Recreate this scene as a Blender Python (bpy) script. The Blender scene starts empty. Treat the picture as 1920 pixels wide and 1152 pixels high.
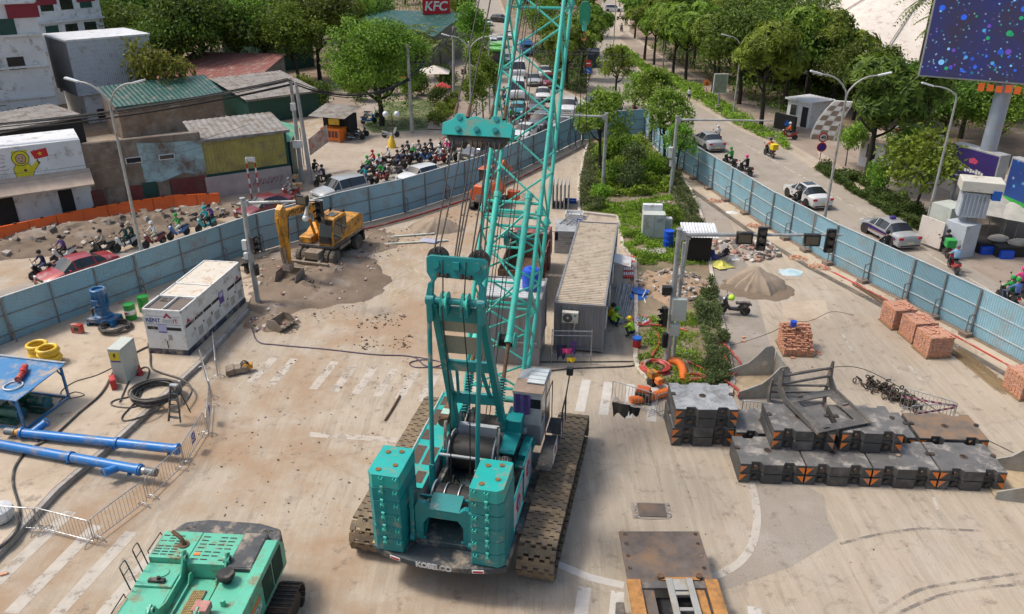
import bpy, math, random
from mathutils import Vector, Matrix

# ------------------------------------------------------------------ camera, world, sun, exposure
SC = bpy.context.scene
COL = SC.collection
PI = math.pi
def R(a): return math.radians(a)
CAM_H, PITCH, FOC = 19.2, 25.5, 1490.0
_cd = bpy.data.cameras.new("camera"); cam = bpy.data.objects.new("camera", _cd); COL.objects.link(cam)
cam.location = (0, 0, CAM_H); cam.rotation_euler = (R(90 - PITCH), 0, 0)
_cd.sensor_width = 36.0; _cd.lens = 36.0 * FOC / 1920.0; _cd.clip_end = 3000; _cd.clip_start = 0.1
SC.camera = cam
W = bpy.data.worlds.new("World"); SC.world = W; W.use_nodes = True
_nt = W.node_tree
SUN_EL, SUN_AZ = 58.0, -78.0       # azimuth: degrees clockwise from +Y (away from the camera)
_sky = _nt.nodes.new("ShaderNodeTexSky"); _sky.sky_type = 'NISHITA'; _sky.sun_disc = False
_sky.sun_elevation = R(SUN_EL); _sky.sun_rotation = R(SUN_AZ)
_sky.air_density = 1.3; _sky.dust_density = 4.5; _sky.ozone_density = 1.0
_bg = _nt.nodes["Background"]; _nt.links.new(_sky.outputs[0], _bg.inputs[0]); _bg.inputs[1].default_value = 0.115
_sl = bpy.data.lights.new("sun", 'SUN'); _sl.energy = 2.0; _sl.angle = R(11); _sl.color = (1.0, 0.95, 0.87)
sun = bpy.data.objects.new("sun", _sl); COL.objects.link(sun)
_d = Vector((math.sin(R(SUN_AZ)) * math.cos(R(SUN_EL)), math.cos(R(SUN_AZ)) * math.cos(R(SUN_EL)), math.sin(R(SUN_EL))))
sun.rotation_euler = _d.to_track_quat('Z', 'Y').to_euler(); sun.location = (0, 0, 60)
SC.view_settings.view_transform = 'Standard'; SC.view_settings.look = 'None'
SC.view_settings.exposure = 0.5; SC.view_settings.gamma = 1.0
SC.cycles.max_bounces = 6; SC.cycles.diffuse_bounces = 3; SC.cycles.transparent_max_bounces = 8
SC.cycles.use_adaptive_sampling = True; SC.cycles.adaptive_threshold = .02
try: SC.cycles.use_denoising = True
except Exception: pass

# ------------------------------------------------------------------ helpers
_S, _C = math.sin(R(PITCH)), math.cos(R(PITCH))
def at(x, y, z=0.0):
    """photo pixel (1920 x 1152) -> the point of the place at height z"""
    k = (y - 576) / FOC; h = (x - 960) / FOC
    d = (CAM_H - z) / (_S + k * _C)
    return Vector((h * d, d * (_C - k * _S), z))
def head(p, q):
    """heading in degrees clockwise from +Y of the ground line p -> q"""
    return math.degrees(math.atan2(q[0] - p[0], q[1] - p[1]))
rnd = random.Random(7)
def V(*a): return Vector(a)

class MB:
    """collects faces; build() links them as one mesh object"""
    def __init__(s): s.v = []; s.f = []; s.m = []; s.T = None; s.mi = 0
    def add(s, vs, fs):
        n = len(s.v)
        if s.T is not None: vs = [s.T @ Vector(v) for v in vs]
        s.v.extend([tuple(v) for v in vs]); s.f.extend([tuple(i + n for i in f) for f in fs]); s.m.extend([s.mi] * len(fs))
        return s
    def bx(s, x0, x1, y0, y1, z0, z1):
        return s.add([(x0,y0,z0),(x1,y0,z0),(x1,y1,z0),(x0,y1,z0),(x0,y0,z1),(x1,y0,z1),(x1,y1,z1),(x0,y1,z1)],
              [(0,3,2,1),(4,5,6,7),(0,1,5,4),(1,2,6,5),(2,3,7,6),(3,0,4,7)])
    def box(s, c, size, rz=0, rx=0, ry=0):
        M_ = Matrix.Translation(Vector(c)) @ Matrix.Rotation(rz,4,'Z') @ Matrix.Rotation(ry,4,'Y') @ Matrix.Rotation(rx,4,'X')
        a, b, d = size[0]/2, size[1]/2, size[2]/2
        vs = [M_ @ Vector(p) for p in ((-a,-b,-d),(a,-b,-d),(a,b,-d),(-a,b,-d),(-a,-b,d),(a,-b,d),(a,b,d),(-a,b,d))]
        return s.add(vs, [(0,3,2,1),(4,5,6,7),(0,1,5,4),(1,2,6,5),(2,3,7,6),(3,0,4,7)])
    def bar(s, p, q, w, h=None, up=(0,0,1)):
        """square bar from p to q"""
        h = h or w; p = Vector(p); q = Vector(q); d = (q - p).normalized(); u = Vector(up)
        if abs(d.dot(u)) > .98: u = Vector((1,0,0))
        sd = d.cross(u).normalized(); u = sd.cross(d)
        vs = []
        for e in (p, q):
            for a, b in ((-1,-1),(1,-1),(1,1),(-1,1)): vs.append(e + sd*(a*w/2) + u*(b*h/2))
        return s.add(vs, [(0,1,2,3),(7,6,5,4),(0,4,5,1),(1,5,6,2),(2,6,7,3),(3,7,4,0)])
    def cyl(s, p, q, r, r2=None, n=10, caps=True):
        r2 = r if r2 is None else r2; p = Vector(p); q = Vector(q); d = (q - p).normalized()
        u = Vector((0,0,1)) if abs(d.z) < .95 else Vector((1,0,0))
        a = d.cross(u).normalized(); b = a.cross(d)
        vs = []
        for e, rr in ((p, r), (q, r2)):
            for i in range(n):
                t = 2*PI*i/n; vs.append(e + a*(math.cos(t)*rr) + b*(math.sin(t)*rr))
        fs = [(i, i+n, (i+1)%n+n, (i+1)%n) for i in range(n)]
        if caps: fs += [tuple(range(n)), tuple(range(2*n-1, n-1, -1))]
        return s.add(vs, fs)
    def tube(s, pts, r, n=6, closed=False):
        pts = [Vector(p) for p in pts]; m = len(pts); vs = []; fs = []; pu = None
        for i, p in enumerate(pts):
            if closed: d = pts[(i+1)%m] - pts[i-1]
            else: d = pts[min(i+1,m-1)] - pts[max(i-1,0)]
            d = d.normalized() if d.length > 1e-9 else Vector((0,0,1))
            if pu is None:
                u = Vector((0,0,1)) if abs(d.z) < .9 else Vector((1,0,0)); pu = (u - d*u.dot(d)).normalized()
            else:
                pu = pu - d*pu.dot(d)
                pu = pu.normalized() if pu.length > 1e-6 else d.orthogonal().normalized()
            b = d.cross(pu); rr = r[i] if isinstance(r, (list, tuple)) else r
            for k in range(n):
                t = 2*PI*k/n; vs.append(p + pu*(math.cos(t)*rr) + b*(math.sin(t)*rr))
        for i in range(m if closed else m-1):
            a0, b0 = i*n, ((i+1)%m)*n
            for k in range(n): fs.append((a0+k, a0+(k+1)%n, b0+(k+1)%n, b0+k))
        if not closed: fs += [tuple(range(n-1,-1,-1)), tuple(range((m-1)*n, m*n))]
        return s.add(vs, fs)
    def prism(s, poly, axis, a, b):
        """extrude a polygon: axis 'x' takes (y,z) points, 'y' takes (x,z), 'z' takes (x,y)"""
        n = len(poly); vs = []
        for t in (a, b):
            for p, q in poly: vs.append((t,p,q) if axis == 'x' else (p,t,q) if axis == 'y' else (p,q,t))
        fs = [tuple(range(n)), tuple(range(2*n-1,n-1,-1))] + [(i, i+n, (i+1)%n+n, (i+1)%n) for i in range(n)]
        return s.add(vs, fs)
    def ball(s, c, r, nu=10, nv=6):
        c = Vector(c); r = (r,r,r) if not isinstance(r, (tuple,list)) else r; vs = [c + Vector((0,0,-r[2]))]; fs = []
        for j in range(1, nv):
            f = -PI/2 + PI*j/nv
            for i in range(nu):
                t = 2*PI*i/nu; vs.append(c + Vector((r[0]*math.cos(f)*math.cos(t), r[1]*math.cos(f)*math.sin(t), r[2]*math.sin(f))))
        vs.append(c + Vector((0,0,r[2]))); last = len(vs)-1
        for i in range(nu):
            fs.append((0, 1+(i+1)%nu, 1+i)); fs.append((last, last-nu+i, last-nu+(i+1)%nu))
        for j in range(nv-2):
            a0 = 1+j*nu; b0 = a0+nu
            for i in range(nu): fs.append((a0+i, a0+(i+1)%nu, b0+(i+1)%nu, b0+i))
        return s.add(vs, fs)
    def rock(s, c, sz, rr):
        a, b, d = sz[0]/2, sz[1]/2, sz[2]/2; q = Matrix.Rotation(rr.uniform(0,6),4,'Z') @ Matrix.Rotation(rr.uniform(-.7,.7),4,'X'); c = Vector(c); j = lambda: rr.uniform(.45,1.15)
        return s.add([c + q @ Vector((x*a*j(),y*b*j(),z*d*j())) for x,y,z in ((-1,-1,-1),(1,-1,-1),(1,1,-1),(-1,1,-1),(-1,-1,1),(1,-1,1),(1,1,1),(-1,1,1))], [(0,3,2,1),(4,5,6,7),(0,1,5,4),(1,2,6,5),(2,3,7,6),(3,0,4,7)])
    def lathe(s, prof, c=(0,0,0), n=14, axis='z'):
        c = Vector(c); m = len(prof); vs = []; fs = []
        for r, z in prof:
            for i in range(n):
                t = 2*PI*i/n; x, y = r*math.cos(t), r*math.sin(t)
                vs.append(c + (Vector((x,y,z)) if axis == 'z' else Vector((z,x,y)) if axis == 'x' else Vector((y,z,x))))
        for j in range(m-1):
            for i in range(n): fs.append((j*n+i, j*n+(i+1)%n, (j+1)*n+(i+1)%n, (j+1)*n+i))
        fs += [tuple(range(n-1,-1,-1)), tuple(range((m-1)*n, m*n))]
        return s.add(vs, fs)
    def ring(s, c, Rr, r, n=24, k=7, axis='z', sq=1.0):
        pts = []
        for i in range(n):
            t = 2*PI*i/n; a, b = Rr*math.cos(t), Rr*sq*math.sin(t)
            o = (a,b,0) if axis == 'z' else (0,a,b) if axis == 'x' else (a,0,b)
            pts.append(Vector(c) + Vector(o))
        return s.tube(pts, r, k, True)
    def quad(s, a, b, c, d): return s.add([a,b,c,d], [(0,1,2,3)])
    def mesh(s, name, mats):
        me = bpy.data.meshes.new(name); me.from_pydata(s.v, [], s.f)
        if not isinstance(mats, (list, tuple)): mats = [mats]
        for m in mats: me.materials.append(m)
        if len(mats) > 1: me.polygons.foreach_set("material_index", s.m)
        return me
    def build(s, name, mats, parent=None, sharp=35, bev=0, seg=2, kind=None, loc=None):
        me = s.mesh(name, mats)
        if sharp:
            me.polygons.foreach_set("use_smooth", [True]*len(me.polygons))
            me.set_sharp_from_angle(angle=R(sharp))
        me.update()
        o = link(name, me, parent)
        if bev:
            b = o.modifiers.new("bevel", 'BEVEL'); b.width = bev; b.segments = seg; b.limit_method = 'ANGLE'; b.angle_limit = R(40)
            b.harden_normals = True
        if kind: o["kind"] = kind
        if loc is not None: o.location = loc
        return o

def link(name, data, parent=None, loc=None, rz=None):
    o = bpy.data.objects.new(name, data); COL.objects.link(o)
    if parent is not None: o.parent = parent
    if loc is not None: o.location = loc
    if rz is not None: o.rotation_euler = (0,0,rz)
    return o
def tag(o, label, cat=None, group=None, kind=None):
    if label: o["label"] = label
    if cat: o["category"] = cat
    if group: o["group"] = group
    if kind: o["kind"] = kind
    return o
def thing(name, label, cat, loc=(0,0,0), hd=0, group=None):
    """an Empty at the base; hd = heading of its +y axis, degrees clockwise from +Y"""
    o = link(name, None, None, loc, -R(hd)); o.empty_display_size = .3
    return tag(o, label, cat, group)
def struct(o): o["kind"] = "structure"; return o
_kids = {}
def copy_tree(o, parent=None, swap=None):
    c = o.copy(); COL.objects.link(c); c.parent = parent
    for ch in list(o.children): copy_tree(ch, c)
    return c
def setmat(o, i, m):
    o.material_slots[i].link = 'OBJECT'; o.material_slots[i].material = m
def text_part(name, s, size, mat, parent, M_, extrude=.004, bold=0.0, spacing=1.0, align='CENTER', kind=None):
    """flat lettering turned into a mesh"""
    cu = bpy.data.curves.new(name, 'FONT'); cu.body = s; cu.size = size; cu.extrude = extrude; cu.align_x = align; cu.align_y = 'CENTER'
    cu.offset = bold; cu.space_character = spacing; cu.resolution_u = 3
    t = bpy.data.objects.new(name, cu); COL.objects.link(t)
    dg = bpy.context.evaluated_depsgraph_get(); dg.update()
    me = bpy.data.meshes.new_from_object(t.evaluated_get(dg)); bpy.data.objects.remove(t)
    me.materials.clear(); me.materials.append(mat); me.transform(M_)
    return link(name, me, parent)
def frame(o, x, y):
    """matrix whose x,y axes are the given vectors (lettering plane)"""
    x = Vector(x).normalized(); y = Vector(y).normalized(); z = x.cross(y)
    return Matrix(((x.x,y.x,z.x,o[0]),(x.y,y.y,z.y,o[1]),(x.z,y.z,z.z,o[2]),(0,0,0,1)))

# ------------------------------------------------------------------ materials
def srgb(r, g, b):
    f = lambda c: (c/255/12.92) if c/255 <= .04045 else ((c/255+.055)/1.055)**2.4
    return (f(r), f(g), f(b))
_mats = {}
class NT:
    def __init__(s, m): s.t = m.node_tree; s.n = s.t.nodes; s.l = s.t.links
    def new(s, ty, **kw):
        n = s.n.new("ShaderNode"+ty)
        for k, v in kw.items(): setattr(n, k, v)
        return n
    def link(s, a, b): s.l.new(a, b)
    def noise(s, vec, scale, det=4, rough=.6, out=0):
        n = s.new("TexNoise"); n.inputs["Scale"].default_value = scale; n.inputs["Detail"].default_value = det
        n.inputs["Roughness"].default_value = rough; s.link(vec, n.inputs["Vector"]); return n.outputs[out]
    def ramp(s, fac, lo, hi, a=(0,0,0), b=(1,1,1)):
        r = s.new("ValToRGB"); r.color_ramp.elements[0].position = lo; r.color_ramp.elements[1].position = hi
        r.color_ramp.elements[0].color = (*a,1); r.color_ramp.elements[1].color = (*b,1); s.link(fac, r.inputs[0]); return r.outputs[0]
    def mix(s, fac, a, b, mode='MIX'):
        m = s.new("Mix"); m.data_type = 'RGBA'; m.blend_type = mode
        for v, i in ((fac,0),(a,6),(b,7)):
            if hasattr(v, "links"): s.link(v, m.inputs[i])
            elif i == 0: m.inputs[0].default_value = v
            else: m.inputs[i].default_value = (*v[:3],1)
        return m.outputs[2]
    def math(s, op, a, b=None):
        m = s.new("Math"); m.operation = op
        for i, v in enumerate((a, b)):
            if v is None: continue
            if hasattr(v, "links"): s.link(v, m.inputs[i])
            else: m.inputs[i].default_value = v
        return m.outputs[0]
def mat(name, col, rough=.6, metal=0.0, var=.12, scale=2.0, dirt=None, amt=.5, dscale=1.2, bump=0.0, bscale=30, emit=0, alpha=1.0, world=False, spec=.5, coat=0, ov=0):
    """painted or raw surface: base colour, uneven tone, patches of dirt or rust, fine relief"""
    if name in _mats: return _mats[name]
    m = bpy.data.materials.new(name); m.use_nodes = True; t = NT(m); b = t.n["Principled BSDF"]
    b.inputs["Roughness"].default_value = rough; b.inputs["Metallic"].default_value = metal
    b.inputs["Specular IOR Level"].default_value = spec
    if coat: b.inputs["Coat Weight"].default_value = coat; b.inputs["Coat Roughness"].default_value = .08
    tc = t.new("TexCoord")
    if world:
        g = t.new("NewGeometry"); vec = g.outputs["Position"]
    else:
        oi = t.new("ObjectInfo"); mu = t.new("VectorMath", operation='SCALE'); mu.inputs[0].default_value = (37,53,71)
        t.link(oi.outputs["Random"], mu.inputs["Scale"])
        ad = t.new("VectorMath", operation='ADD'); t.link(tc.outputs["Object"], ad.inputs[0]); t.link(mu.outputs[0], ad.inputs[1]); vec = ad.outputs[0]
    c = None
    if var:
        n = t.noise(vec, scale, 3, .65)
        c = t.ramp(n, .3, .72, tuple(x*(1-var) for x in col), tuple(min(1, x*(1+var)) for x in col))
    if dirt is not None:
        n2 = t.noise(vec, dscale, 5, .75); mk = t.ramp(n2, .62-amt*.35, .72-amt*.12)
        c = t.mix(mk, c if c is not None else col, dirt)
        rr = t.math('MULTIPLY_ADD', mk, .25); rr.node.inputs[2].default_value = rough; t.link(rr, b.inputs["Roughness"])
    if ov:
        mr = t.new('MapRange'); mr.inputs[3].default_value = 1-ov; mr.inputs[4].default_value = 1+ov; t.link(oi.outputs['Random'], mr.inputs[0]); hs = t.new('HueSaturation'); t.link(mr.outputs[0], hs.inputs['Value']); t.link(c, hs.inputs['Color']); c = hs.outputs[0]
    if c is None: b.inputs["Base Color"].default_value = (*col,1)
    else: t.link(c, b.inputs["Base Color"])
    if bump:
        n4 = t.noise(vec, bscale, 3, .7); bp = t.new("Bump"); bp.inputs["Strength"].default_value = bump; bp.inputs["Distance"].default_value = .02
        t.link(n4, bp.inputs["Height"]); t.link(bp.outputs[0], b.inputs["Normal"])
    if emit:
        b.inputs["Emission Color"].default_value = (*col,1); b.inputs["Emission Strength"].default_value = emit
    if alpha < 1: b.inputs["Alpha"].default_value = alpha
    _mats[name] = m; return m
DUST = (.36,.29,.22); RUST = (.22,.085,.03)
def paint(name, col, dirt=DUST, amt=.35, rough=.42, **k): return mat(name, col, rough, 0, k.pop('var',.08), k.pop('scale',1.5), dirt, amt, **k)
m_teal = paint("crane teal paint", (.006,.20,.205), DUST, .12)
m_teal_lit_w = paint("weathered sunlit teal paint", (.014,.36,.325), (.30,.17,.07), .25, dscale=1.6)  # brown weathering, plus a lighter teal that paints in daylight on upper surfaces
m_mint = paint("mint lattice paint", (.055,.47,.385), (.10,.26,.21), .3)
m_tdark = paint("dark teal grey steel", (.03,.055,.062), DUST, .35, rough=.55)
m_black = mat("black rubber", (.018,.018,.019), .7, 0, .25, 4, DUST, .25)
m_dsteel = mat("dark steel", (.055,.05,.046), .5, .4, .3, 5, (.16,.10,.06), .4)
m_rope = mat("greased wire rope", (.022,.02,.019), .55, .3, .4, 12)
m_steel = mat("galvanised steel", (.42,.43,.44), .42, .75, .18, 3, (.22,.19,.16), .25)
m_pole = mat("grey painted pole", (.36,.37,.37), .5, .2, .15, 2, (.2,.18,.15), .3)
m_rusty = mat("rusty brown steel", (.10,.055,.032), .75, .2, .35, 4, (.20,.12,.07), .5, bump=.2)
m_white = paint("white paint", (.66,.66,.64), (.33,.27,.2), .28)
m_chrome = mat("chrome rod", (.6,.6,.6), .2, 1.0, .05)
m_glass = mat("dark glass", (.018,.022,.025), .08, 0, .1, 2, spec=.8)
m_lglass = mat("pale glass", (.10,.13,.14), .1, 0, .1, 2, spec=.8)
m_redlamp = mat("red lamp glass", (.45,.012,.015), .25, 0, .1)
m_orange = paint("orange marking paint", (.78,.19,.02), DUST, .25)
m_skin = mat("skin", (.42,.24,.16), .6, 0, .06)
# ================================================================== the ground, roads, pavements, markings
def ground_mat(name, a, b, dirt, dirtamt, left=False, speck=.25, streak=.35, cracks=False):
    m = bpy.data.materials.new(name); m.use_nodes = True; t = NT(m); bs = t.n["Principled BSDF"]
    g = t.new("NewGeometry"); P = g.outputs["Position"]
    n1 = t.new("TexNoise"); n1.inputs["Scale"].default_value = .3; n1.inputs["Detail"].default_value = 5; n1.inputs["Roughness"].default_value = .66; t.link(P, n1.inputs["Vector"])
    sp = t.new("SeparateColor"); t.link(n1.outputs["Color"], sp.inputs[0]); A, B, D = sp.outputs
    c = t.mix(t.ramp(A, .36, .64), a, b)
    # tyre-dragged streaks along the two driving directions of the site
    for ang, w in ((11, streak), (-38, streak*.8)):
        mp = t.new("Mapping"); mp.inputs["Rotation"].default_value = (0,0,R(ang)); mp.inputs["Scale"].default_value = (1.5, .1, 1)
        t.link(P, mp.inputs["Vector"]); n = t.noise(mp.outputs[0], 1.0, 4, .7)
        c = t.mix(t.math('MULTIPLY', t.ramp(n, .48, .66), w), c, tuple(x*.66 for x in a))
        c = t.mix(t.math('MULTIPLY', t.ramp(n, .46, .3), w*.7), c, tuple(min(1,x*1.22) for x in b))
    mk = t.math('MULTIPLY', t.ramp(B, .41, .6), dirtamt)
    if left:
        sx = t.new("SeparateXYZ"); t.link(P, sx.inputs[0]); mr = t.new("MapRange"); mr.interpolation_type = 'SMOOTHSTEP'
        for i, v in ((1, 4.5), (2, -6.0), (3, .15), (4, 1.0)): mr.inputs[i].default_value = v
        t.link(sx.outputs[0], mr.inputs[0]); mk = t.math('MULTIPLY', mk, mr.outputs[0])
    c = t.mix(mk, c, dirt)
    n2 = t.new("TexNoise"); n2.inputs["Scale"].default_value = 1.3; n2.inputs["Detail"].default_value = 5; n2.inputs["Roughness"].default_value = .75; t.link(P, n2.inputs["Vector"])
    s2 = t.new("SeparateColor"); t.link(n2.outputs["Color"], s2.inputs[0])
    c = t.mix(t.math('MULTIPLY', t.ramp(s2.outputs[0], .57, .68), .55), c, (.12,.095,.075))       # mud and oil spots
    c = t.mix(t.math('MULTIPLY', t.ramp(D, .55, .7), .4), c, (.49,.45,.405))                         # cement dust
    f = t.noise(P, 22, 3, .8); c = t.mix(t.math('MULTIPLY', t.ramp(f, .38, .72), speck), c, (.16,.14,.12))
    if cracks:
        vo = t.new("TexVoronoi"); vo.feature = 'DISTANCE_TO_EDGE'; vo.inputs["Scale"].default_value = .14
        sc2 = t.new("VectorMath", operation='MULTIPLY_ADD'); t.link(n2.outputs["Color"], sc2.inputs[0]); sc2.inputs[1].default_value = (1.3,1.3,0); t.link(P, sc2.inputs[2]); t.link(sc2.outputs[0], vo.inputs["Vector"])
        c = t.mix(t.math('MULTIPLY', t.ramp(vo.outputs["Distance"], .0, .006, (1,1,1), (0,0,0)), .3), c, (.16,.13,.11))
    t.link(c, bs.inputs["Base Color"]); bs.inputs["Roughness"].default_value = .92; bs.inputs["Specular IOR Level"].default_value = .2
    bp = t.new("Bump"); bp.inputs["Strength"].default_value = .4; bp.inputs["Distance"].default_value = .03
    t.link(t.math('ADD', f, t.math('MULTIPLY', s2.outputs[1], 2.0)), bp.inputs["Height"]); t.link(bp.outputs[0], bs.inputs["Normal"])
    return m
g_site = ground_mat("dusty site concrete", (.322,.266,.204), (.422,.358,.28), (.35,.238,.15), .9, True, .35, .55, True)
g_road = ground_mat("worn pale asphalt", (.275,.24,.20), (.34,.30,.255), (.34,.28,.22), .35, False, .25, .25)
g_pad = ground_mat("pale concrete pad", (.45,.365,.275), (.51,.425,.33), (.35,.265,.185), .6, False, .15, .15)
g_asph = ground_mat("coarse grey asphalt", (.285,.247,.205), (.345,.305,.26), (.35,.285,.22), .4, False, .6, .1)
g_pave = ground_mat("brown paving", (.28,.225,.18), (.34,.275,.225), (.24,.18,.14), .5, False, .3, .1)
g_dug = ground_mat("freshly dug soil", (.15,.108,.075), (.22,.162,.114), (.29,.22,.16), .5, False, .5, .1)
g_soil = ground_mat("brown soil", (.17,.115,.075), (.235,.165,.11), (.29,.215,.15), .6, False, .5, .1)
g_lawn = mat("dry lawn", (.12,.15,.055), .95, 0, .25, .8, (.22,.19,.11), .4, .5, .4, 20, world=True)
g_kerb = mat("pale kerb stone", (.50,.45,.39), .85, 0, .15, 2, (.26,.21,.16), .4, bump=.2)
g_conc = mat("grey concrete", (.36,.33,.30), .9, 0, .2, 1.5, (.2,.17,.14), .4, bump=.3)
g_dark = mat("dark wet gutter", (.10,.085,.07), .9, 0, .3, 2, (.2,.16,.12), .5, bump=.4)

def sheet(name, pts, z, m, parent=None, kind="structure", px=True):
    b = MB(); ps = [(at(x, y, 0).xy if px else Vector((x, y))) for x, y in pts]
    b.add([(p.x, p.y, z) for p in ps], [tuple(range(len(ps)))])
    o = b.build(name, m, parent, sharp=0)
    if o.data.polygons[0].normal.z < 0: o.data.flip_normals()
    if kind and parent is None: o["kind"] = kind
    return o
def ribbon(pts, w, z, mb=None):
    """flat strip along world points"""
    mb = mb or MB(); vs = []; n = len(pts)
    for i, p in enumerate(pts):
        d = (Vector(pts[min(i+1,n-1)]) - Vector(pts[max(i-1,0)])); d = Vector((d.x, d.y, 0)).normalized(); s_ = Vector((d.y, -d.x, 0))*(w/2)
        vs += [(p[0]-s_.x, p[1]-s_.y, z), (p[0]+s_.x, p[1]+s_.y, z)]
    mb.add(vs, [(2*i, 2*i+1, 2*i+3, 2*i+2) for i in range(n-1)]); return mb
def pxs(*a, z=0.0): return [at(x, y, z) for x, y in a]
def smooth_path(pts, n=6):
    """Catmull-Rom through world points"""
    pts = [Vector(p) for p in pts]; out = []
    for i in range(len(pts)-1):
        p0, p1, p2, p3 = pts[max(i-1,0)], pts[i], pts[i+1], pts[min(i+2,len(pts)-1)]
        for k in range(n):
            t = k/n; out.append(.5*((2*p1) + (p2-p0)*t + (2*p0-5*p1+4*p2-p3)*t*t + (3*p1-p0-3*p2+p3)*t**3))
    out.append(pts[-1]); return out

struct(sheet("ground", [(-260,-30),(260,-30),(420,700),(-420,700)], 0, g_site, px=False))
# carriageways outside the hoarding
sheet("road", [(1206,252),(1250,285),(1445,425),(1660,560),(1930,700),(2100,760),(2100,640),(1920,565),(1745,447),(1650,387),(1530,322),(1480,287),(1385,243),(1305,197),(1247,163),(1205,139),(1150,93),(1143,60),(1150,20),(1158,-20),(1135,-20),(1122,40),(1118,78),(1112,130),(1095,190),(1088,214)], .004, g_road)
sheet("road", [(-300,760),(0,640),(280,535),(500,450),(700,408),(880,352),(1000,300),(1088,250),(1088,205),(1084,183),(1040,165),(985,100),(950,45),(925,-20),(850,-20),(862,40),(880,110),(890,200),(860,250),(800,300),(700,330),(560,375),(420,420),(220,475),(0,545),(-300,650)], .004, g_road)
sheet("forecourt", [(420,345),(480,300),(600,255),(700,240),(830,225),(860,250),(800,305),(640,345),(430,425)], .008, ground_mat("dusty forecourt", (.34,.28,.225), (.41,.345,.28), (.33,.25,.18), .5, False, .15, .2))
sheet("pavement", [(845,60),(866,60),(884,110),(893,200),(868,246),(800,244),(835,160)], .10, g_pave)
sheet("path", [(1172,62),(1212,90),(1262,124),(1330,160),(1400,190),(1440,215),(1530,262),(1535,300),(1440,245),(1360,205),(1290,170),(1225,128),(1190,97),(1160,70)], .008, g_pave)
sheet("forecourt", [(1440,215),(1530,230),(1640,290),(1760,350),(1920,420),(2100,520),(2100,640),(1920,560),(1800,490),(1745,440),(1690,395),(1560,300)], .012, g_pave)
sheet("terrain", [(-400,330),(150,260),(560,200),(640,150),(838,128),(838,-40),(-600,-40)], .006, g_soil)
sheet("terrain", [(1180,60),(1262,120),(1400,185),(1530,225),(1700,300),(1900,330),(2200,330),(2200,-60),(1185,-60)], .006, g_soil)
sheet("terrain", [(988,98),(1044,164),(1084,181),(1094,186),(1111,130),(1117,78),(1121,40),(1134,-20),(932,-20),(955,45)], .02, g_soil)
sheet("terrain", [(555,215),(640,150),(840,128),(850,172),(800,184),(718,190),(678,238),(640,232)], .008, g_pave)
# the raised concrete pad with the generator
PADZ = .26
pad = MB(); pp = [at(x, y, PADZ) for x, y in ((461,578),(372,676),(214,821),(102,914),(0,1022),(-220,1250))] + [at(x, y, PADZ) for x, y in ((-420,900),(-60,672),(110,604),(280,533),(450,480),(490,520))]
pad.prism([(p.x, p.y) for p in pp], 'z', 0, PADZ)
struct(pad.build("concrete_pad", [g_pad], sharp=20, bev=.03))
padedge = MB()
for a, b in zip(pp[:5], pp[1:6]):
    d = (b-a).normalized(); nrm = V(d.y, -d.x, 0)*(-1 if V(d.y,-d.x,0).x < 0 else 1)
    padedge.bar(a + nrm*.10 - V(0,0,.13), b + nrm*.10 - V(0,0,.13), .2, .25)
struct(padedge.build("kerb", g_conc, bev=.02))
# coarse asphalt lane and patch on the right of the site
sheet("asphalt_lane", [(1290,352),(1312,393),(1325,440),(1338,500),(1352,575),(1372,690),(1390,770),(1400,830),(1500,790),(1455,690),(1420,560),(1400,500),(1372,420),(1330,360)], .004, g_asph)
sheet("asphalt_patch", [(1405,900),(1500,905),(1545,930),(1552,975),(1572,1010),(1480,1065),(1350,1110),(1345,1085),(1395,1052),(1418,1000),(1424,950)], .004, g_asph)
# dark gutter and pale strip at the foot of the hoarding
FL = [at(x, y, 2.6) for x, y in ((-200,626),(0,559),(250,477),(480,401),(620,366),(755,336),(905,293),(1000,254),(1090,214))]
for p in FL: p.z = 0
FB = [at(1090,258), at(1208,253)]; FB[0] = FL[-1]
FR = [at(1208,253), at(1236,288), at(1335,355), at(1444,428), at(1560,495), at(1700,566), at(1820,628), at(1935,690), at(2100,775)]
def offset(pts, w):
    out = []
    for i, p in enumerate(pts):
        d = (pts[min(i+1,len(pts)-1)] - pts[max(i-1,0)]).normalized(); out.append(p + V(d.y, -d.x, 0)*w)
    return out
struct(ribbon(offset(FL, .55), 1.3, .012).build("kerb_strip", g_pad, sharp=0))
struct(ribbon(offset(FL[2:], 1.45), .55, .016).build("gutter", g_dark, sharp=0))
struct(ribbon(offset(FR, .75), 1.4, .012).build("kerb_strip", g_pad, sharp=0))
struct(ribbon(offset(FR, 1.75), .42, .016).build("gutter", g_dark, sharp=0))

struct(ribbon(offset(FR, .16), .3, .02).build("mud_strip", g_soil, sharp=0))
# ---- painted markings (worn)
def worn(name, col, cover):
    m = bpy.data.materials.new(name); m.use_nodes = True; t = NT(m); bs = t.n["Principled BSDF"]
    g = t.new("NewGeometry"); P = g.outputs["Position"]; n = t.noise(P, 1.6, 6, .75)
    t.link(t.mix(t.ramp(n, .35, .7), col, tuple(x*.75 for x in col)), bs.inputs["Base Color"])
    al = t.ramp(n, .40+cover*.35, .52+cover*.35, (1,1,1), (.12,.12,.12)); al = t.math('MULTIPLY', al, .9)
    t.link(al, bs.inputs["Alpha"]); bs.inputs["Roughness"].default_value = .9; return m
w_white = worn("worn white road paint", (.52,.46,.39), .32)
w_mid = worn("dusty white road paint", (.53,.475,.41), .4)
w_good = worn("white road paint", (.62,.58,.53), .5)
w_yel = worn("worn yellow road paint", (.55,.45,.27), .1)
HD = 11.0; hu = V(math.sin(R(HD)), math.cos(R(HD)), 0); hn = V(math.cos(R(HD)), -math.sin(R(HD)), 0)
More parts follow.
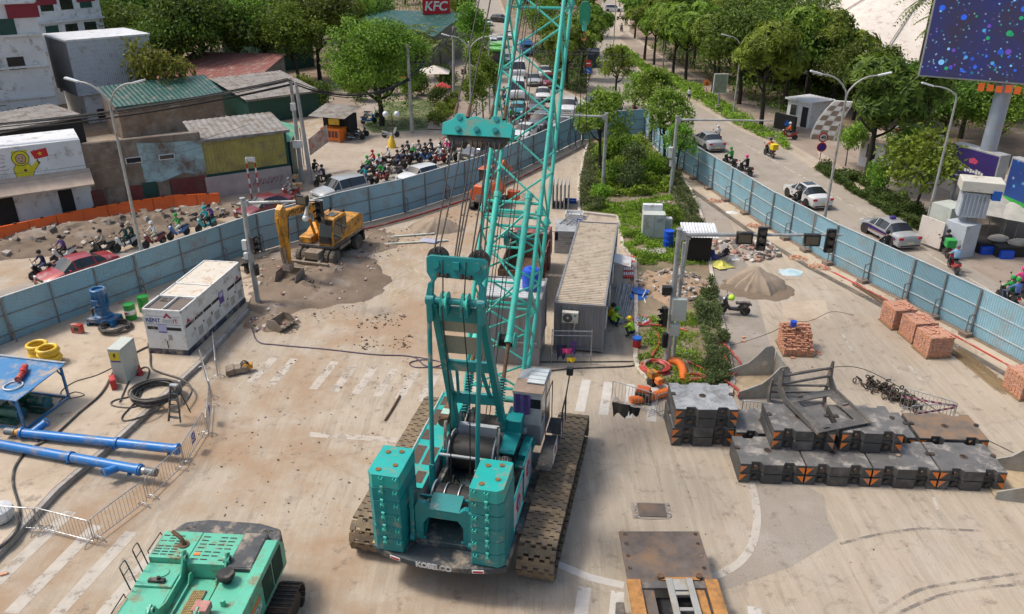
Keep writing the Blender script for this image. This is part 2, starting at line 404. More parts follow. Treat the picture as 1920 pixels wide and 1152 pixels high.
def zebra(start, n, length, m, step=1.04, w=.42, skip=(), slant=None):
    for i in range(n):
        if i in skip: continue
        p = start + (slant or hn)*(step*i); jl = rnd.uniform(-.12,.12)
        o = ribbon([p, p + hu*(length + jl)], w, .006).build("zebra_stripe", m, sharp=0); o["kind"] = "structure"
zebra(at(470,717), 11, 2.6, w_white, 1.04, .42, (2,), (at(735,742)-at(470,712)).normalized())
zebra(at(1087,772), 4, 2.9, w_good, 1.04, .42, (), (at(1218,792)-at(1087,774)).normalized())
zebra(at(1087,1165), 6, 1.5, w_good, 1.06, .42, (2,3))
zebra(at(-160,1080), 6, 4.2, w_mid, 1.45, .48, (), (at(160,1150)-at(-60,1068)).normalized())
def line(pts, w, m, z=.006):
    o = ribbon(smooth_path(pts, 5), w, z).build("painted_line", m, sharp=0); o["kind"] = "structure"
line(pxs((1030,1052),(1065,1066),(1110,1084),(1170,1098)), .3, w_good)
line(pxs((1325,1085),(1352,1076),(1385,1056),(1407,1028),(1418,990),(1418,950),(1408,905)), .28, w_mid, .010)
line(pxs((580,815),(660,820),(745,826)), .35, w_white)
line(pxs((1577,622),(1600,662)), .14, w_white); line(pxs((1704,686),(1735,722)), .16, w_white); line(pxs((1740,905),(1765,975)), .12, w_white)
line(pxs((1380,262),(1480,318),(1600,388),(1730,470),(1830,530),(1920,580)), .16, w_white, .010)
line(pxs((770,296),(822,262)), .12, w_good, .012)
for a, b in (((640,470),(765,560)),((690,452),(800,520)),((735,438),(820,480)),((660,520),(800,445)),((690,548),(830,470)),((730,560),(835,500)),((640,500),(740,440))):
    line(pxs(a, b), .13, w_yel)
tyre = worn("tyre marks", (.2,.175,.155), 0)
for pts in (((1575,1020),(1650,1002),(1730,992),(1840,996)),((1650,1152),(1720,1108),(1800,1092),(1915,1075)),((1680,1152),(1760,1118),(1830,1105),(1920,1095)),):
    line(pxs(*pts), .12, tyre, .007)
sheet("repair_patch", ((1465,568),(1548,562),(1556,600),(1470,610)), .0045, g_pad)
# ================================================================== blue metal hoarding
m_hoard = paint("blue hoarding sheet", (.245,.42,.50), (.27,.30,.30), .32, rough=.38, scale=.6, dscale=.7, ov=.13)
m_hpost = mat("grey fence steel", (.20,.215,.22), .55, .3, .15, 3, (.2,.12,.07), .3)
m_hcap = mat("pale fence rail", (.52,.56,.57), .5, .2, .1)
FH = 2.6
def hoarding(name, label, pts, side, stand, seg=2.45, caps=True, z0=.0):
    """corrugated sheets on posts and rails along a line; side = +1/-1: the side the frame stands on"""
    t = thing(name, label, "fence", pts[0])
    o = Vector(pts[0])
    pm = {}
    for a, b in zip(pts[:-1], pts[1:]):
        a = Vector(a); b = Vector(b); L = (b-a).length; n = max(1, round(L/seg)); d = (b-a)/L; nr = V(d.y, -d.x, 0)*side; s_ = L/n
        rz = math.atan2(d.y, d.x)
        key = round(s_, 2)
        if key not in pm:
            w = MB(); nc = 26; vs = []
            for i in range(nc*2+1):
                x = s_*i/(nc*2); y = (.0, .028)[i % 2]
                vs += [(x, y, .04+z0), (x, y, FH+z0)]
            w.add(vs, [(2*i, 2*i+2, 2*i+3, 2*i+1) for i in range(nc*2)])
            pm[key] = w.mesh("panel", m_hoard)
            c = MB(); c.bx(0, s_, -.03, .06, FH+z0, FH+.035+z0); pm[key, 'cap'] = c.mesh("top_rail", m_hcap)
            r1 = MB(); r1.bx(.03, s_-.03, -.035 if side > 0 else .03, -.001 if side > 0 else .064, .62+z0, .67+z0)
            pm[key, 'rail'] = r1.mesh("rail", m_hcap if stand == 'block' else m_hpost)
            k = MB(); y0 = -.09 if side > 0 else .065; y1 = y0 + .06
            k.bx(-.03, .03, min(y0,y1), max(y0,y1), 0, FH+z0-.02); pm[key, 'post'] = k.mesh("post", m_hpost)
            f = MB(); sg = -side
            f.bar((0,sg*.42,.12), (0,sg*.42,1.15), .05); f.bar((0,sg*.42,1.15), (0,sg*.1,1.2), .05); f.bar((0,sg*.42,.65), (0,sg*.1,.65), .04); f.bar((0,sg*.1,.12),(0,sg*.42,.12),.05)
            pm[key, 'brace'] = f.mesh("brace", m_hpost)
            cb = MB(); cb.bx(-.25, .25, min(sg*.12,sg*.62), max(sg*.12,sg*.62), 0, .22); pm[key, 'blk'] = cb.mesh("concrete_block", mat("brown concrete block", (.20,.15,.12), .9, 0, .25, 3, bump=.3))
        for i in range(n):
            p = a + d*(s_*i) - o
            link("rail", pm[key,'rail'], t, p + V(0,0,1.0), rz)
            for kind, nm in ((key,"panel"), ((key,'cap'),"top_rail"), ((key,'rail'),"rail"), ((key,'post'),"post")):
                q = link(nm, pm[kind], t, p + V(0,0,rnd.uniform(-.02,.02)), rz)
                if nm == 'panel': q.rotation_euler.x = R(rnd.uniform(-.7,.7)); q.rotation_euler.y = R(rnd.uniform(-.35,.35))
            if stand == 'block' or i % 2 == 0: link("brace", pm[key,'brace'], t, p, rz)
            if stand == 'block': link("concrete_block", pm[key,'blk'], t, p, rz)
        link("post", pm[key,'post'], t, b - d*.05 - o, rz)
    return t
hoarding("site_hoarding", "long blue corrugated hoarding beside the generator and wheeled excavator", FL, 1, 'frame')
hoarding("site_hoarding", "short blue corrugated hoarding closing off the overgrown island", [FB[0]+V(.15,-.1,0), FB[1]], 1, 'frame')
hoarding("site_hoarding", "long pale blue hoarding with block-footed braces beside the brick pallets", FR, 1, 'block', 2.75)
# ================================================================== the big teal crawler crane
CRO = V(-1.2, 23.8, 0); CRH = 12.5
crane = thing("crawler_crane", "huge teal crawler crane with lattice boom and stacked counterweights in the middle of the site", "crane", CRO, CRH)
m_shoe = mat("muddy track shoe", (.215,.155,.093), .85, .05, .3, 3, (.14,.115,.09), .5, bump=.4)
m_cabgrey = paint("pale grey cab paint", (.36,.38,.40), DUST, .25)
m_anti = mat("brown anti-slip mat", (.09,.06,.045), .9, 0, .25, 8, bump=.3, bscale=60)
m_kport = mat("purple cloth", (.055,.035,.15), .85, 0, .2, 5)
# ---- crawler tracks: frame, rollers and single shoes
def track(cx):
    tr = link("track", None, crane, (cx,.34,0))
    MB().bx(-.33,.33,-3.4,3.4,.34,1.02).bx(-.45,.45,-3.2,3.2,.5,.86).build("track_frame", m_tdark, tr, bev=.04)
    for y in (-3.66, 3.66):
        MB().cyl((-.26,y,.68),(.26,y,.68),.5,n=20).cyl((-.36,y,.68),(.36,y,.68),.2,n=12).build("sprocket", m_dsteel, tr)
    for k in range(9):
        w = MB(); y = -2.8+.7*k; w.cyl((-.28,y,.34),(.28,y,.34),.2,n=12); w.build("roller", m_dsteel, tr)
    sh = MB()
    L = .37
    # interlocking plate: toothed leading edge, lug on the back
    xs = [-.61,-.42,-.42,-.24,-.24,-.06,-.06,.12,.12,.30,.30,.46,.46,.61]
    of = [0,0,.12,.12,0,0,.12,.12,0,0,.12,.12,0,0]
    top = []; bot = []
    for x, o_ in zip(xs, of): top.append((x, L/2+o_-.075)); bot.append((x, -L/2+o_-.03))
    poly = top + bot[::-1]
    sh.prism(poly, 'z', 0, .085)
    sh.bx(-.2,.2,-.1,.1,-.14,0); sh.bx(.52,.61,-.13,.13,-.08,0); sh.bx(-.61,-.52,-.13,.13,-.08,0)
    me = sh.mesh("track_shoe", m_shoe); 
    r = .60; half = 3.66; zc = .68; per = 4*half + 2*PI*r; n = int(per/L); 
    for i in range(n):
        s_ = per*i/n
        if s_ < 2*half: y, z, a = -half+s_, zc+r, 0
        elif s_ < 2*half+PI*r: t = (s_-2*half)/r; y, z, a = half+r*math.sin(t), zc+r*math.cos(t), -t
        elif s_ < 4*half+PI*r: y, z, a = half-(s_-2*half-PI*r), zc-r, PI
        else: t = (s_-4*half-PI*r)/r; y, z, a = -half-r*math.sin(t), zc-r*math.cos(t), PI-t
        o = link("track_shoe", me, tr, (rnd.uniform(-.006,.006), y, z-.03*math.cos(a))); o.rotation_euler = (a, 0, rnd.uniform(-.008,.008))
for cx in (-2.86, 2.86): track(cx)
MB().bx(-2.45,2.45,-1.2,1.2,.45,1.05).bx(-2.45,-1.4,-1.9,1.9,.5,.95).bx(1.4,2.45,-1.9,1.9,.5,.95).cyl((0,0,1.0),(0,0,1.42),1.35,n=28).build("carbody", m_tdark, crane, bev=.04)
# ---- revolving frame and tail tray
MB().bx(-.95,.95,-4.4,2.5,1.36,1.62).bx(-2.0,2.25,-3.2,-2.6,1.36,1.55).bx(-.95,-.75,-3.9,2.6,1.6,2.2).bx(.75,.95,-3.9,2.6,1.6,2.2).build("revolving_frame", m_tdark, crane, bev=.03)
tr_poly = [(-2.3,-3.2),(-2.3,-4.72),(-1.9,-4.93),(-.9,-5.16),(.75,-5.16),(1.75,-4.97),(2.14,-4.78),(2.14,-3.2)]
MB().prism(tr_poly, 'z', 1.18, 1.42).build("counterweight_tray", mat("dark slate steel", (.045,.055,.062), .6, .1, .2, 2, DUST, .3), crane, bev=.05, seg=3)
for x0, x1, ys in ((-2.3,-1.72,(-4.80,-4.66)),(1.6,2.13,(-4.85,-4.72))):
    MB().bx(x0,x1,-4.72,-4.5,1.42,1.455).build("step_plate", mat("dusty yellow plate", (.38,.26,.09), .8, 0, .25, 3, DUST, .5), crane)
for x, y, a in ((-1.42,-5.052,-13),(1.28,-5.068,10)):
    M_ = Matrix.Translation((x,y,1.30)) @ Matrix.Rotation(R(a),4,'Z')
    b = MB(); b.T = M_; b.bx(-.19,.19,-.015,.02,-.065,.065); p = b.build("reflector", m_white, crane, bev=.03)
    b = MB(); b.T = M_; b.bx(-.15,.15,-.022,-.01,-.03,.03); b.build("reflector_strip", m_redlamp, p)
text_part("lettering", "KOBELCO", .27, m_white, crane, frame((-.12,-5.168,1.30),(1,0,0),(0,0,1)), .006, .012, .92)
# ---- counterweight slabs
def slabs(x0, x1, inner):
    st = link("counterweight", None, crane); z = 1.44; n = 6; h = 2.93/n; ch = .17
    for i in range(n):
        b = MB(); xa, xb = x0, x1; y0, y1 = -4.92, -3.42
        if inner > 0: poly = [(xa+ch,y0),(xb-.02,y0),(xb,y0+.04),(xb,y1),(xa+.05,y1),(xa,y1-.06),(xa,y0+ch*.9)]
        else: poly = [(xa+.02,y0),(xb-ch,y0),(xb,y0+ch*.9),(xb,y1-.06),(xb-.05,y1),(xa,y1),(xa,y0+.04)]
        b.prism(poly, 'z', z+.006, z+h-.006); sl = b.build("slab", m_teal_lit_w if i == n-1 else m_teal, st, bev=.018)  # top slab takes the lighter teal: light from above put into the colour
        sl.location = (rnd.uniform(-.012,.012), rnd.uniform(-.012,.012), 0)
        for lx, dz in (((x0+x1)/2+(-.05 if inner > 0 else .02), -.02), ((x1-.12) if inner > 0 else (x0+.13), .0)):
            g = MB()
            for e in (-.05,.05): g.bx(lx+e-.014, lx+e+.014, y0-.075, y0+.01, z+h-.17+dz, z+h-.06+dz)
            g.cyl((lx-.07,y0-.045,z+h-.115+dz),(lx+.07,y0-.045,z+h-.115+dz),.018,n=6); g.build("lug", m_mint, sl)
        if i > 0:
            g = MB(); lx = (x0+x1)/2+(-.03 if inner > 0 else .02); g.bx(lx-.03,lx+.03,y0-.09,y0-.05,z-.11,z+.13); g.cyl((lx-.05,y0-.07,z+.1),(lx+.05,y0-.07,z+.1),.035,n=8); g.cyl((lx-.05,y0-.07,z-.09),(lx+.05,y0-.07,z-.09),.03,n=8); g.build("link_plate", m_mint, sl)
        z += h
    for px_, py_ in ((.28,-.35),(.72,-.95),(.3,-1.25),(.68,-.25)):
        g = MB(); X = x0+(x1-x0)*px_; Y = y1+py_*1.0; g.cyl((X,Y,z),(X,Y,z+.02),.085,n=12); g.build("bolt_cap", mat("rust stain cap", (.20,.11,.04), .8, .1, .3, 8), st)
slabs(-2.2,-1.17,1); slabs(1.03,2.06,-1)
# ---- rear self-removal frame between the stacks
MB().prism([(-.95,1.5),(-.95,2.85),(-.85,3.05),(-.6,3.05),(-.45,2.85),(.5,2.85),(.68,3.0),(.86,2.95),(.86,1.5),(.62,1.5),(.62,2.25),(.45,2.5),(-.5,2.5),(-.66,2.25),(-.7,1.5)], 'y', -4.35, -4.15).build("removal_frame", m_teal, crane, bev=.03)
MB().add([(-.5,-4.35,2.85),(.5,-4.35,2.85),(.5,-3.7,3.0),(-.5,-3.7,3.0),(-.5,-4.35,2.8),(.5,-4.35,2.8),(.5,-3.7,2.95),(-.5,-3.7,2.95)], [(0,1,2,3),(7,6,5,4),(0,4,5,1),(1,5,6,2),(2,6,7,3),(3,7,4,0)]).build("frame_saddle", m_teal, crane)
for x in (-1.02, .9):
    MB().bar((x,-4.42,1.55),(x,-4.3,3.6),.09,.14).cyl((x-.08,-4.42,1.7),(x+.08,-4.42,1.7),.12,n=12).cyl((x-.07,-4.34,2.9),(x+.07,-4.34,2.9),.1,n=10).build("lift_arm", m_teal, crane, bev=.015)
    MB().bar((x*.72,-4.2,1.5),(x*.72,-3.4,2.4),.12,.1).cyl((x*.6,-4.3,1.65),(x*.95,-4.3,1.65),.05,n=8).build("stay", m_teal, crane)
# ---- left engine deck
MB().prism([(-4.0+.9,1.5),(-3.1,2.55),(2.55,2.75),(2.55,1.5)], 'x', -2.06, -1.12).build("engine_house", m_cabgrey, crane, bev=.03)
MB().prism([(-3.12,2.54),(-3.12,2.60),(2.57,2.80),(2.57,2.74)], 'x', -2.09, -1.09).build("deck", m_teal_lit_w, crane, bev=.012)  # deck in the lighter teal, its brightness from above painted in
for y0, y1, x0, x1 in ((-2.9,-2.3,-1.95,-1.62),(-2.9,-2.3,-1.52,-1.2),(-1.95,-.95,-1.98,-1.62),(-1.95,-.95,-1.52,-1.16),(-.6,0,-1.98,-1.66),(.3,1.3,-1.98,-1.7),(1.6,2.2,-1.95,-1.6)):
    b = MB(); z0 = 2.605+.2*(y0+3.12)/5.69; z1 = 2.605+.2*(y1+3.12)/5.69; b.add([(x0,y0,z0),(x1,y0,z0),(x1,y1,z1),(x0,y1,z1)],[(0,1,2,3)]); b.build("anti_slip_mat", m_anti, crane, sharp=0)
MB().cyl((-1.32,.0,3.08),(-1.32,1.15,3.14),.2,n=16).bx(-1.5,-1.14,.05,1.1,3.14,3.30).build("muffler", m_rusty, crane, bev=.02)
MB().bx(-1.48,-1.18,.25,.6,3.302,3.31).build("faded_label", mat("faded mint label", (.35,.5,.42), .7, 0, .2), crane)
wl = MB().cyl((-1.7,1.95,2.78),(-1.7,1.95,3.0),.07,n=10).build("warning_lamp", mat("green lamp", (.02,.12,.03), .3), crane); MB().cyl((-1.7,1.95,3.0),(-1.7,1.95,3.25),.075,n=10).build("lamp_glass", m_redlamp, wl)
for x in (-2.05,):
    MB().tube([(x,-3.0,2.62),(x,-3.0,2.66),(x,2.4,2.86),(x,2.4,2.8)], .02).build("hand_rail", m_white, crane)
# ---- right side: valve deck, guard boards with round emblems
MB().prism([(-2.9,1.5),(-2.9,2.3),(-.6,2.3),(.9,2.5),(.9,1.5)], 'x', .98, 1.5).build("valve_house", m_tdark, crane, bev=.03)
MB().prism([(-.9,2.72),(-.9,2.8),(.25,2.86),(.25,3.35),(1.15,3.4),(1.15,2.7)], 'x', .92, 1.5).build("step_cover", m_teal, crane, bev=.02)
MB().bx(1.5,1.95,-.9,.8,2.15,2.28).bx(1.55,1.9,-.5,.7,2.28,2.5).build("walkway_box", m_teal, crane, bev=.02)
MB().bx(1.02,1.42,-1.75,-1.1,2.3,2.75).cyl((1.22,-1.9,2.55),(1.22,-1.0,2.55),.2,n=12).build("hydraulic_motor", mat("oily grey casting", (.25,.24,.22), .6, .2, .4, 6, (.06,.05,.045), .5), crane, bev=.03)
for k in range(7):
    p0 = V(.95+.09*k,-1.7,2.2); MB().tube(smooth_path([p0, p0+V(.02,.25,.45), p0+V(-.05,.6,.55), p0+V(-.1,1.0,.2)],4), .022, 6).build("hose", m_black, crane)
m_ad = mat("pale poster sheet", (.55,.56,.60), .5, 0, .1, 2)
def guard(y0, y1, z0, z1, x):
    go = MB().tube([(x,y0,z0),(x,y0,z1),(x,y1,z1+.12),(x,y1,z0+.1)], .035, 6, True).build("guard_frame", m_teal, crane)
    MB().add([(x,y0+.06,z0+.06),(x,y1-.06,z0+.16),(x,y1-.06,z1+.04),(x,y0+.06,z1-.06)],[(0,1,2,3),(3,2,1,0)]).build("poster", m_ad, go, sharp=0)
    yc, zc = (y0+y1)/2, (z0+z1)/2+.05; MB().lathe([(.0,-.01),(.30,-.01),(.30,.012),(.22,.016),(.0,.016)], (x,yc,zc), 18, 'x').build("emblem", mat("red emblem", (.45,.03,.03), .5), go)
    MB().lathe([(.0,-.014),(.19,-.014),(.19,.02),(.0,.02)], (x,yc,zc), 18, 'x').build("emblem_core", mat("blue emblem", (.03,.08,.3), .5), go)
    MB().bar((x+.024,yc-.1,zc-.1),(x+.024,yc+.1,zc+.1),.004,.07).build("emblem_mark", m_white, go)
guard(-3.4,-1.85,1.5,2.75,2.02); guard(-1.75,-.35,1.7,3.0,2.02)
# ---- cab
cab = link("cab", None, crane)
x0, x1, y0, y1, zb, zt = 1.08, 2.12, .85, 2.75, 2.0, 4.1
b = MB(); b.bx(x0,x1,y0,y0+.06,zb,zt); b.bx(x0,x1,y0,y1,zb,zb+.9); b.bx(x0,x0+.05,y0,y1,zb,zt); b.prism([(y0,zt),(y0,zt+.12),(y1,zt+.05),(y1,zt-.1)], 'x', x0-.03, x1+.03)
b.bar((x1-.03,y0+.04,zb),(x1-.03,y0+.04,zt),.07); b.bar((x1-.03,y1-.04,zb),(x1-.03,y1-.14,zt),.07); b.bar((x1-.03,1.9,zb),(x1-.03,1.9,zt),.06); b.bar((x0+.03,y1-.04,zb),(x0+.03,y1-.14,zt),.07)
b.build("cab_shell", m_cabgrey, cab, bev=.03)
MB().bx(x0-.03,x1+.03,y0,y0+.95,zt+.1,zt+.135).build("roof_mat", mat("brown roof cover", (.26,.19,.145), .85, 0, .2, 3), cab, bev=.01)
gr = MB().prism([(y0+.6,zt+.16),(y0+.6,zt+.19),(y1-.05,zt+.14),(y1-.05,zt+.11)], 'x', x0+.38, x1-.02).build("roof_glass", mat("white roof glass", (.50,.54,.55), .35, 0, .12), cab)
for k in range(5):
    b = MB(); y = y0+.6+k*.3; b.bx(x0+.36,x1,y-.012,y+.012,zt+.185-.012*k,zt+.205-.012*k); b.build("guard_bar", m_cabgrey, gr)
MB().bx(x1-.02,x1+.0,y0+.08,1.86,zb+.92,zt-.05).build("side_window", m_lglass, cab, sharp=0)
MB().bx(x1-.02,x1+.0,1.94,y1-.12,zb+.2,zt-.12).build("door_window", m_lglass, cab, sharp=0)
MB().bx(x0+.05,x1-.05,y1-.1,y1-.08,zb+.3,zt-.12).build("windscreen", m_lglass, cab, sharp=0)
MB().bx(x0+.55,x1-.03,y0-.012,y0,zt-.5,zt-.12).build("rear_window", m_glass, cab, sharp=0)
b = MB(); n = 8
for i in range(n):
    xa = x0+.03+.62*i/n; xb = x0+.03+.62*(i+1)/n; ya = y0-.04-.02*math.sin(i*1.7); yb = y0-.04-.02*math.sin((i+1)*1.7)
    b.add([(xa,ya,zt+.05),(xb,yb,zt+.05),(xb,yb-.02,zt-.75+.04*math.sin(i)),(xa,ya-.02,zt-.75+.04*math.sin(i-1))],[(3,2,1,0)])
b.build("cloth", m_kport, cab)
MB().tube([(x1+.12,1.1,zb),(x1+.12,1.1,zt-.15),(x1+.12,2.5,zt-.25),(x1+.12,2.5,zb)],.018).build("grab_rail", m_dsteel, cab)
MB().bx(1.3,1.6,.7,.85,2.55,2.75).build("junction_box", m_cabgrey, crane, bev=.01)
MB().bx(2.18,2.75,-.55,1.6,1.95,2.02).bx(2.18,2.75,1.6,2.6,2.1,2.16).build("walkway", mat("black grip deck", (.05,.05,.05), .8, 0, .3, 8, DUST, .2, bump=.4, bscale=80), crane, bev=.01)
MB().tube([(2.76,1.7,2.15),(2.76,1.72,3.1),(2.76,2.5,3.25),(2.76,2.52,2.2)],.03).tube([(2.76,2.5,3.25),(2.85,2.7,4.1)],.025).build("walkway_rail", m_black, crane)
MB().bx(2.72,2.98,2.62,2.78,4.05,4.4).build("mirror", m_black, crane, bev=.05)
for y in (.2, 1.9):
    pb = MB().add([(2.765,y-.45,2.05),(2.765,y+.45,2.1),(2.765,y+.45,2.75),(2.765,y-.45,2.7)],[(0,1,2,3),(3,2,1,0)]).build("poster", m_ad, crane, sharp=0)
    MB().lathe([(.0,-.01),(.17,-.01),(.17,.012),(.0,.012)], (2.765,y,2.42), 14, 'x').build("emblem", mat("red emblem", (.45,.03,.03), .5), pb)
# ---- hoist drums
def drum(y, z, r, w, flange, xo=0):
    d = link("hoist_drum", None, crane)
    b = MB(); prof = []; n = 26
    for i in range(n+1): prof.append((r-(.012 if i % 2 else 0), -w/2+w*i/n))
    b.lathe(prof, (xo,y,z), 26, 'x'); b.build("rope_winding", m_rope, d, sharp=60)
    for s_ in (-1,1):
        e = MB(); X = xo+s_*w/2; e.lathe([(.1,0),(flange,0),(flange,s_*.05),(.1,s_*.05)], (X,y,z), 26, 'x'); e.build("flange", mat("grey flange", (.20,.23,.26), .5, .2, .15, 3, DUST, .3), d)
drum(-.55, 2.35, .62, 1.55, .78); drum(1.1, 2.4, .45, 1.35, .56); drum(-3.15, 2.3, .52, 1.25, .62)
for X in (-.25,.22):
    MB().ring((X,-3.15,2.3),.56,.02,26,5,'x').build("drum_ring", m_steel, crane)
MB().bx(-.95,.95,.25,.45,2.2,2.95).build("cross_member", m_cabgrey, crane, bev=.02); MB().bx(-.95,.95,-1.7,-1.6,2.9,2.98).build("cross_member", m_cabgrey, crane, bev=.02)
MB().bar((-.95,-3.75,2.85),(.85,-3.75,2.85),.08).build("cross_bar", m_teal, crane)
for x in (-1.0,.95):
    MB().cyl((x*.97,-1.2,1.8),(x*.97,-1.0,2.7),.11,n=12).build("cylinder", m_teal, crane); MB().cyl((x*.97,-1.0,2.7),(x*.97,-.75,3.7),.06,n=10).build("piston_rod", m_chrome, crane)
for k in range(10):
    b = MB(); x = rnd.uniform(-.85,.85); y = rnd.uniform(-2.6,-1.5); b.tube(smooth_path([V(x,y,1.62), V(x+rnd.uniform(-.2,.2),y+.3,2.0+rnd.random()*.3), V(x+rnd.uniform(-.3,.3),y+.7,1.7)],4),.03,6); b.build("hose", m_black, crane)
# ---- high gantry (A-frame)
T = V(0,-2.15,9.0); base = {-1: V(-.95,.5,2.5), 1: V(.85,.5,2.6)}
for s_ in (-1,1):
    b = MB(); p = V(s_*.72,-2.12,8.95); q = base[s_]; b.bar(q, p, .22, .3, (0,1,0)); b.build("mast_leg", m_teal, crane, bev=.025)
    MB().cyl(q-V(.2,0,0), q+V(.2,0,0), .2, n=14).build("mast_pin", m_teal, crane)
    b = MB(); X = -.87 if s_ < 0 else .72; xb = -.87 if s_ < 0 else .66
    b.cyl((X,-2.2,8.7),(xb,-2.68,3.0),.075,n=10); b.build("back_strut", m_teal, crane); MB().bar((xb,-2.66,3.3),(xb,-2.78,1.6),.17,.2,(0,1,0)).build("strut_foot", m_teal, crane, bev=.02)
def mastpt(s_, t): return base[s_].lerp(V(s_*.72,-2.12,8.95), t)
for t, h in ((.30,.42),(.56,.38),(.93,.5)):
    MB().bar(mastpt(-1,t)+V(.08,0,0), mastpt(1,t)-V(.08,0,0), .14, h, (0,0,1)).build("mast_cross_beam", m_teal, crane, bev=.025)
for t0, t1 in ((.63,.70),(.79,.86)):
    b = MB(); a, bq, c_, d_ = mastpt(-1,t0), mastpt(1,t0), mastpt(1,t1+.06), mastpt(-1,t1+.06); o_ = V(0,.12,.02)
    b.add([a+o_,bq+o_,c_+o_,d_+o_],[(0,1,2,3),(3,2,1,0)]); b.build("mast_mesh_panel", mat("dusty wire mesh", (.33,.31,.25), .85, .1, .2, 20), crane, sharp=0)
for s_ in (-1,1):
    MB().bar(mastpt(s_,.32)-V(s_*.28,0,0), mastpt(s_,.55)-V(s_*.38,0,.1), .1).build("mast_brace", m_teal, crane)
for x in (-.83,.77):
    MB().bx(x-.10,x+.10,-2.32,-2.0,8.35,9.12).cyl((x-.14,-2.15,9.02),(x+.14,-2.15,9.02),.17,n=16).build("mast_head_lug", m_teal, crane, bev=.03)
MB().cyl((-.98,-2.15,9.02),(.95,-2.15,9.02),.11,n=14).build("head_shaft", m_teal, crane)
for x in (-.37,.28):
    d = link("head_sheave", None, crane); MB().lathe([(.1,-.1),(.26,-.11),(.30,-.10),(.25,-.03),(.25,.03),(.30,.10),(.26,.11),(.1,.1)], (x,-2.15,9.02), 20, 'x').build("sheave", m_mint, d)
    MB().bx(x-.13,x+.13,-2.4,-1.95,8.6,9.0).build("sheave_bracket", m_teal, d, bev=.03)
# upper sheave frame, tilted towards the spreader
up = link("sheave_frame", None, crane, (0,-2.15,9.02)); up.rotation_euler = (R(-12),0,0)
MB().prism([(-.92,-.1),(-.98,.0),(-.9,.5),(-.8,.62),(-.95,.85),(-.97,1.3),(-.85,1.38),(.80,1.38),(.92,1.3),(.9,.85),(.74,.62),(.85,.5),(.93,.0),(.88,-.1),(.70,-.05),(.68,.55),(.58,.72),(-.62,.72),(-.73,.55),(-.75,-.05)], 'y', -.09, .09).build("frame_plate", m_teal, up, bev=.025)
for x in (-.66,.60):
    MB().lathe([(.08,-.08),(.30,-.1),(.33,-.09),(.29,-.02),(.29,.02),(.33,.09),(.30,.1),(.08,.08)], (x,.16,1.28), 22, 'y').build("sheave", m_dsteel, up)
    MB().cyl((x,-.13,1.12),(x,.2,1.12),.09,n=12).cyl((x,-.15,1.12),(x,-.1,1.12),.13,n=12).build("sheave_pin", m_teal, up)
MB().bx(-.13,.09,-.2,-.09,1.0,1.24).build("bracket_box", m_teal, up, bev=.01)
for x in (-.42,.3):
    MB().cyl((x-.2,-.14,.8),(x+.2,-.14,.8),.03,n=8).bx(x-.16,x-.1,-.2,-.09,.74,.88).bx(x+.1,x+.16,-.2,-.09,.74,.88).build("rope_guide", m_dsteel, up)
# ---- bridle (spreader) and its ropes
SPR = V(-.32, 2.0, 13.3)
sp = link("bridle", None, crane, SPR); sp.rotation_euler = (R(-28),0,0)
prof = [(-1.16,-.3),(-1.16,.1),(-1.0,.16),(-.85,.22),(-.72,.42),(-.5,.42),(-.36,.25),(-.1,.36),(.15,.30),(.38,.24),(.5,.4),(.72,.4),(.82,.2),(1.16,.14),(1.16,-.3)]
for y in (-.24,.2):
    MB().prism(prof, 'y', y, y+.05).build("side_plate", m_teal_lit_w, sp, bev=.015)
MB().bx(-1.14,-1.05,-.19,.2,-.28,.05).bx(1.05,1.14,-.19,.2,-.28,.05).bx(-.9,.9,-.19,.2,.1,.16).build("spacer", m_teal_lit_w, sp)
for x in (-.62,.0,.62):
    MB().lathe([(.08,-.12),(.36,-.14),(.40,-.12),(.35,-.02),(.35,.02),(.40,.12),(.36,.14),(.08,.12)], (x,0,-.22), 22, 'y').build("sheave", m_dsteel, sp)
    MB().cyl((x,-.30,-.1),(x,.27,-.1),.1,n=12).cyl((x,-.32,-.1),(x,-.27,-.1),.06,n=8).build("sheave_pin", m_teal, sp)
for x in (-.61,.61):
    MB().cyl((x,-.28,.28),(x,.26,.28),.09,n=12).build("pendant_pin", m_teal, sp)
ropes = [(-.66,.35),(-.66,.12),(-.45,.25),(-.2,.1),(-.0,.2),(.12,.1),(.40,.25),(.60,.35),(.6,.1)]
for i, xt in enumerate((-.74,-.60,-.12,-.06,.0,.42,.48,.66,.80)):
    xs = SPR.x + (-.98,-.78,-.36,-.2,-.05,.2,.34,.55,.98)[i]*.75
    xs = SPR.x + (-.80,-.45,-.17,.0,.17,.42,.80,.3,.6)[i]
    yb, zb = (-1.88, 10.45) if abs(xt) > .3 else (-1.9, 10.2)
    MB().cyl((xt, yb, zb), (xs, SPR.y-.15, SPR.z-.2), .024, n=6).build("luffing_rope", m_rope, crane)
for x, x2 in ((-.37,-.42),(.28,.3)):
    MB().tube([(x,-2.35,9.1),(x2,-2.05,10.3)],.02,5).build("luffing_rope", m_rope, crane)
    MB().tube([(x,-2.5,9.0),(x+.12,-2.4,6.0),(x+.2,-2.9,2.75)],.02,5).build("luffing_rope", m_rope, crane)
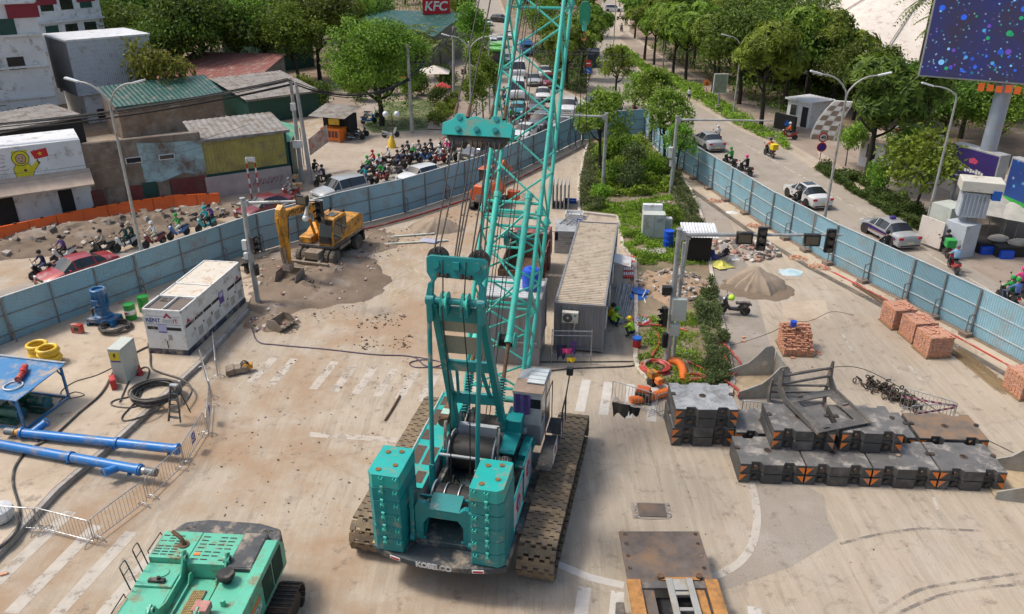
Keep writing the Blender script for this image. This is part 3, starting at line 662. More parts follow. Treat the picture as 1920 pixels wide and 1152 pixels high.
# ---- lattice boom
BA = R(58); bd = V(0, math.cos(BA), math.sin(BA)); bnrm = V(0, -math.sin(BA), math.cos(BA))     # along, and towards the crane's back
foot = V(0, 1.9, 2.0); HW = 1.1; HT = .9; BL = 41.0
boom = link("lattice_boom", None, crane)
mid = V(0, 10.0, 16.64) - bnrm*HT                              # a point of the boom axis
tm = (mid - foot).dot(bd); off = mid - foot - bd*tm
J0 = 8.2                                                        # butt section ends here
def bp(t, sx, sn):
    """point of a chord at distance t from the foot pin"""
    k = min(1, t/J0); hw = HW; ht = .12 + (HT-.12)*min(1, t/4.6)
    if t > BL-5: q = (BL-t)/5; hw = .45+(HW-.45)*q; ht = .35+(HT-.35)*q
    return foot + bd*t + off*k + V(sx*hw,0,0) + bnrm*(sn*ht)
for sx in (-1,1):
    for sn in (-1,1):
        for a, e in ((0.0,4.6),(4.6,J0),(J0,BL-5),(BL-5,BL)):
            MB().cyl(bp(a,sx,sn), bp(e,sx,sn), .085 if sn > 0 else .08, n=12).build("chord", m_mint, boom)
        for t in (J0, 17.5, 26.5):
            b = MB(); p = bp(t,sx,sn); b.cyl(p-bd*.16, p+bd*.16, .125, n=10); b.cyl(p-V(.17,0,0), p+V(.17,0,0), .06, n=8); b.build("pin_joint", m_mint, boom)
def lace(p, q, r=.042):
    MB().cyl(p, q, r, n=7, caps=False).build("lacing", m_mint, boom)
def lace_run(t0, t1, n, butt=False):
    st = (t1-t0)/n
    for i in range(n):
        a, e = t0+st*i, t0+st*(i+1); f_ = 1 if i % 2 else -1
        lace(bp(a,-f_,1), bp(e,f_,1)); lace(bp(a,f_,-1), bp(e,-f_,-1))
        for sx in (-1,1): lace(bp(a,sx,f_), bp((a+e)/2,sx,-f_), .04); lace(bp((a+e)/2,sx,-f_), bp(e,sx,f_), .04)
for t in (1.4, 4.6, J0-.25, J0+.3, 17.3, 17.8, 26.3, 26.8, BL-5):
    for sn in (-1,1): lace(bp(t,-1,sn), bp(t,1,sn), .06)
    for sx in (-1,1): lace(bp(t,sx,-1), bp(t,sx,1), .05)
lace_run(1.4, 4.6, 3); lace_run(4.6, J0-.3, 3); lace_run(J0+.35, 17.3, 5); lace_run(17.8, 26.3, 4); lace_run(26.8, 36, 4)
MB().bx(-1.3,1.3,1.75,2.05,1.85,2.15).cyl((-1.35,1.9,2.0),(1.35,1.9,2.0),.14,n=14).build("foot_pin", m_teal, crane)
MB().cyl(bp(1.0,-1,1), bp(1.0,1,1), .12, n=12).build("boom_cross_tube", m_mint, boom)
tip = foot + bd*BL + off
b = MB()
for x in (-.45,-.15,.15,.45): b.lathe([(.1,-.08),(.42,-.09),(.42,.09),(.1,.08)], tip + V(x,.3,.1), 18, 'x')
b.bx(tip.x-.65,tip.x+.65,tip.y-.35,tip.y+.55,tip.z-.25,tip.z-.05); b.build("boom_head", m_mint, boom)
# guide sheaves seen inside the butt
b = MB(); p = bp(J0-.9,0,0); b.lathe([(.1,-.05),(.36,-.06),(.36,.06),(.1,.05)], p+V(.25,0,0), 18, 'x'); b.lathe([(.1,-.05),(.36,-.06),(.36,.06),(.1,.05)], p+V(-.25,0,0), 18, 'x'); b.cyl(p-V(1,0,0), p+V(1,0,0), .05, n=8); b.build("guide_sheave", m_teal, boom)
b = MB(); p = bp(3.2,0,0)+bnrm*.55; b.lathe([(.05,-.28),(.24,-.28),(.24,.28),(.05,.28)], p+V(.35,0,0), 16, 'x'); b.build("small_drum", m_rope, boom)
for s_ in (-1,1):
    b = MB(); p = bp(3.2,0,0)+bnrm*.55+V(.35+s_*.3,0,0); b.lathe([(.05,-.02),(.36,-.02),(.36,.02),(.05,.02)], p, 18, 'x'); b.build("drum_flange", m_mint, boom)
# hoist ropes along the boom
for x0, x1 in ((-.3,-.28),(-.18,-.2),(.12,.12),(.26,.22)):
    MB().cyl(V(x0,.4,2.9), bp(BL-1,0,1)+V(x1,0,0)+bnrm*.25, .018, n=5).build("hoist_rope", m_rope, crane)
# pendants from the bridle to the boom head
for x, xt in ((-.86,-.5),(-.42,-.4),(.36,.4),(.80,.5)):
    p = SPR + V(x,.2,.3); q = tip + V(xt,-.3,.4); MB().cyl(p, p+(q-p).normalized()*.5, .07, .05, n=8).build("pendant_socket", m_rusty, crane)
    MB().cyl(p, q, .024, n=6).build("pendant_rope", m_rope, crane)
# ---- boom backstops: thick tubes with spring ends
for s_ in (-1,1):
    p = V(s_*.62, 5.75, 9.9); q = V(s_*.62, .35, 3.2); d = (p-q); L = d.length; u = d/L
    bs = link("backstop", None, crane)
    MB().cyl(q+u*3.0, p, .125, n=14).cyl(q+u*2.9, q+u*3.15, .17, .135, n=12).cyl(p-u*.1, p+u*.12, .15, n=10).build("backstop_tube", m_mint, bs)
    MB().cyl(q+u*1.5, q+u*3.0, .075, n=10).build("backstop_rod", m_rusty, bs)
    sd = u.cross(V(1,0,0)).normalized(); pts = []
    for i in range(14*10): 
        a = 2*PI*i/10; pts.append(q + u*(.15+1.4*i/139) + V(1,0,0)*(.13*math.cos(a)) + sd*(.13*math.sin(a)))
    MB().tube(pts, .03, 5).build("spring", m_teal, bs)
    MB().cyl(q, q+u*1.6, .06, n=8).build("spring_guide", m_dsteel, bs)
def bs(t, s_): return V(s_*.62,.35,3.2).lerp(V(s_*.62,5.75,9.9), t)
for i, (a, e) in enumerate(((.42,.60),(.60,.76),(.76,.93))):
    f_ = 1 if i % 2 else -1
    lace(bs(a,f_), bs(e,-f_), .045); lace(bs(e,-1), bs(e,1), .05)
# ---- hook block and slings under the boom head
HK = V(0,0,0); hx = tip.x+.1; hy = tip.y+.3
for x in (-.16,-.06,.06,.16):
    MB().cyl((hx+x,hy,15.6),(tip.x+x*2,hy,tip.z),.02,n=5).build("hook_rope", m_rope, crane)
hk = thing("hook_block", "teal hook block hanging from the crane above the far carriageway", "hook", crane.matrix_basis @ V(hx,hy,13.9), CRH); hk.scale = (.6,.6,.65)
b = MB()
for y in (-.26,.16): b.prism([(-.42,.6),(-.5,1.2),(-.5,2.1),(-.3,2.5),(.3,2.5),(.5,2.1),(.5,1.2),(.42,.6)], 'y', y, y+.1)
b.build("cheek_plate", mat("bottle green paint", (.015,.24,.13), .45, 0, .15, 3, DUST, .3), hk, bev=.03)
b = MB()
for y in (-.08,.08): b.lathe([(.1,-.06),(.44,-.07),(.44,.07),(.1,.06)], (0,y,1.75), 20, 'y')
b.build("sheave", m_black, hk)
MB().cyl((0,0,.1),(0,0,.9),.2,.3,n=12).build("swivel", m_mint, hk)
MB().tube([(0,0,.2),(0,0,-.1),(.2,0,-.3),(.2,0,-.55),(0,0,-.7),(-.2,0,-.6),(-.26,0,-.4)],[.1,.1,.1,.1,.09,.07,.03],8).build("hook", mat("rust orange hook", (.25,.1,.04), .7), hk)
sl = thing("wire_sling", "thin looped wire sling dangling from the hook block beside the hoarding", "sling", hk.location + V(0,0,-6.7), CRH)
for k, (dx, ww) in enumerate(((-.5,.25),(-.1,.22),(.35,.2))):
    b = MB(); p = V(dx*.3,0,6.1); q = V(dx,0,1.2); pts = [p, q] + [q + V(ww*math.sin(a), 0, -.6+.6*math.cos(a)) for a in [PI*i/6 for i in range(1,12)]] + [q + V(0,0,.4)]
    b.tube(pts, .02, 5); b.build("loop", m_rope, sl)
# ================================================================== containers
m_cgrey = paint("grey container paint", (.19,.195,.21), (.24,.2,.16), .3, scale=.8)
m_croof = mat("rusty pale container roof", (.47,.40,.31), .8, .05, .12, 1.2, (.27,.19,.13), .3, 2.5)
m_cwhite = paint("whitish container roof", (.55,.56,.56), (.3,.25,.2), .3)
m_acw = paint("ivory plastic", (.58,.56,.49), DUST, .2)
def corr(mb, a, b, z0, z1, n, dep, nrm):
    """corrugated wall from a to b"""
    a = Vector(a); b = Vector(b); nrm = Vector(nrm); vs = []
    st = [0,.28,.42,.86,1.0]; of = [0,0,1,1,0]
    k = 0
    for i in range(n):
        for s_, o_ in zip(st[:-1], of[:-1]):
            p = a.lerp(b, (i+s_)/n) + nrm*(dep*(0 if o_ == 0 else -1)); vs += [(p.x,p.y,z0),(p.x,p.y,z1)]; k += 1
    vs += [(b.x,b.y,z0),(b.x,b.y,z1)]
    mb.add(vs, [(2*i,2*i+2,2*i+3,2*i+1) for i in range(k)])
def container(name, label, loc, hd, L, w, h, m, mr, z0=.12):
    """local x 0..w (width), y 0..L"""
    t = thing(name, label, "container", loc, hd)
    for nm, a, b, nr, n in (("end_wall",(.07,.03),(w-.07,.03),(0,-1,0),8),("side_wall",(w-.03,.07),(w-.03,L-.07),(1,0,0),int(L/.28)),("end_wall",(w-.07,L-.03),(.07,L-.03),(0,1,0),8),("side_wall",(.03,L-.07),(.03,.07),(-1,0,0),int(L/.28))):
        q = MB(); corr(q, (*a,0), (*b,0), z0+.1, h-.1, n, .036, nr); q.build(nm, m, t, sharp=20)
    r = MB(); n = int(L/.21); vs = []; k = 0
    for i in range(n):
        for s_, o_ in ((0,0),(.4,0),(.5,-.05),(.9,-.05)):
            y = .07+(L-.14)*(i+s_)/n; vs += [(.07,y,h-.03+o_),(w-.07,y,h-.03+o_)]; k += 1
    vs += [(.07,L-.07,h-.03),(w-.07,L-.07,h-.03)]; r.add(vs, [(2*i,2*i+1,2*i+3,2*i+2) for i in range(k)]); r.build("roof", mr, t, sharp=15)
    for x in (0, w-.1):
        for y in (0, L-.1):
            MB().bx(x,x+.1,y,y+.1,z0,h).bx(x-.012,x+.112,y-.012,y+.16,h-.11,h+.012).bx(x-.012,x+.112,y-.012,y+.16,z0-.01,z0+.11).build("corner_post", m, t)
    for zz in (z0+.02, h-.12):
        for x0_, x1_, y0_, y1_ in ((.1,w-.1,.0,.09),(.1,w-.1,L-.09,L),(.0,.09,.1,L-.1),(w-.09,w,.1,L-.1)):
            MB().bx(x0_,x1_,y0_,y1_,zz,zz+.12).build("frame_rail", m, t)
    return t
def ac_unit(parent, x, y, z, hd=0, name="air_conditioner", w=.8):
    a = link(name, None, parent, (x,y,z), -R(hd)); MB().bx(-w/2,w/2,-.3,0,0,.56).build("casing", m_acw, a, bev=.02)
    MB().lathe([(.0,-.31),(.22,-.31),(.24,-.30),(.0,-.30)], (-w*.14,0,.28), 20, 'y').build("fan_grille", mat("fan grille", (.11,.105,.10), .7, .2), a); MB().lathe([(.0,-.316),(.06,-.316),(.06,-.31),(.0,-.31)], (-w*.14,0,.28), 10, 'y').build("fan_hub", m_acw, a)
    for s_ in (-1,1): MB().bx(s_*w*.36-.02,s_*w*.36+.02,-.32,0,-.05,0).build("bracket", m_steel, a)
    return a
ct = container("shipping_container", "long grey shipping container with rusty pale ribbed roof and wall-hung air conditioner", at(1037,657), 9.8, 12.19, 2.5, 2.66, m_cgrey, m_croof)
a = ac_unit(ct, .82, -.02, 1.75); MB().bx(.2,.3,-.302,-.3,.36,.46).build("green_sticker", mat("green sticker", (.02,.25,.18), .5), a)
MB().tube([(.2,-.1,0),(.22,-.1,-.2),(.18,-.1,-.45)], .02).build("drain_hose", m_white, a)
for y in (.5,3.2,6.2,9.0):
    wn = MB().bx(2.5,2.56,y,y+1.0,1.15,1.95).build("window_shutter", m_white, ct, bev=.01)
MB().add([(2.5,7.6,1.9),(3.5,7.4,1.75),(3.5,8.9,1.75),(2.5,8.9,1.95),(2.5,7.6,1.86),(3.5,7.4,1.71),(3.5,8.9,1.71),(2.5,8.9,1.91)],[(0,1,2,3),(7,6,5,4),(0,4,5,1),(1,5,6,2),(2,6,7,3),(3,7,4,0)]).build("awning", m_cwhite, ct)
ct2 = container("shipping_container", "short grey container with whitish roof raised on a base behind the crane boom", at(897,680)+V(0,0,.95), 8.7, 2.44, 3.05, 2.66, m_cgrey, m_cwhite)
MB().bx(.05,3.0,.05,2.4,-.95,.1).build("base_plinth", m_cgrey, ct2, bev=.02)
MB().cyl((.2,-.06,.35),(2.9,-.06,.35),.03,n=6).build("lock_bar", m_steel, ct2)
tk = thing("water_tank", "bright blue plastic water tank standing on the short container roof", "tank", at(996,541,3.6), 0)
MB().lathe([(.36,0),(.43,.05),(.44,.3),(.42,.33),(.44,.36),(.44,.62),(.42,.65),(.44,.68),(.43,.9),(.36,1.02),(.14,1.08)], (0,0,0), 26).build("tank_body", mat("blue plastic", (.008,.075,.52), .35, 0, .08), tk)
MB().cyl((0,0,1.07),(0,0,1.13),.15,n=16).build("lid", mat("blue plastic", (0,0,0)), tk); MB().bx(-.1,.08,-.452,-.44,.5,.58).build("logo_patch", m_redlamp, tk)
# ================================================================== dump truck behind the short container
m_tred = paint("dusty red truck paint", (.22,.035,.035), DUST, .4)
t = thing("dump_truck", "red dump truck with an empty brown tipper bed behind the crane boom", "truck", V(.35,40.0,0), 9)
MB().bx(-1.15,1.15,0,.06,1.15,2.3).bx(-1.15,-1.09,.0,5.0,1.1,2.35).bx(1.09,1.15,.0,5.0,1.1,2.35).bx(-1.15,1.15,4.94,5.0,1.1,2.7).bx(-1.12,1.12,.03,4.97,1.05,1.12).build("tipper_bed", m_rusty, t, bev=.01)
b = MB()
for k in range(6): b.bx(1.15,1.22,.2+k*.9,.3+k*.9,1.1,2.4)
b.build("bed_rib", m_tred, t, kind="stuff")
MB().prism([(5.2,.7),(5.2,2.5),(5.4,2.68),(6.6,2.62),(7.0,1.8),(7.05,.7)], 'x', -1.1, 1.1).build("cab", m_tred, t, bev=.06, seg=3); MB().bx(-.95,.95,5.18,5.2,1.7,2.35).build("rear_window", m_glass, t, sharp=0)
MB().bx(-.45,.45,-.1,6.5,.7,.95).build("chassis", m_dsteel, t)
for y in (.9,2.0,5.9):
    for s_ in (-1,1): MB().lathe([(.2,-.14),(.45,-.15),(.5,-.1),(.5,.1),(.45,.15),(.2,.14)], (s_*.95,y,.5), 18, 'x').build("wheel", m_black, t)
for s_ in (-1,1): MB().bar((s_*1.1,6.6,2.3),(s_*1.4,6.5,2.2),.03).bx(s_*1.4-.1,s_*1.4+.1,6.42,6.5,1.75,2.3).build("mirror", m_black, t, bev=.03)
# ================================================================== wheeled excavator (yellow)
m_yel = paint("excavator yellow paint", (.62,.27,.015), (.10,.07,.045), .5, dscale=1.8)
m_mud = mat("dried mud steel", (.22,.17,.125), .9, .05, .3, 3, (.32,.27,.22), .5, bump=.5)
ex = thing("wheeled_excavator", "muddy yellow wheeled excavator with its bucket resting on dug-up soil", "excavator", V(-11.8,48.1,0), 197)
def tyre_wheel(parent, x, y, r=.5, w=.34, rim=m_mud):
    q = link("wheel", None, parent, (x,y,r)); b = MB(); pr = [(r*.55,-w/2),(r*.88,-w/2),(r,-w*.36),(r,w*.36),(r*.88,w/2),(r*.55,w/2)]; b.lathe(pr, (0,0,0), 22, 'x')
    for i in range(18):
        a_ = 2*PI*i/18; b.box((0, math.cos(a_)*r*.985, math.sin(a_)*r*.985), (w*.8,.07,.05), rx=a_+PI/2)
    b.build("tyre", m_tyremud, q); MB().lathe([(.03,-w*.3),(r*.56,-w*.42),(r*.56,w*.42),(.03,w*.3)], (0,0,0), 16, 'x').build("rim", rim, q); return q
m_tyremud = mat("muddy tyre rubber", (.075,.065,.055), .85, 0, .3, 4, (.24,.19,.14), .5, bump=.3)
for y in (-1.55,1.5):
    for x in (-1.18,-.78,.78,1.18): tyre_wheel(ex, x, y)
    MB().bx(-1.1,1.1,y-.15,y+.15,.4,.7).build("axle", m_mud, ex)
MB().bx(-.5,.5,-2.3,2.3,.55,1.05).bx(-1.2,1.2,-.7,.7,.75,1.0).cyl((0,0,1.0),(0,0,1.2),.7,n=20).build("undercarriage", m_mud, ex, bev=.04)
MB().prism([(2.35,.12),(2.62,.2),(2.72,.55),(2.6,.6),(2.5,.35),(2.3,.2)], 'x', -1.35, 1.35).build("dozer_blade", m_mud, ex, bev=.02)
for x in (-.55,.55): MB().bar((x,1.7,.6),(x,2.5,.4),.16,.2).build("blade_arm", m_mud, ex)
MB().box((-1.62,2.75,.22),(.5,.5,.08), rz=.6).build("blade_wing", m_mud, ex)
for x in (-1.0,1.0): MB().bx(x-.22,x+.22,-2.6,-2.35,.3,1.1).build("mud_flap", m_black, ex)
MB().prism([(-2.3,1.2),(-2.55,1.4),(-2.55,2.15),(-2.2,2.3),(-.3,2.25),(-.3,1.2)], 'x', -1.22, 1.22).build("engine_cover", m_yel, ex, bev=.08, seg=3)
MB().bx(-1.25,1.25,-2.5,1.6,1.1,1.28).build("revolving_deck", mat("dark grey paint", (.06,.06,.062), .6, 0, .2, 2, DUST, .4), ex, bev=.03)
MB().prism([(-.3,1.28),(-.3,2.1),(.6,1.75),(1.5,1.7),(1.5,1.28)], 'x', .35, 1.22).build("tool_box", m_yel, ex, bev=.05)
MB().bx(-.1,.7,-2.2,-.9,2.28,2.45).cyl((.5,-1.4,2.4),(.5,-1.4,2.8),.07,n=8).build("engine_grille", m_black, ex, bev=.03)
cb = link("cab", None, ex)
MB().prism([(-.35,1.28),(-.4,2.85),(-.25,2.98),(1.1,2.98),(1.35,2.6),(1.55,1.9),(1.55,1.28)], 'x', -1.2, -.22).build("cab_shell", m_yel, cb, bev=.06, seg=3)
MB().prism([(.42,1.75),(.42,2.8),(1.05,2.8),(1.27,2.5),(1.44,1.85),(1.3,1.45),(.5,1.45)], 'x', -1.225, -1.19).build("door_window", m_glass, cb)
MB().prism([(-.25,1.95),(-.28,2.75),(.34,2.8),(.34,1.75)], 'x', -1.225, -1.19).build("side_window", m_glass, cb)
MB().add([(-1.12,1.575,1.42),(-.3,1.575,1.42),(-.28,1.585,1.9),(-1.14,1.585,1.9)],[(0,1,2,3)]).add([(-1.14,1.585,1.9),(-.28,1.585,1.9),(-.28,1.39,2.6),(-1.14,1.39,2.6),(-.3,1.2,2.88),(-1.12,1.2,2.88)],[(0,1,2,3),(3,2,4,5)]).build("windscreen", m_glass, cb, sharp=0)
MB().bx(-1.0,-.42,.1,.8,2.985,3.03).build("roof_hatch", mat("tinted roof hatch", (.05,.04,.03), .3, 0, .2, 3, DUST, .4), cb, bev=.02)
for x in (-1.17,-.25): MB().bar((x,1.57,1.3),(x,1.57,1.9),.05).bar((x,1.57,1.9),(x,1.18,2.92),.05).build("pillar", m_yel, cb)
def arm(name, prof, x0, x1, parent, m): b = MB(); b.prism(prof, 'x', x0, x1); return b.build(name, m, parent, bev=.03)
bo = arm("boom", [(.45,1.45),(.15,1.7),(.55,3.2),(.85,3.75),(1.3,4.0),(2.4,4.25),(4.85,4.55),(5.05,4.35),(4.9,4.15),(2.6,3.78),(1.6,3.45),(1.2,3.0),(.85,1.8)], -.2, .2, ex, m_yel)
text_part("lettering", "HYUNDAI", .42, mat("dark lettering", (.05,.035,.02), .6), bo, frame((-.206,3.05,4.07),(0,-1,-.13),(0,-.13,1)), .004, .012)
arm("dipper_arm", [(4.55,4.35),(4.85,4.95),(5.2,4.75),(5.35,4.1),(5.15,3.0),(4.95,1.35),(4.75,1.3),(4.6,3.0),(4.6,4.0)], -.19, .19, ex, m_yel)
for s_ in (-1,1):
    MB().cyl((s_*.42,.9,1.7),(s_*.42,1.35,2.9),.09,n=10).build("boom_cylinder", m_yel, ex); MB().cyl((s_*.42,1.35,2.9),(s_*.3,1.75,3.6),.05,n=8).build("piston_rod", m_chrome, ex)
MB().cyl((0,1.9,4.42),(0,3.4,4.75),.1,n=10).build("arm_cylinder", m_yel, ex); MB().cyl((0,3.4,4.75),(0,4.8,4.88),.055,n=8).build("piston_rod", m_chrome, ex)
MB().cyl((0,5.3,4.3),(0,5.3,2.6),.085,n=10).build("bucket_cylinder", m_yel, ex)
MB().bar((-.12,5.25,2.5),(-.12,5.05,1.2),.08,.16).bar((.12,5.25,2.5),(.12,5.05,1.2),.08,.16).bx(-.25,.25,4.65,5.15,.95,1.35).build("linkage", m_mud, ex, bev=.02)
for k in range(4): MB().tube(smooth_path([V(-.22+.02*k,4.0,4.35),V(-.3,4.7,4.2),V(-.28,4.75,3.5),V(-.2,4.8,2.9)],4),.025,5).build("hose", m_black, ex)
prof = []
for i in range(9):
    a_ = R(100-22*i); prof.append((4.95+.62*math.cos(a_), .62+.60*math.sin(a_)))
inner = [(p[0]*.93+.34, p[1]*.90+.06) for p in prof[::-1]]
bk = MB().prism([(4.35,.95),(4.3,.5),(4.45,.15),(4.8,.03),(5.3,.06),(5.55,.25),(5.5,.32),(5.2,.16),(4.85,.13),(4.55,.25),(4.42,.5),(4.48,.95)], 'x', -.68, .68).build("bucket", m_mud, ex, bev=.015)
for s_ in (-1,1): MB().prism([(4.35,.95),(4.3,.5),(4.45,.15),(4.8,.03),(5.3,.06),(5.55,.25),(5.2,.85)], 'x', s_*.68-.02, s_*.68+.02).build("bucket_side", m_mud, bk)
# ================================================================== orange excavator seen from behind
m_or = paint("faded orange paint", (.55,.10,.025), (.2,.13,.09), .35)
t = thing("orange_excavator", "orange and grey tracked excavator parked behind the crane boom, rear end showing", "excavator", V(-1.75,58.2,0), 22)
MB().prism([(-.75,.75),(-1.0,.95),(-1.0,1.45),(-.75,1.75),(-.55,2.0),(.55,2.0),(.75,1.75),(1.0,1.45),(1.0,.95),(.75,.75)], 'y', -1.5, .9).build("engine_cover", m_or, t, bev=.15, seg=3)
MB().prism([(-1.55,.7),(-1.6,1.05),(-1.25,2.03),(.2,2.06),(.2,.7)], 'x', -.48, .48).build("counterweight", mat("worn grey plastic", (.14,.135,.13), .6, 0, .2, 3, DUST, .4), t, bev=.08, seg=3)
MB().bx(-.9,-.1,.1,1.4,1.2,2.75).build("cab", m_glass, t, bev=.08); MB().bx(-.93,-.07,.07,1.43,2.74,2.82).build("cab_roof", m_or, t, bev=.04)
for s_ in (-1,1): MB().prism([(-1.5,.3),(-1.3,.02),(1.3,.02),(1.5,.3),(1.3,.6),(-1.3,.6)], 'x', s_*.85-.22, s_*.85+.22).build("track", m_black, t, bev=.05)
MB().bx(-.6,.6,-1.0,1.0,.4,.75).build("undercarriage", m_dsteel, t)
MB().prism([(1.0,1.2),(1.2,2.6),(2.2,3.1),(3.9,2.0),(3.8,1.75),(2.2,2.75),(1.5,2.3),(1.5,1.2)], 'x', .1, .4).build("boom", m_or, t, bev=.03)
MB().bx(1.0,1.9,1.2,1.7,.3,1.0).build("side_box", m_or, t, bev=.05)
# ================================================================== green machine in the corner
m_gr = paint("light green machine paint", (.10,.43,.295), (.22,.13,.06), .3, dscale=2.2)
m_gdk = mat("scratched dark cover", (.055,.058,.062), .55, 0, .25, 3, DUST, .3)
gm = thing("tracked_base_machine", "light green tracked base machine without boom, seen from above at the frame edge", "machine", V(-9.25,16.55,0), 184); gm.scale = (.96,.97,.97)
MB().prism([(-1.95,-3.0),(-1.75,-3.4),(-1.0,-3.62),(.8,-3.68),(1.5,-3.5),(1.72,-3.2),(1.75,-2.9),(-1.95,-2.8)], 'z', .95, 2.1).build("counterweight", m_gdk, gm, bev=.1, seg=3)
for x, y in ((-1.4,-3.2),(1.2,-3.2)): MB().bx(x-.16,x+.16,y-.06,y+.06,2.08,2.104).build("lifting_slot", m_black, gm)
MB().bx(.62,1.9,-2.92,-1.72,1.0,2.2).build("engine_bay", m_gr, gm, bev=.03); MB().bx(-.75,.615,-2.92,-1.55,1.0,2.19).build("radiator_bay", m_gr, gm, bev=.03)
def slots(x0, x1, y0, y1, nx, ny, z, skip=.15, w=.2, h=.05):
    for i in range(nx):
        for j in range(ny):
            if rnd.random() < skip: continue
            b = MB(); X = x0+(x1-x0)*(i+.5)/nx; Y = y0+(y1-y0)*(j+.5)/ny; b.bx(X-w/2,X+w/2,Y-h/2,Y+h/2,z,z+.004); b.build("vent_slot", m_black, gm, sharp=0)
slots(1.1,1.85,-2.75,-1.8,3,8,2.2); slots(.65,1.05,-2.0,-1.75,1,2,2.2,0,.3); slots(-.6,.55,-2.8,-1.65,4,7,2.19,.2,.22)
MB().tube([(1.0,-2.3,2.2),(1.0,-2.3,2.36),(1.1,-2.35,2.46),(1.4,-2.5,2.55)],[.06,.06,.065,.06],12).cyl((1.0,-2.3,2.19),(1.0,-2.3,2.24),.17,n=14).build("exhaust", m_rusty, gm)
MB().bx(-1.55,-.78,-2.92,-1.35,1.0,2.26).bx(-1.52,-.8,-2.9,-1.4,2.25,2.28).build("air_cover", m_gdk, gm, bev=.03)
MB().prism([(-2.95,1.05),(-2.95,1.9),(-2.55,2.35),(1.8,2.35),(1.8,1.05)], 'x', -2.0, -1.6).build("side_house", m_gr, gm, bev=.03)
for y0 in (-2.6,-1.75,):
    lv = MB().bx(-2.012,-2.0,y0,y0+.75,1.2,2.15).build("louver_panel", m_black, gm, sharp=0)
    for k in range(9): MB().bx(-2.03,-2.012,y0+.02,y0+.73,1.25+k*.1,1.28+k*.1).build("slat", mat("dark green slat", (.02,.09,.05), .6), lv)
MB().bx(-2.015,-2.003,-.7,1.6,1.75,1.88).build("orange_stripe", m_orange, gm, sharp=0)
text_part("lettering", "KOBELCO", .38, m_white, gm, frame((-2.01,.1,1.5),(0,1,0),(0,0,1)), .003, .01)
MB().prism([(-1.6,1.0),(-1.6,2.12),(2.5,2.12),(2.5,1.0)], 'x', -1.58, -.72).build("cab_side_deck", m_gr, gm, bev=.02)
MB().lathe([(.08,0),(.14,.02),(.14,.12),(.26,.2),(.28,.3),(.24,.36),(.05,.38)], (-.95,-.95,2.12), 20).build("air_intake", m_black, gm)
MB().cyl((-1.2,-.05,2.12),(-1.2,-.05,2.32),.08,n=10).build("filler_cap", m_gr, gm)
MB().bx(-.70,.72,-1.5,2.5,1.0,1.62).build("centre_deck", m_gr, gm, bev=.02)
for x in (-.72,.66):
    MB().prism([(-1.75,1.5),(-1.78,2.5),(-1.6,2.62),(-1.45,2.3),(-1.2,1.98),(-.2,1.95),(.2,2.1),(.45,2.55),(.7,2.45),(.75,1.9),(1.2,1.7),(2.4,1.7),(2.4,1.4)], 'x', x-.035, x+.035).build("boom_bracket", m_gr, gm, bev=.015)
    for y in (-1.62,.5): MB().cyl((x-.09,y,2.36),(x+.09,y,2.36),.13,n=16).build("bracket_boss", m_gr, gm); MB().cyl((x-.095,y,2.36),(x+.095,y,2.36),.06,n=12).build("pin_hole", m_black, gm)
for x in (-.45,.42): MB().prism([(-1.5,1.6),(-1.45,1.95),(-1.3,1.98),(-1.15,1.75),(.2,1.72),(.35,1.6)], 'x', x-.02, x+.02).build("deck_rib", m_gr, gm)
MB().bx(-.22,.2,-1.0,.2,1.62,1.66).build("grating_frame", m_gdk, gm); b = MB()
for i in range(7):
    for j in range(18): b.bx(-.19+i*.057,-.15+i*.057,-.97+j*.064,-.93+j*.064,1.662,1.676)
b.build("grating", mat("dirty yellow grating", (.42,.29,.11), .8, 0, .3, 6), gm, kind="stuff")
MB().cyl((.12,.5,1.62),(.12,.5,1.628),.08,n=14).build("deck_hole", m_black, gm)
MB().bx(.72,1.9,-1.7,-.75,1.0,2.0).bx(.72,1.9,-.75,2.4,1.0,1.92).build("fuel_tank", m_gr, gm, bev=.03)
MB().cyl((1.25,-1.3,2.0),(1.25,-1.3,2.03),.2,n=18).build("round_hatch", m_gr, gm); MB().bx(1.0,1.5,-1.0,-.85,2.0,2.1).cyl((1.2,-.95,2.0),(1.2,-.95,2.16),.06,n=8).build("valve", m_black, gm)
for y in (-1.5,-.75):
    MB().tube(smooth_path([V(1.9,y-.14,1.95),V(2.05,y-.15,2.7),V(2.08,y-.1,2.82),V(2.08,y+.12,2.82),V(2.05,y+.17,2.7),V(1.92,y+.16,1.95)],4),.022,6).build("hand_rail", m_gdk, gm); MB().cyl((2.02,y-.14,2.5),(2.02,y+.16,2.5),.018,n=6).build("rail_bar", m_gdk, gm)
MB().tube([(1.93,-.3,1.93),(1.95,-.3,2.08),(1.95,1.9,2.0),(1.93,1.9,1.9)],.02).build("deck_rail", m_black, gm); MB().tube([(1.93,-2.7,2.2),(1.95,-2.7,2.3),(1.95,-1.85,2.3),(1.93,-1.85,2.2)],.02).build("deck_rail", m_black, gm)
MB().bx(-1.0,-.55,.15,.55,2.25,2.5).bx(-.95,-.6,.2,.5,1.7,2.25).build("lamp_bracket", mat("rusty pink primer", (.42,.2,.17), .8, 0, .25, 4), gm, bev=.03)
for k in range(3): MB().tube(smooth_path([V(-.3+.1*k,.9,1.66),V(-.2+.1*k,1.3,1.9),V(.1*k,1.8,1.7)],4),.03,6).build("hose", m_black, gm)
o = MB().bx(-.1,.1,-.05,.05,0,.006).build("orange_label", m_orange, gm); o.location = (.42,-1.95,2.192)
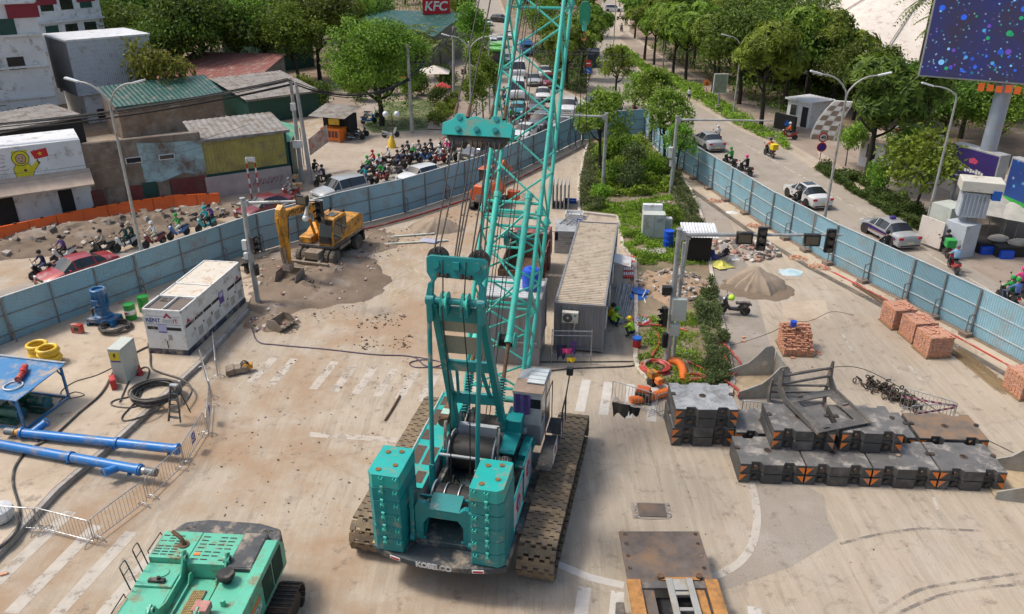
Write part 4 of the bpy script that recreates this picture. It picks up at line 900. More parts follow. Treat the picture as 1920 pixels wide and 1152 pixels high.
for s_ in (-1,1):
    tr = link("track", None, gm, (s_*2.05-.25,0,0)); MB().prism([(-2.3,.4),(-2.0,.08),(2.2,.08),(2.5,.4),(2.2,.8),(-2.0,.8)], 'x', -.3, .3).build("track_frame", m_dsteel, tr)
    sm = MB(); sm.bx(-.36,.36,-.08,.08,0,.05); sm.bx(-.36,.36,-.02,.02,.05,.085); me = sm.mesh("track_shoe", m_dsteel)
    for i in range(24): o = link("track_shoe", me, tr, (0,-2.1+.18*i,.82))
    for a_ in range(1,8): o = link("track_shoe", me, tr, (0,-2.1-.4*math.sin(a_*.42),.42+.4*math.cos(a_*.42))); o.rotation_euler = (a_*.42,0,0)
MB().bx(-1.9,1.5,-1,1,.3,1.0).build("undercarriage", m_dsteel, gm)
# ================================================================== things on the concrete pad
from mathutils import noise as mnoise
m_blue = paint("blue machine paint", (.012,.10,.24), DUST, .3)
m_pblue = paint("blue pipe paint", (.012,.16,.46), (.25,.22,.18), .28, rough=.35)
m_tarp = paint("blue tin sheet", (.025,.17,.38), DUST, .3)
m_dgreen = paint("dark green motor paint", (.012,.09,.065), DUST, .35)
m_red = paint("red paint", (.45,.022,.02), DUST, .3)
m_purple = mat("violet print", (.12,.06,.26), .6, 0, .15)
m_yell = paint("bright yellow plastic", (.72,.46,.03), (.45,.33,.1), .25)
m_cgr = paint("pale grey green cabinet", (.46,.49,.44), DUST, .22)
m_cable = mat("black cable sheath", (.045,.042,.04), .6, 0, .3, 6, (.17,.14,.11), .4)
PZ = V(0,0,PADZ)
def padat(x, y): return at(x, y, PADZ)
# ---- generator
g = thing("generator", "white boxed diesel generator with RENT IT lettering on the concrete pad", "generator", padat(282,662), 8)
L, Wd, z0, z1 = 6.3, 2.05, .28, 2.4
MB().bx(0,Wd,0,L,z0,z1-.12).build("housing", m_white, g, bev=.03)
MB().bx(-.02,Wd+.02,-.02,L+.02,.0,z0).build("skid", mat("navy skid paint", (.02,.03,.06), .6, 0, .2, 2, DUST, .35), g, bev=.02)
m_gtop = mat("stained cream roof", (.58,.53,.45), .8, 0, .12, 1.5, (.36,.22,.12), .3, 1.5)
for y0, y1 in ((3.2,L-.06),(1.7,3.1)): MB().bx(.06,Wd-.06,y0,y1,z1-.12,z1-.02).build("roof_panel", m_gtop, g, bev=.02)
rv = MB().bx(.06,Wd-.06,.1,1.6,z1-.13,z1-.1).build("roof_vent", mat("dark vent mesh", (.16,.13,.11), .8, .2, .3, 30), g)
for x0_, x1_, y0_, y1_ in ((0,Wd,0,.09),(0,Wd,1.58,1.68),(Wd/2-.03,Wd/2+.03,.09,1.6),(0,.08,0,L),(Wd-.08,Wd,0,L),(0,Wd,L-.08,L),(0,Wd,3.1,3.2)): MB().bx(x0_,x1_,y0_,y1_,z1-.12,z1+.02).build("roof_frame", m_white, g, bev=.01)
MB().bx(.3,.75,1.15,1.5,z1-.09,z1-.08).build("opening", m_black, rv)
text_part("lettering", "RENT", .31, mat("blue print", (.01,.07,.28), .6), g, frame((.52,-.004,1.83),(1,0,0),(0,0,1)), .002, .006); text_part("lettering", "IT", .31, mat("crimson print", (.35,.01,.06), .6), g, frame((1.66,-.004,1.83),(1,0,0),(0,0,1)), .002, .006)
MB().prism([(1.05,1.98),(1.28,2.28),(1.52,1.98),(1.4,1.98),(1.28,2.13),(1.17,1.98)], 'y', -.006, -.002).build("logo", mat("crimson print", (0,0,0)), g); MB().bx(1.0,1.5,-.006,-.002,1.72,1.92).build("logo_plate", mat("pale print", (.45,.46,.48), .6), g)
MB().bx(.1,1.92,-.005,-.001,2.06,2.075).bx(.1,1.92,-.005,-.001,1.63,1.645).build("print_line", mat("blue print", (0,0,0)), g)
MB().bx(.15,1.9,-.012,0,1.34,1.5).build("grille_strip", m_black, g); MB().bx(.7,1.15,-.02,-.012,1.2,1.62).build("notice", mat("lilac notice", (.42,.42,.60), .6), g); MB().bx(.72,1.13,-.024,-.02,1.2,1.26).build("notice_edge", m_purple, g)
MB().bx(.9,1.18,-.012,0,.3,.85).build("hatch", m_white, g, bev=.01); MB().bx(1.02,1.07,-.016,-.012,.35,.75).build("slot", m_black, g); MB().bx(1.15,1.35,-.012,0,.8,1.08).build("socket_panel", m_steel, g)
for k in range(7):
    y = .15+k*.88; d = MB().bx(Wd,Wd+.012,y,y+.82,.34,1.9).build("door", m_white, g, bev=.006)
    MB().bx(Wd+.012,Wd+.03,y+.7,y+.78,1.0,1.1).build("latch", m_black, d)
    if k in (1,2,3,5,6): MB().bx(Wd+.012,Wd+.02,y+.15,y+.6,.5,.95).build("louver", mat("beige louver", (.40,.38,.33), .7, 0, .2, 40), d)
    if k not in (4,): MB().bx(Wd+.012,Wd+.018,y+.0,y+.8,1.42,1.58).build("black_band", m_black, d)
    if k in (0,6): MB().prism([(y+.1,1.62),(y+.3,1.85),(y+.5,1.62)], 'x', Wd+.012, Wd+.016).build("logo", mat("crimson print", (0,0,0)), d)
MB().bx(Wd+.014,Wd+.02,3.55,4.05,1.1,1.75).build("poster", m_purple, g); MB().bx(Wd+.02,Wd+.024,3.62,3.98,1.45,1.7).build("poster_panel", mat("lilac notice", (0,0,0)), g)
# ---- blue pump motor, oil drums, cable coils
t = thing("pump_motor", "upright blue electric pump motor on a blue frame by the hoarding", "motor", padat(198,606), 8)
MB().bx(-.75,.75,-.45,.45,.18,.4).bx(-.75,-.6,-.5,.5,0,.2).bx(.6,.75,-.5,.5,0,.2).build("frame", m_blue, t, bev=.02)
MB().lathe([(.45,.4),(.45,.5),(.34,.58),(.34,.95),(.42,1.0),(.42,1.06),(.34,1.1),(.36,1.7),(.4,1.72),(.4,1.98),(.34,2.02),(.28,2.0),(.26,1.9),(.0,1.9)], (0,0,0), 22).build("motor_body", m_blue, t); MB().bx(-.2,.16,-.46,-.3,1.15,1.5).build("terminal_box", m_blue, t, bev=.02)
for k in range(14):
    a_ = 2*PI*k/14; MB().box((.37*math.cos(a_),.37*math.sin(a_),1.4),(.05,.014,.5),rz=a_).build("cooling_fin", m_blue, t)
MB().cyl((-.6,0,.4),(-.6,0,.7),.06,n=8).ball((-.6,0,.75),.09).build("valve", m_rusty, t)
def drum(label, p, mtop, z=0):
    t = thing("oil_drum", label, "drum", p, 0); b = MB(); pr = []
    for r_, z_ in ((.27,0),(.29,.01),(.29,.28),(.30,.3),(.29,.32),(.29,.58),(.30,.6),(.29,.62),(.29,.86),(.295,.88),(.27,.88),(.265,.86),(0,.86)): pr.append((r_,z_))
    b.lathe(pr, (0,0,0), 24); b.build("barrel", mtop, t); return t
m_dr = paint("green drum paint", (.015,.22,.03), DUST, .15, rough=.3)
t = drum("green and white oil drum beside the generator's lettered end", padat(247,598), m_dr); MB().lathe([(.293,.32),(.297,.33),(.297,.57),(.293,.58)], (0,0,0), 24).build("white_band", m_white, t); MB().box((-.08,-.295,.45),(.16,.03,.1)).build("red_logo", mat("crimson print", (0,0,0)), t)
drum("dark green oil drum half hidden behind the generator", padat(272,583), m_dr)
def coil(name, label, p, Rr, r, n, m, turns, h=.1, sq=1.0, seed=1):
    rr = random.Random(seed); t = thing(name, label, "cable" if "cable" in name else "hose", p, 0)
    pts = []; N = 26*turns
    ox = oy = 0
    for i in range(N):
        a_ = 2*PI*i/26; f = i/N
        if i % 26 == 0: ox, oy, rj = rr.uniform(-.1,.1), rr.uniform(-.1,.1), rr.uniform(-.12,.1)
        pts.append(V((Rr*(1+rj))*math.cos(a_)+ox, (Rr*(1+rj))*sq*math.sin(a_)+oy, r + h*f + rr.uniform(0,.02)))
    MB().tube(smooth_path(pts[::2], 2), r, 6).build("coil", m, t); return t
coil("cable_coil", "loose coil of dark cable lying in front of the blue pump motor", padat(218,618), .68, .035, 12, m_cable, 9, .25, seed=3)
coil("cable_coil", "big tangled coil of thick black cable beside the grey switch cabinet", padat(292,742), .95, .042, 12, m_cable, 12, .3, .95, seed=5)
def cable(label, pts, r=.03, m=None, cat="cable", name="cable"):
    o = MB().tube(smooth_path([Vector(p)+V(0,0,r) for p in pts], 6), r, 6).build(name, m or m_cable); return tag(o, label, cat)
cable("black cable looping out of the big coil towards the pad edge", pxs((262,742),(215,752),(212,762),(250,765),(285,748),(300,760),(285,775),(240,790),(230,782),(262,745),(280,700),(270,690),(245,712),(225,755), z=PADZ), .035)
cable("black cable running from the generator to the cable coil", pxs((278,645),(282,668),(284,690),(300,700),(345,715),(360,735),(345,760), z=PADZ), .045)
cable("cable pair between the cabinet and generator front", pxs((250,665),(270,655),(282,650), z=PADZ), .045)
cable("thick black cable snaking from the cabinet to the corner across blue pipe", pxs((213,700),(190,740),(150,775),(100,820),(55,845),(30,875),(25,910),(38,960),(30,1000),(0,1028),(-60,1060), z=PADZ), .05)
cable("thin double cable between the blue rack and cabinet", pxs((212,690),(180,705),(140,717),(115,735),(122,748),(158,742),(140,736),(118,748),(105,765), z=PADZ), .022)
# ---- cabinet, red boxes, cone, hoses, ladder
t = thing("switch_cabinet", "tall pale grey electric cabinet with yellow warning sign on the pad", "cabinet", padat(231,716), 6)
MB().bx(-.3,.3,-.15,1.05,0,1.75).build("housing", m_cgr, t, bev=.015); MB().bx(-.31,.31,-.16,1.06,1.7,1.78).build("lid", m_cgr, t, bev=.01)
s_ = MB().bx(-.24,.22,-.165,-.15,1.2,1.62).build("warning_sign", mat("yellow sign", (.65,.5,.03), .5), t); MB().prism([(-.05,1.55),(.06,1.55),(.0,1.44),(.06,1.44),(-.06,1.28),(-.02,1.4),(-.08,1.4)], 'y', -.17, -.166).build("bolt_symbol", m_black, s_); MB().bx(-.24,.22,-.166,-.15,1.12,1.19).build("sign_foot", m_purple, s_)
def redbox(label, p, hd): t = thing("red_box", label, "box", p, hd); MB().bx(-.3,.3,-.12,.12,0,.5).build("case", m_red, t, bev=.02); MB().bx(-.1,.15,-.13,-.12,.15,.35).build("panel", m_dsteel, t)
redbox("small red fire box near the blue pump motor", padat(147,624), 10); redbox("small red box leaning at the foot of the grey cabinet", padat(214,726), 60)
t = thing("traffic_cone", "little red and white traffic cone behind the cable coil", "cone", padat(264,702), 0); MB().bx(-.17,.17,-.17,.17,0,.04).build("base", m_red, t); MB().lathe([(.14,.04),(.03,.5)], (0,0,0), 14).build("cone", m_red, t); MB().lathe([(.1,.2),(.07,.32)], (0,0,0), 14).build("white_band", m_white, t)
for i, (x, y, lab, n) in enumerate(((76,668,"yellow hose coil stacked high, farther of two beside the blue rack",5),(96,680,"yellow hose coil, nearer of two beside the blue rack",6))):
    t = thing("yellow_hose_coil", lab, "hose", padat(x,y), 0)
    for k in range(n): MB().ring((rnd.uniform(-.05,.05),rnd.uniform(-.05,.05),.09+k*.14),.42,.085,26,8).build("ring", m_yell, t)
t = thing("step_ladder", "dark grey folding step ladder standing on the pad edge", "ladder", padat(336,781)+V(0,0,-.05), 12)
for s_ in (-1,1):
    MB().bar((s_*.28,-.35,0),(s_*.14,.05,1.55),.05,.08).build("rail", m_gdk, t); MB().bar((s_*.25,.45,0),(s_*.13,.1,1.5),.04).build("back_leg", m_gdk, t)
for k in range(5): q = (k+.7)/6; MB().bx(-.28+.14*q,.28-.14*q,-.4+.4*q,-.28+.4*q,1.55*q-.02,1.55*q+.02).build("tread", m_gdk, t)
MB().bx(-.17,.17,-.02,.16,1.54,1.6).build("top_cap", m_steel, t)
# ---- blue rack with green blowers
t = thing("equipment_rack", "blue tin-roofed steel rack sheltering green blowers at the frame edge", "rack", padat(48,808), 12)
Lr, Dr, Hr = -4.6, 2.6, 1.55
def rk(x, y, z): return (x, y, z)
MB().add([(Lr,-.15,Hr-.02),(.15,-.15,Hr-.02),(.15,Dr+.2,Hr+.12),(Lr,Dr+.2,Hr+.12),(Lr,-.15,Hr+.02),(.15,-.15,Hr+.02),(.15,Dr+.2,Hr+.16),(Lr,Dr+.2,Hr+.16)],[(3,2,1,0),(4,5,6,7),(0,1,5,4),(1,2,6,5),(2,3,7,6),(3,0,4,7)]).build("tin_roof", m_tarp, t)
MB().bar((Lr,Dr+.15,Hr+.19),(.15,Dr+.15,Hr+.19),.12,.05).build("roof_edge", m_steel, t)
for x in (0,-3.6):
    for y in (0,Dr): MB().bar((x,y,0),(x,y,Hr),.09).build("leg", m_blue if False else m_tarp, t); MB().bar((x-.35,y,Hr-.03),(x,y,Hr-.45),.05).build("knee_brace", m_tarp, t)
for y in (0,Dr): MB().bar((-3.6,y,.06),(0,y,.06),.08).build("sill_beam", m_tarp, t)
for x in (0,-3.6): MB().bar((x,0,.06),(x,Dr,.06),.08).build("sill_beam", m_tarp, t)
for k, (x, y) in enumerate(((-1.05,1.55),(-1.5,.55),(-3.0,1.2))):
    bl = thing("blower", ("green blower with motor under the rack roof, nearest the cabinet","green blower with motor at the front of the blue rack","green blower deep inside the blue rack")[k], "blower", t.matrix_basis @ V(x,y,.0), 12)
    MB().bx(-.75,.85,-.35,.35,.02,.14).build("base", m_dgreen, bl); MB().lathe([(.1,-.22),(.38,-.2),(.42,0),(.38,.2),(.1,.22)], (-.35,0,.58), 18, 'y').build("fan_case", m_dgreen, bl)
    MB().cyl((.1,0,.45),(.85,0,.45),.24,n=18).build("motor", m_dgreen, bl); MB().cyl((.85,0,.45),(.98,0,.45),.26,n=18).build("motor_cover", paint("teal motor cover", (.01,.10,.13), DUST, .2), bl); MB().box((-.1,0,.95),(.6,.5,.05),ry=.3).build("belt_guard", m_cgr, bl)
def roll(label, p, hd, m, r=.13, L=.75): t = thing("fabric_roll", label, "roll", p, hd); MB().cyl((-L/2,0,r),(L/2,0,r),r,n=12).ring((0,0,r),r*.9,.03,12,5,'x').build("roll", m, t); return t
rz = Hr+PADZ+.1
M0 = t.matrix_basis
roll("red roll on the blue rack roof beside white ring", M0 @ V(-.85,1.35,Hr+.12), 80, m_red); roll("shorter red roll behind the other on the rack roof", M0 @ V(-1.05,1.75,Hr+.14), 70, m_red, .14, .6); roll("red roll at the far edge of the rack roof", M0 @ V(-2.3,1.0,Hr+.1), 40, m_red, .12, .6)
o = MB().ring((0,0,.03),.36,.032,26,7).build("white_ring", m_white); o.location = M0 @ V(-.75,.75,Hr+.08); tag(o, "white plastic ring lying on the blue rack roof", "ring")
# ---- blue screw-conveyor pipes
def bigpipe(label, p, q, r, flip):
    p = Vector(p)+V(0,0,r+.08); q = Vector(q)+V(0,0,r+.08); t = thing("steel_pipe", label, "pipe", p, head(p,q)); L = (q-p).length
    MB().cyl((0,0,0),(0,L,0),r,n=20).build("tube", m_pblue, t)
    for f in (.0,.62,1.0): MB().cyl((0,L*f-.05,0),(0,L*f+.05,0),r*1.25,n=20).build("flange", m_pblue, t)
    for f in (.1,.6,.95): MB().bx(-.15,.15,L*f-.06,L*f+.06,-r-.08,-r+.02).build("saddle", m_blue, t)
    e = 0 if not flip else L; s_ = -1 if not flip else 1
    MB().cyl((0,e,0),(0,e+s_*.12,0),r*1.1,n=18).build("coupling", m_yel if not flip else m_pblue, t); MB().cyl((0,e+s_*.3,0),(0,e+s_*.75,0),r*.85,n=18).build("motor", mat("grey motor casting", (.16,.17,.17), .55, .3, .2), t); MB().cyl((0,e+s_*.12,0),(0,e+s_*.3,0),r*.7,n=18).build("gearbox", m_yel if not flip else m_steel, t)
    y = L*.06 if not flip else L*.9; MB().cyl((0,y,0),(-.5 if not flip else .45,y+.35*(1 if not flip else -1),.25 if not flip else -.02),r*.85,n=18).ring((-.5 if not flip else .45,y+.35*(1 if not flip else -1),.25 if not flip else -.02),r*.88,.03,18,6,'x').build("branch", m_pblue, t)
bigpipe("long blue steel conveyor pipe with yellow coupling, farther of the pair", padat(45,822), padat(335,853), .19, False)
bigpipe("long blue steel conveyor pipe with branch, nearer of the pair", padat(-60,832), at(265,898,.1), .19, True)
t = thing("wrapped_bundle", "white wrapped bundle at the corner of the pad behind the barrier", "bundle", padat(2,975), 0); MB().lathe([(.2,0),(.42,.08),(.5,.3),(.46,.5),(.25,.62),(.0,.64)], (0,0,0), 18).build("wrap", mat("white plastic wrap", (.62,.62,.62), .4, 0, .15, 4), t)
# ---- crowd barriers
def barrier(label, p, q, h=1.05, sign=False, tape=False, n=None, lean=0, group="steel crowd barriers"):
    p = Vector(p); q = Vector(q); L = (q-p).length; t = thing("crowd_barrier", label, "barrier", p, head(p,q)); t.rotation_euler = (0, R(lean), t.rotation_euler.z); t["group"] = group
    MB().tube([(0,.0,.16),(0,0,h-.1),(0,.03,h-.03),(0,.1,h),(0,L-.1,h),(0,L-.03,h-.03),(0,L,h-.1),(0,L,.16)], .021, 8, True).build("frame", m_steel, t)
    n = n or max(4, int(L/.15)); bm = MB(); bm.cyl((0,0,.16),(0,0,h),.0085,n=5); me = bm.mesh("bar", m_steel)
    for i in range(1,n): link("bar", me, t, (0,L*i/n,0))
    for y in (.15, L-.15): MB().tube([(-.3,y,.0),(-.28,y,.05),(-.12,y,.17),(.12,y,.17),(.28,y,.05),(.3,y,.0)],.018,6).build("foot", m_steel, t)
    if sign: s_ = MB().bx(.025,.035,L*.35,L*.35+.42,.45,.95).build("sign", mat("pale sign sheet", (.55,.55,.62), .5), t); MB().ring((.04,L*.35+.21,.76),.12,.022,18,5,'x').build("prohibition_ring", m_purple, s_); MB().bx(.035,.038,L*.35+.02,L*.35+.40,.47,.56).build("sign_band", m_purple, s_)
    if tape: MB().add([(.03,0,.55),(.03,L,.85),(.03,L,.95),(.03,0,.65)],[(0,1,2,3),(3,2,1,0)]).build("striped_tape", m_tape, t, sharp=0)
    return t
def stripe_mat(name, a, b_, sc):
    m = bpy.data.materials.new(name); m.use_nodes = True; t_ = NT(m); bs = t_.n["Principled BSDF"]; tc = t_.new("TexCoord"); w = t_.new("TexWave"); w.inputs["Scale"].default_value = sc; w.bands_direction = 'DIAGONAL'; t_.link(tc.outputs["Object"], w.inputs[0]); t_.link(t_.mix(t_.ramp(w.outputs["Fac"], .49, .51), a, b_), bs.inputs[0]); return m
m_tape = stripe_mat("striped tape", (.62,.6,.62), (.5,.04,.12), 2.0)
GB = "steel crowd barriers"
barrier("steel crowd barrier in front of the white wrapped bundle", at(-60,988), at(76,998)); barrier("steel crowd barrier meeting the corner near the zebra stripes", at(78,996), at(178,1022)); barrier("steel crowd barrier running up from the zebra corner to blue pipe end", at(181,1018), at(277,945))
barrier("steel crowd barrier in front of the nearer blue pipe's end", at(281,940), at(346,878)); barrier("steel crowd barrier carrying a purple prohibition sign", at(348,876), at(388,812), sign=True)
barrier("steel crowd barrier edge-on with sign beside the step ladder", at(393,822), at(398,760), sign=True); barrier("steel crowd barrier edge-on between ladder and generator corner", at(398,752), at(380,690)); barrier("steel crowd barrier leaning out on the ground past the generator", at(410,712), at(404,655))
barrier("steel crowd barrier draped with a dark cloth beside the zebra crossing", at(1147,752), at(1227,778)); barrier("steel crowd barrier against the tall weight stack", at(1230,780), at(1262,770))
barrier("steel crowd barrier behind the weights, below the grey bracket", at(1388,790), at(1470,800)); barrier("taped crowd barrier behind the rusty weight, farther of the pair", at(1685,765), at(1785,795), tape=True); barrier("taped crowd barrier behind the rusty weight, nearer of the pair", at(1700,800), at(1782,797), tape=True)
def drape(label, p, hd, w, h, m, name="hanging_cloth"):
    b = MB(); vs = []; nx, nz = 10, 6
    for i in range(nx+1):
        for j in range(nz+1): u = i/nx; v = j/nz; vs.append(((u-.5)*w*(1-.25*v), .05*math.sin(u*9)*(.3+v), -h*v*(1-.35*abs(math.sin(u*4)))))
    b.add(vs, [(i*(nz+1)+j,(i+1)*(nz+1)+j,(i+1)*(nz+1)+j+1,i*(nz+1)+j+1) for i in range(nx) for j in range(nz)]); o = b.build(name, m); o.location = p; o.rotation_euler = (0,0,-R(hd)); return tag(o, label, "cloth")
m_dcl = mat("dark grey cloth", (.06,.055,.045), .9, 0, .2, 6); m_bcl = mat("black cloth", (.012,.012,.013), .9)
drape("dark grey shirt draped over the crowd barrier end", at(1165,757,1.08), 20, .8, .75, m_dcl); drape("black shirt draped over the crowd barrier middle", at(1190,764,1.08), 20, .5, .5, m_bcl)
# ---- weights: black slabs with orange stripes
m_wt = mat("black weight paint", (.055,.055,.055), .55, .05, .2, 2, (.14,.13,.12), .35)
m_wtop = mat("worn weight top", (.13,.125,.12), .6, .1, .25, 1.6, (.40,.36,.32), .3, 1.2)
m_wrust = mat("rusty weight top", (.16,.13,.105), .7, .1, .25, 1.2, (.26,.15,.08), .55)
m_wpale = mat("pale scuffed weight top", (.34,.35,.36), .65, .1, .2, 1.5, (.16,.16,.16), .45, 1.6)
def weight(label, p, rz, w=2.42, d=1.85, h=.88, top=None):
    """origin at the front-left bottom corner, x along the front"""
    t = thing("ballast_weight", label, "weight", p, rz); t["group"] = "black and orange ballast weights"
    n0, n1 = .30*w, .42*w; m0, m1 = .62*w, .76*w
    front = [(0,0),(.16*w,0),(.18*w,.16),(.32*w,.16),(.36*w,-.03),(.66*w,-.03),(.70*w,.16),(.84*w,.16),(.86*w,0),(w,0),(w,d),(.86*w,d),(.84*w,d-.14),(.7*w,d-.14),(.66*w,d+.02),(.36*w,d+.02),(.32*w,d-.14),(.18*w,d-.14),(.16*w,d),(0,d)]
    MB().prism(front, 'z', 0, h*.485).build("slab", m_wt, t, bev=.02); MB().prism(front, 'z', h*.515, h-.012).build("slab", m_wt, t, bev=.02)
    MB().prism([(x*.988+.012*w*.5, y*.985+.012) for x, y in front], 'z', h-.012, h).build("top_plate", top or m_wtop, t)
    MB().bx(.02,w-.02,.18,d-.16,h*.485,h*.515).build("core", m_black, t)
    for x0_ in (.0, .88*w):
        for zz in (.08,.52):
            lo, hi = h*zz, h*(zz+.36)
            tri = [(x0_+.012,lo+.02),(x0_+.012,hi),(x0_+.11*w,hi)] if x0_ == 0 else [(w-.012,lo+.02),(w-.012,hi),(w-.11*w,hi)]
            MB().prism(tri, 'y', -.006, .002).build("orange_triangle", m_orange, t)
    for x in (.25*w,.77*w):
        for zz in (.25,.75): MB().cyl((x,.16,h*zz),(x,.06,h*zz),.09,n=12).build("lifting_pin", m_dsteel, t)
    MB().ring((w*.5,d*.5,h+.002),.13,.025,18,6).build("hole_rim", m_rusty, t); MB().cyl((w*.5,d*.5,h),(w*.5,d*.5,h+.006),.12,n=16).build("centre_hole", m_black, t)
    for x, y in ((.0,.55*d),(w,.55*d)): MB().cyl((x+(.06 if x == 0 else -.06),y,h-.01),(x+(.06 if x == 0 else -.06),y,h+.05),.1,n=12).build("side_boss", m_dsteel, t)
    return t
ang = 3.2
fd = V(math.cos(R(ang)), -math.sin(R(ang)), 0); fu = V(math.sin(R(ang)), math.cos(R(ang)), 0)
o0 = at(1384,905); LB = ("leftmost of the front row of four ballast weights on the ground","second of the front row of ballast weights, from the zebra side","third of the front row of ballast weights, from the zebra side","last of the front row of ballast weights, beside the grey bracket")
for i in range(4): weight(LB[i], o0 + fd*(2.47*i), ang)
weight("lower ballast weight of the separate two-high stack", at(1258,836), 1.5, 2.5, 2.05); weight("upper, pale-topped ballast weight of the separate two-high stack", at(1258,836)+V(.06,.03,.885), 1.5, 2.5, 2.05, top=m_wpale)
o1 = o0 + fu*2.1
weight("dark ballast weight in the back row beside the two-high stack", o1 + fd*(.25), ang); weight("rusty-topped ballast weight in the back row near the taped barriers", o1 + fd*(7.45), ang, 2.7, top=m_wrust); weight("scuffed ballast weight in the back row left of the rusty one", o1 + fd*(4.9), ang)
weight("ballast weight lying on top of the front row, half under the hooked frame", o0 + fd*1.35 + fu*1.0 + V(0,0,.89), ang, 2.35, 2.0); weight("ballast weight on top of the front row, inside the tilted frame", o0 + fd*3.95 + fu*1.0 + V(0,0,.89), ang, 2.3, 2.0)
weight("ballast weight bridging the rows behind the crane hook frame", o1 + fd*2.55, ang)
# ---- loading frame lying across the weights, and its twin behind
m_frm = mat("dull grey frame steel", (.115,.11,.105), .6, .3, .2, 2, (.26,.21,.17), .35)
def hookframe(label, p, hd, tilt, W=2.5, D=2.5):
    t = thing("lifting_frame", label, "frame", p, hd); t.rotation_euler = (R(tilt), 0, t.rotation_euler.z)
    for x in (0, W): MB().prism([(-.05,.0),(-.05,.12),(D*.2,.22),(D*.85,.24),(D,.55),(D+.1,1.25),(D+.2,1.25),(D+.28,.5),(D+.1,.05),(D*.8,0)], 'x', x-.035, x+.035).build("side_plate", m_frm, t, bev=.012)
    for y0_, y1_ in ((.0,.36),(D*.78,D*.78+.4)): MB().bx(.04,W-.04,y0_,y1_,.04,.09).build("cross_plate", m_frm, t, bev=.01)
    for x0_ in (.04,W-.44): MB().bx(x0_,x0_+.4,.36,D*.78,.045,.085).build("side_flange", m_frm, t, bev=.01)
    for y, z in ((D+.12,.55),(D+.12,.95)): MB().cyl((0,y,z),(W,y,z),.055,n=10).build("rod", m_frm, t)
    for x, y in ((.5,.18),(W-.2,D*.5),(.7,D*.88)): MB().bx(x-.12,x+.12,y-.04,y+.04,.09,.15).build("lug", m_frm, t)
hookframe("tilted grey steel frame with hooked sides lying on the ballast weights", o0 + fd*2.9 + fu*.72 + V(0,0,1.82), -17, 4, 2.35, 2.5)
hookframe("upright steel frame with crossbars standing behind the ballast weights", o0 + fd*2.1 + fu*3.3 + V(0,0,.5), 2, 12, 2.35, 1.3)
# ---- pale grey steel brackets
m_brk = mat("pale grey bracket steel", (.36,.355,.33), .55, .2, .15, 1.5, (.30,.24,.16), .4)
def bracket(label, p, hd, s=1.0):
    t = thing("steel_bracket", label, "bracket", p, hd)
    prof = [(0,0),(0,.35),(.5,.55),(1.0,.75),(1.35,1.1),(1.7,1.55),(2.0,1.62),(2.15,1.45),(2.25,0)]
    for y in (0, 1.9):
        pl = MB().prism([(x*s,z*s) for x, z in prof], 'y', y-.03, y+.03).build("gusset_plate", m_brk, t, bev=.01)
        MB().cyl((1.75*s,y-.035,.7*s),(1.75*s,y+.035,.7*s),.14,n=16).build("round_hole", mat("light through hole", (.5,.45,.39), .9), pl)
    MB().bx(0,2.3*s,.03,1.87,.02,.1).build("base_plate", mat("dusty base plate", (.40,.31,.2), .85, 0, .25, 2), t); MB().bx(2.2*s,2.26*s,.03,1.87,.1,1.3*s).build("end_plate", m_brk, t)
bracket("big pale grey steel bracket with round hole behind the weights, near the hoses", at(1383,748), -3, 1.02); bracket("pale grey steel bracket beyond the last front weight at the frame edge", at(1865,936), 12, 1.0)
# ---- chain heap
t = thing("chain_heap", "heap of thick dark mooring chain behind the steel frame", "chain", at(1660,748), 0)
lk = MB(); lk.ring((0,0,0),.11,.03,12,6,'z',.6); lm = lk.mesh("chain_link", m_dsteel)
for i in range(150):
    f = i/150; p = at(1628+90*f, 722+45*f) - t.location; o = link("chain_link", lm, t, (p.x+rnd.gauss(0,.22),p.y+rnd.gauss(0,.22),.1+abs(rnd.gauss(0,.12)))); o.rotation_euler = (rnd.uniform(0,3),rnd.uniform(0,3),rnd.uniform(0,3))
cable("thin black rope stretched over the brackets behind the weights", [at(1490,700,.9),at(1555,690,1.0),at(1607,690,1.15),at(1660,712,.7),at(1740,760,.5),at(1800,800,.4),at(1900,850,.3)], .018, m_rope, "rope", "rope")
# ---- lowbed trailer end at the bottom
m_plate = mat("worn brown deck steel", (.15,.12,.10), .5, .35, .25, 2, (.24,.15,.09), .4, 1.2)
m_wood = mat("orange deck timber", (.40,.19,.055), .75, 0, .22, 3, (.16,.09,.05), .4, 2.0, .3)
t = thing("lowbed_trailer", "rusty lowbed trailer end with steel deck plate and orange planks", "trailer", V(4.95,18.5,0), 0)
MB().bx(-1.38,1.3,.0,2.25,.93,1.0).build("deck_plate", m_plate, t, bev=.01)
for x in (-1.22,1.12):
    for y in (.55,1.1,1.65,2.1): MB().cyl((x+.03*(y-1),y,1.0),(x+.03*(y-1),y,1.004),.06,n=12).build("bolt_hole", m_black, t); MB().ring((x+.03*(y-1),y,1.004),.065,.012,14,5).build("hole_rim", m_rusty, t)
for x in (-.35,.85): MB().cyl((x,.12,.98),(x,.12,1.12),.1,n=14).build("stake_pocket", m_rusty, t)
MB().bx(-.35,.85,-.0,.12,1.0,1.05).build("rust_bar", m_wood, t)
for x0_, x1_ in ((-1.42,-1.0),(.98,1.38)): 
    MB().bx(x0_,x1_,-4,-.02,1.0,1.12).build("plank", m_wood, t, bev=.02)
for x0_, x1_, mm in ((-.96,-.62,m_plate),(.55,.92,m_wood)): MB().bx(x0_,x1_,-4,-.35,.85,1.0).build("plank", mm, t, bev=.02)
MB().bx(-1.0,.98,-.34,-.05,.98,1.06).build("cross_member", m_frm, t, bev=.02)
for x0_, x1_ in ((-.22,-.02),(.4,.6)): MB().bx(x0_,x1_,-4,-.0,1.05,1.13).build("side_rail", m_brk, t, bev=.015)
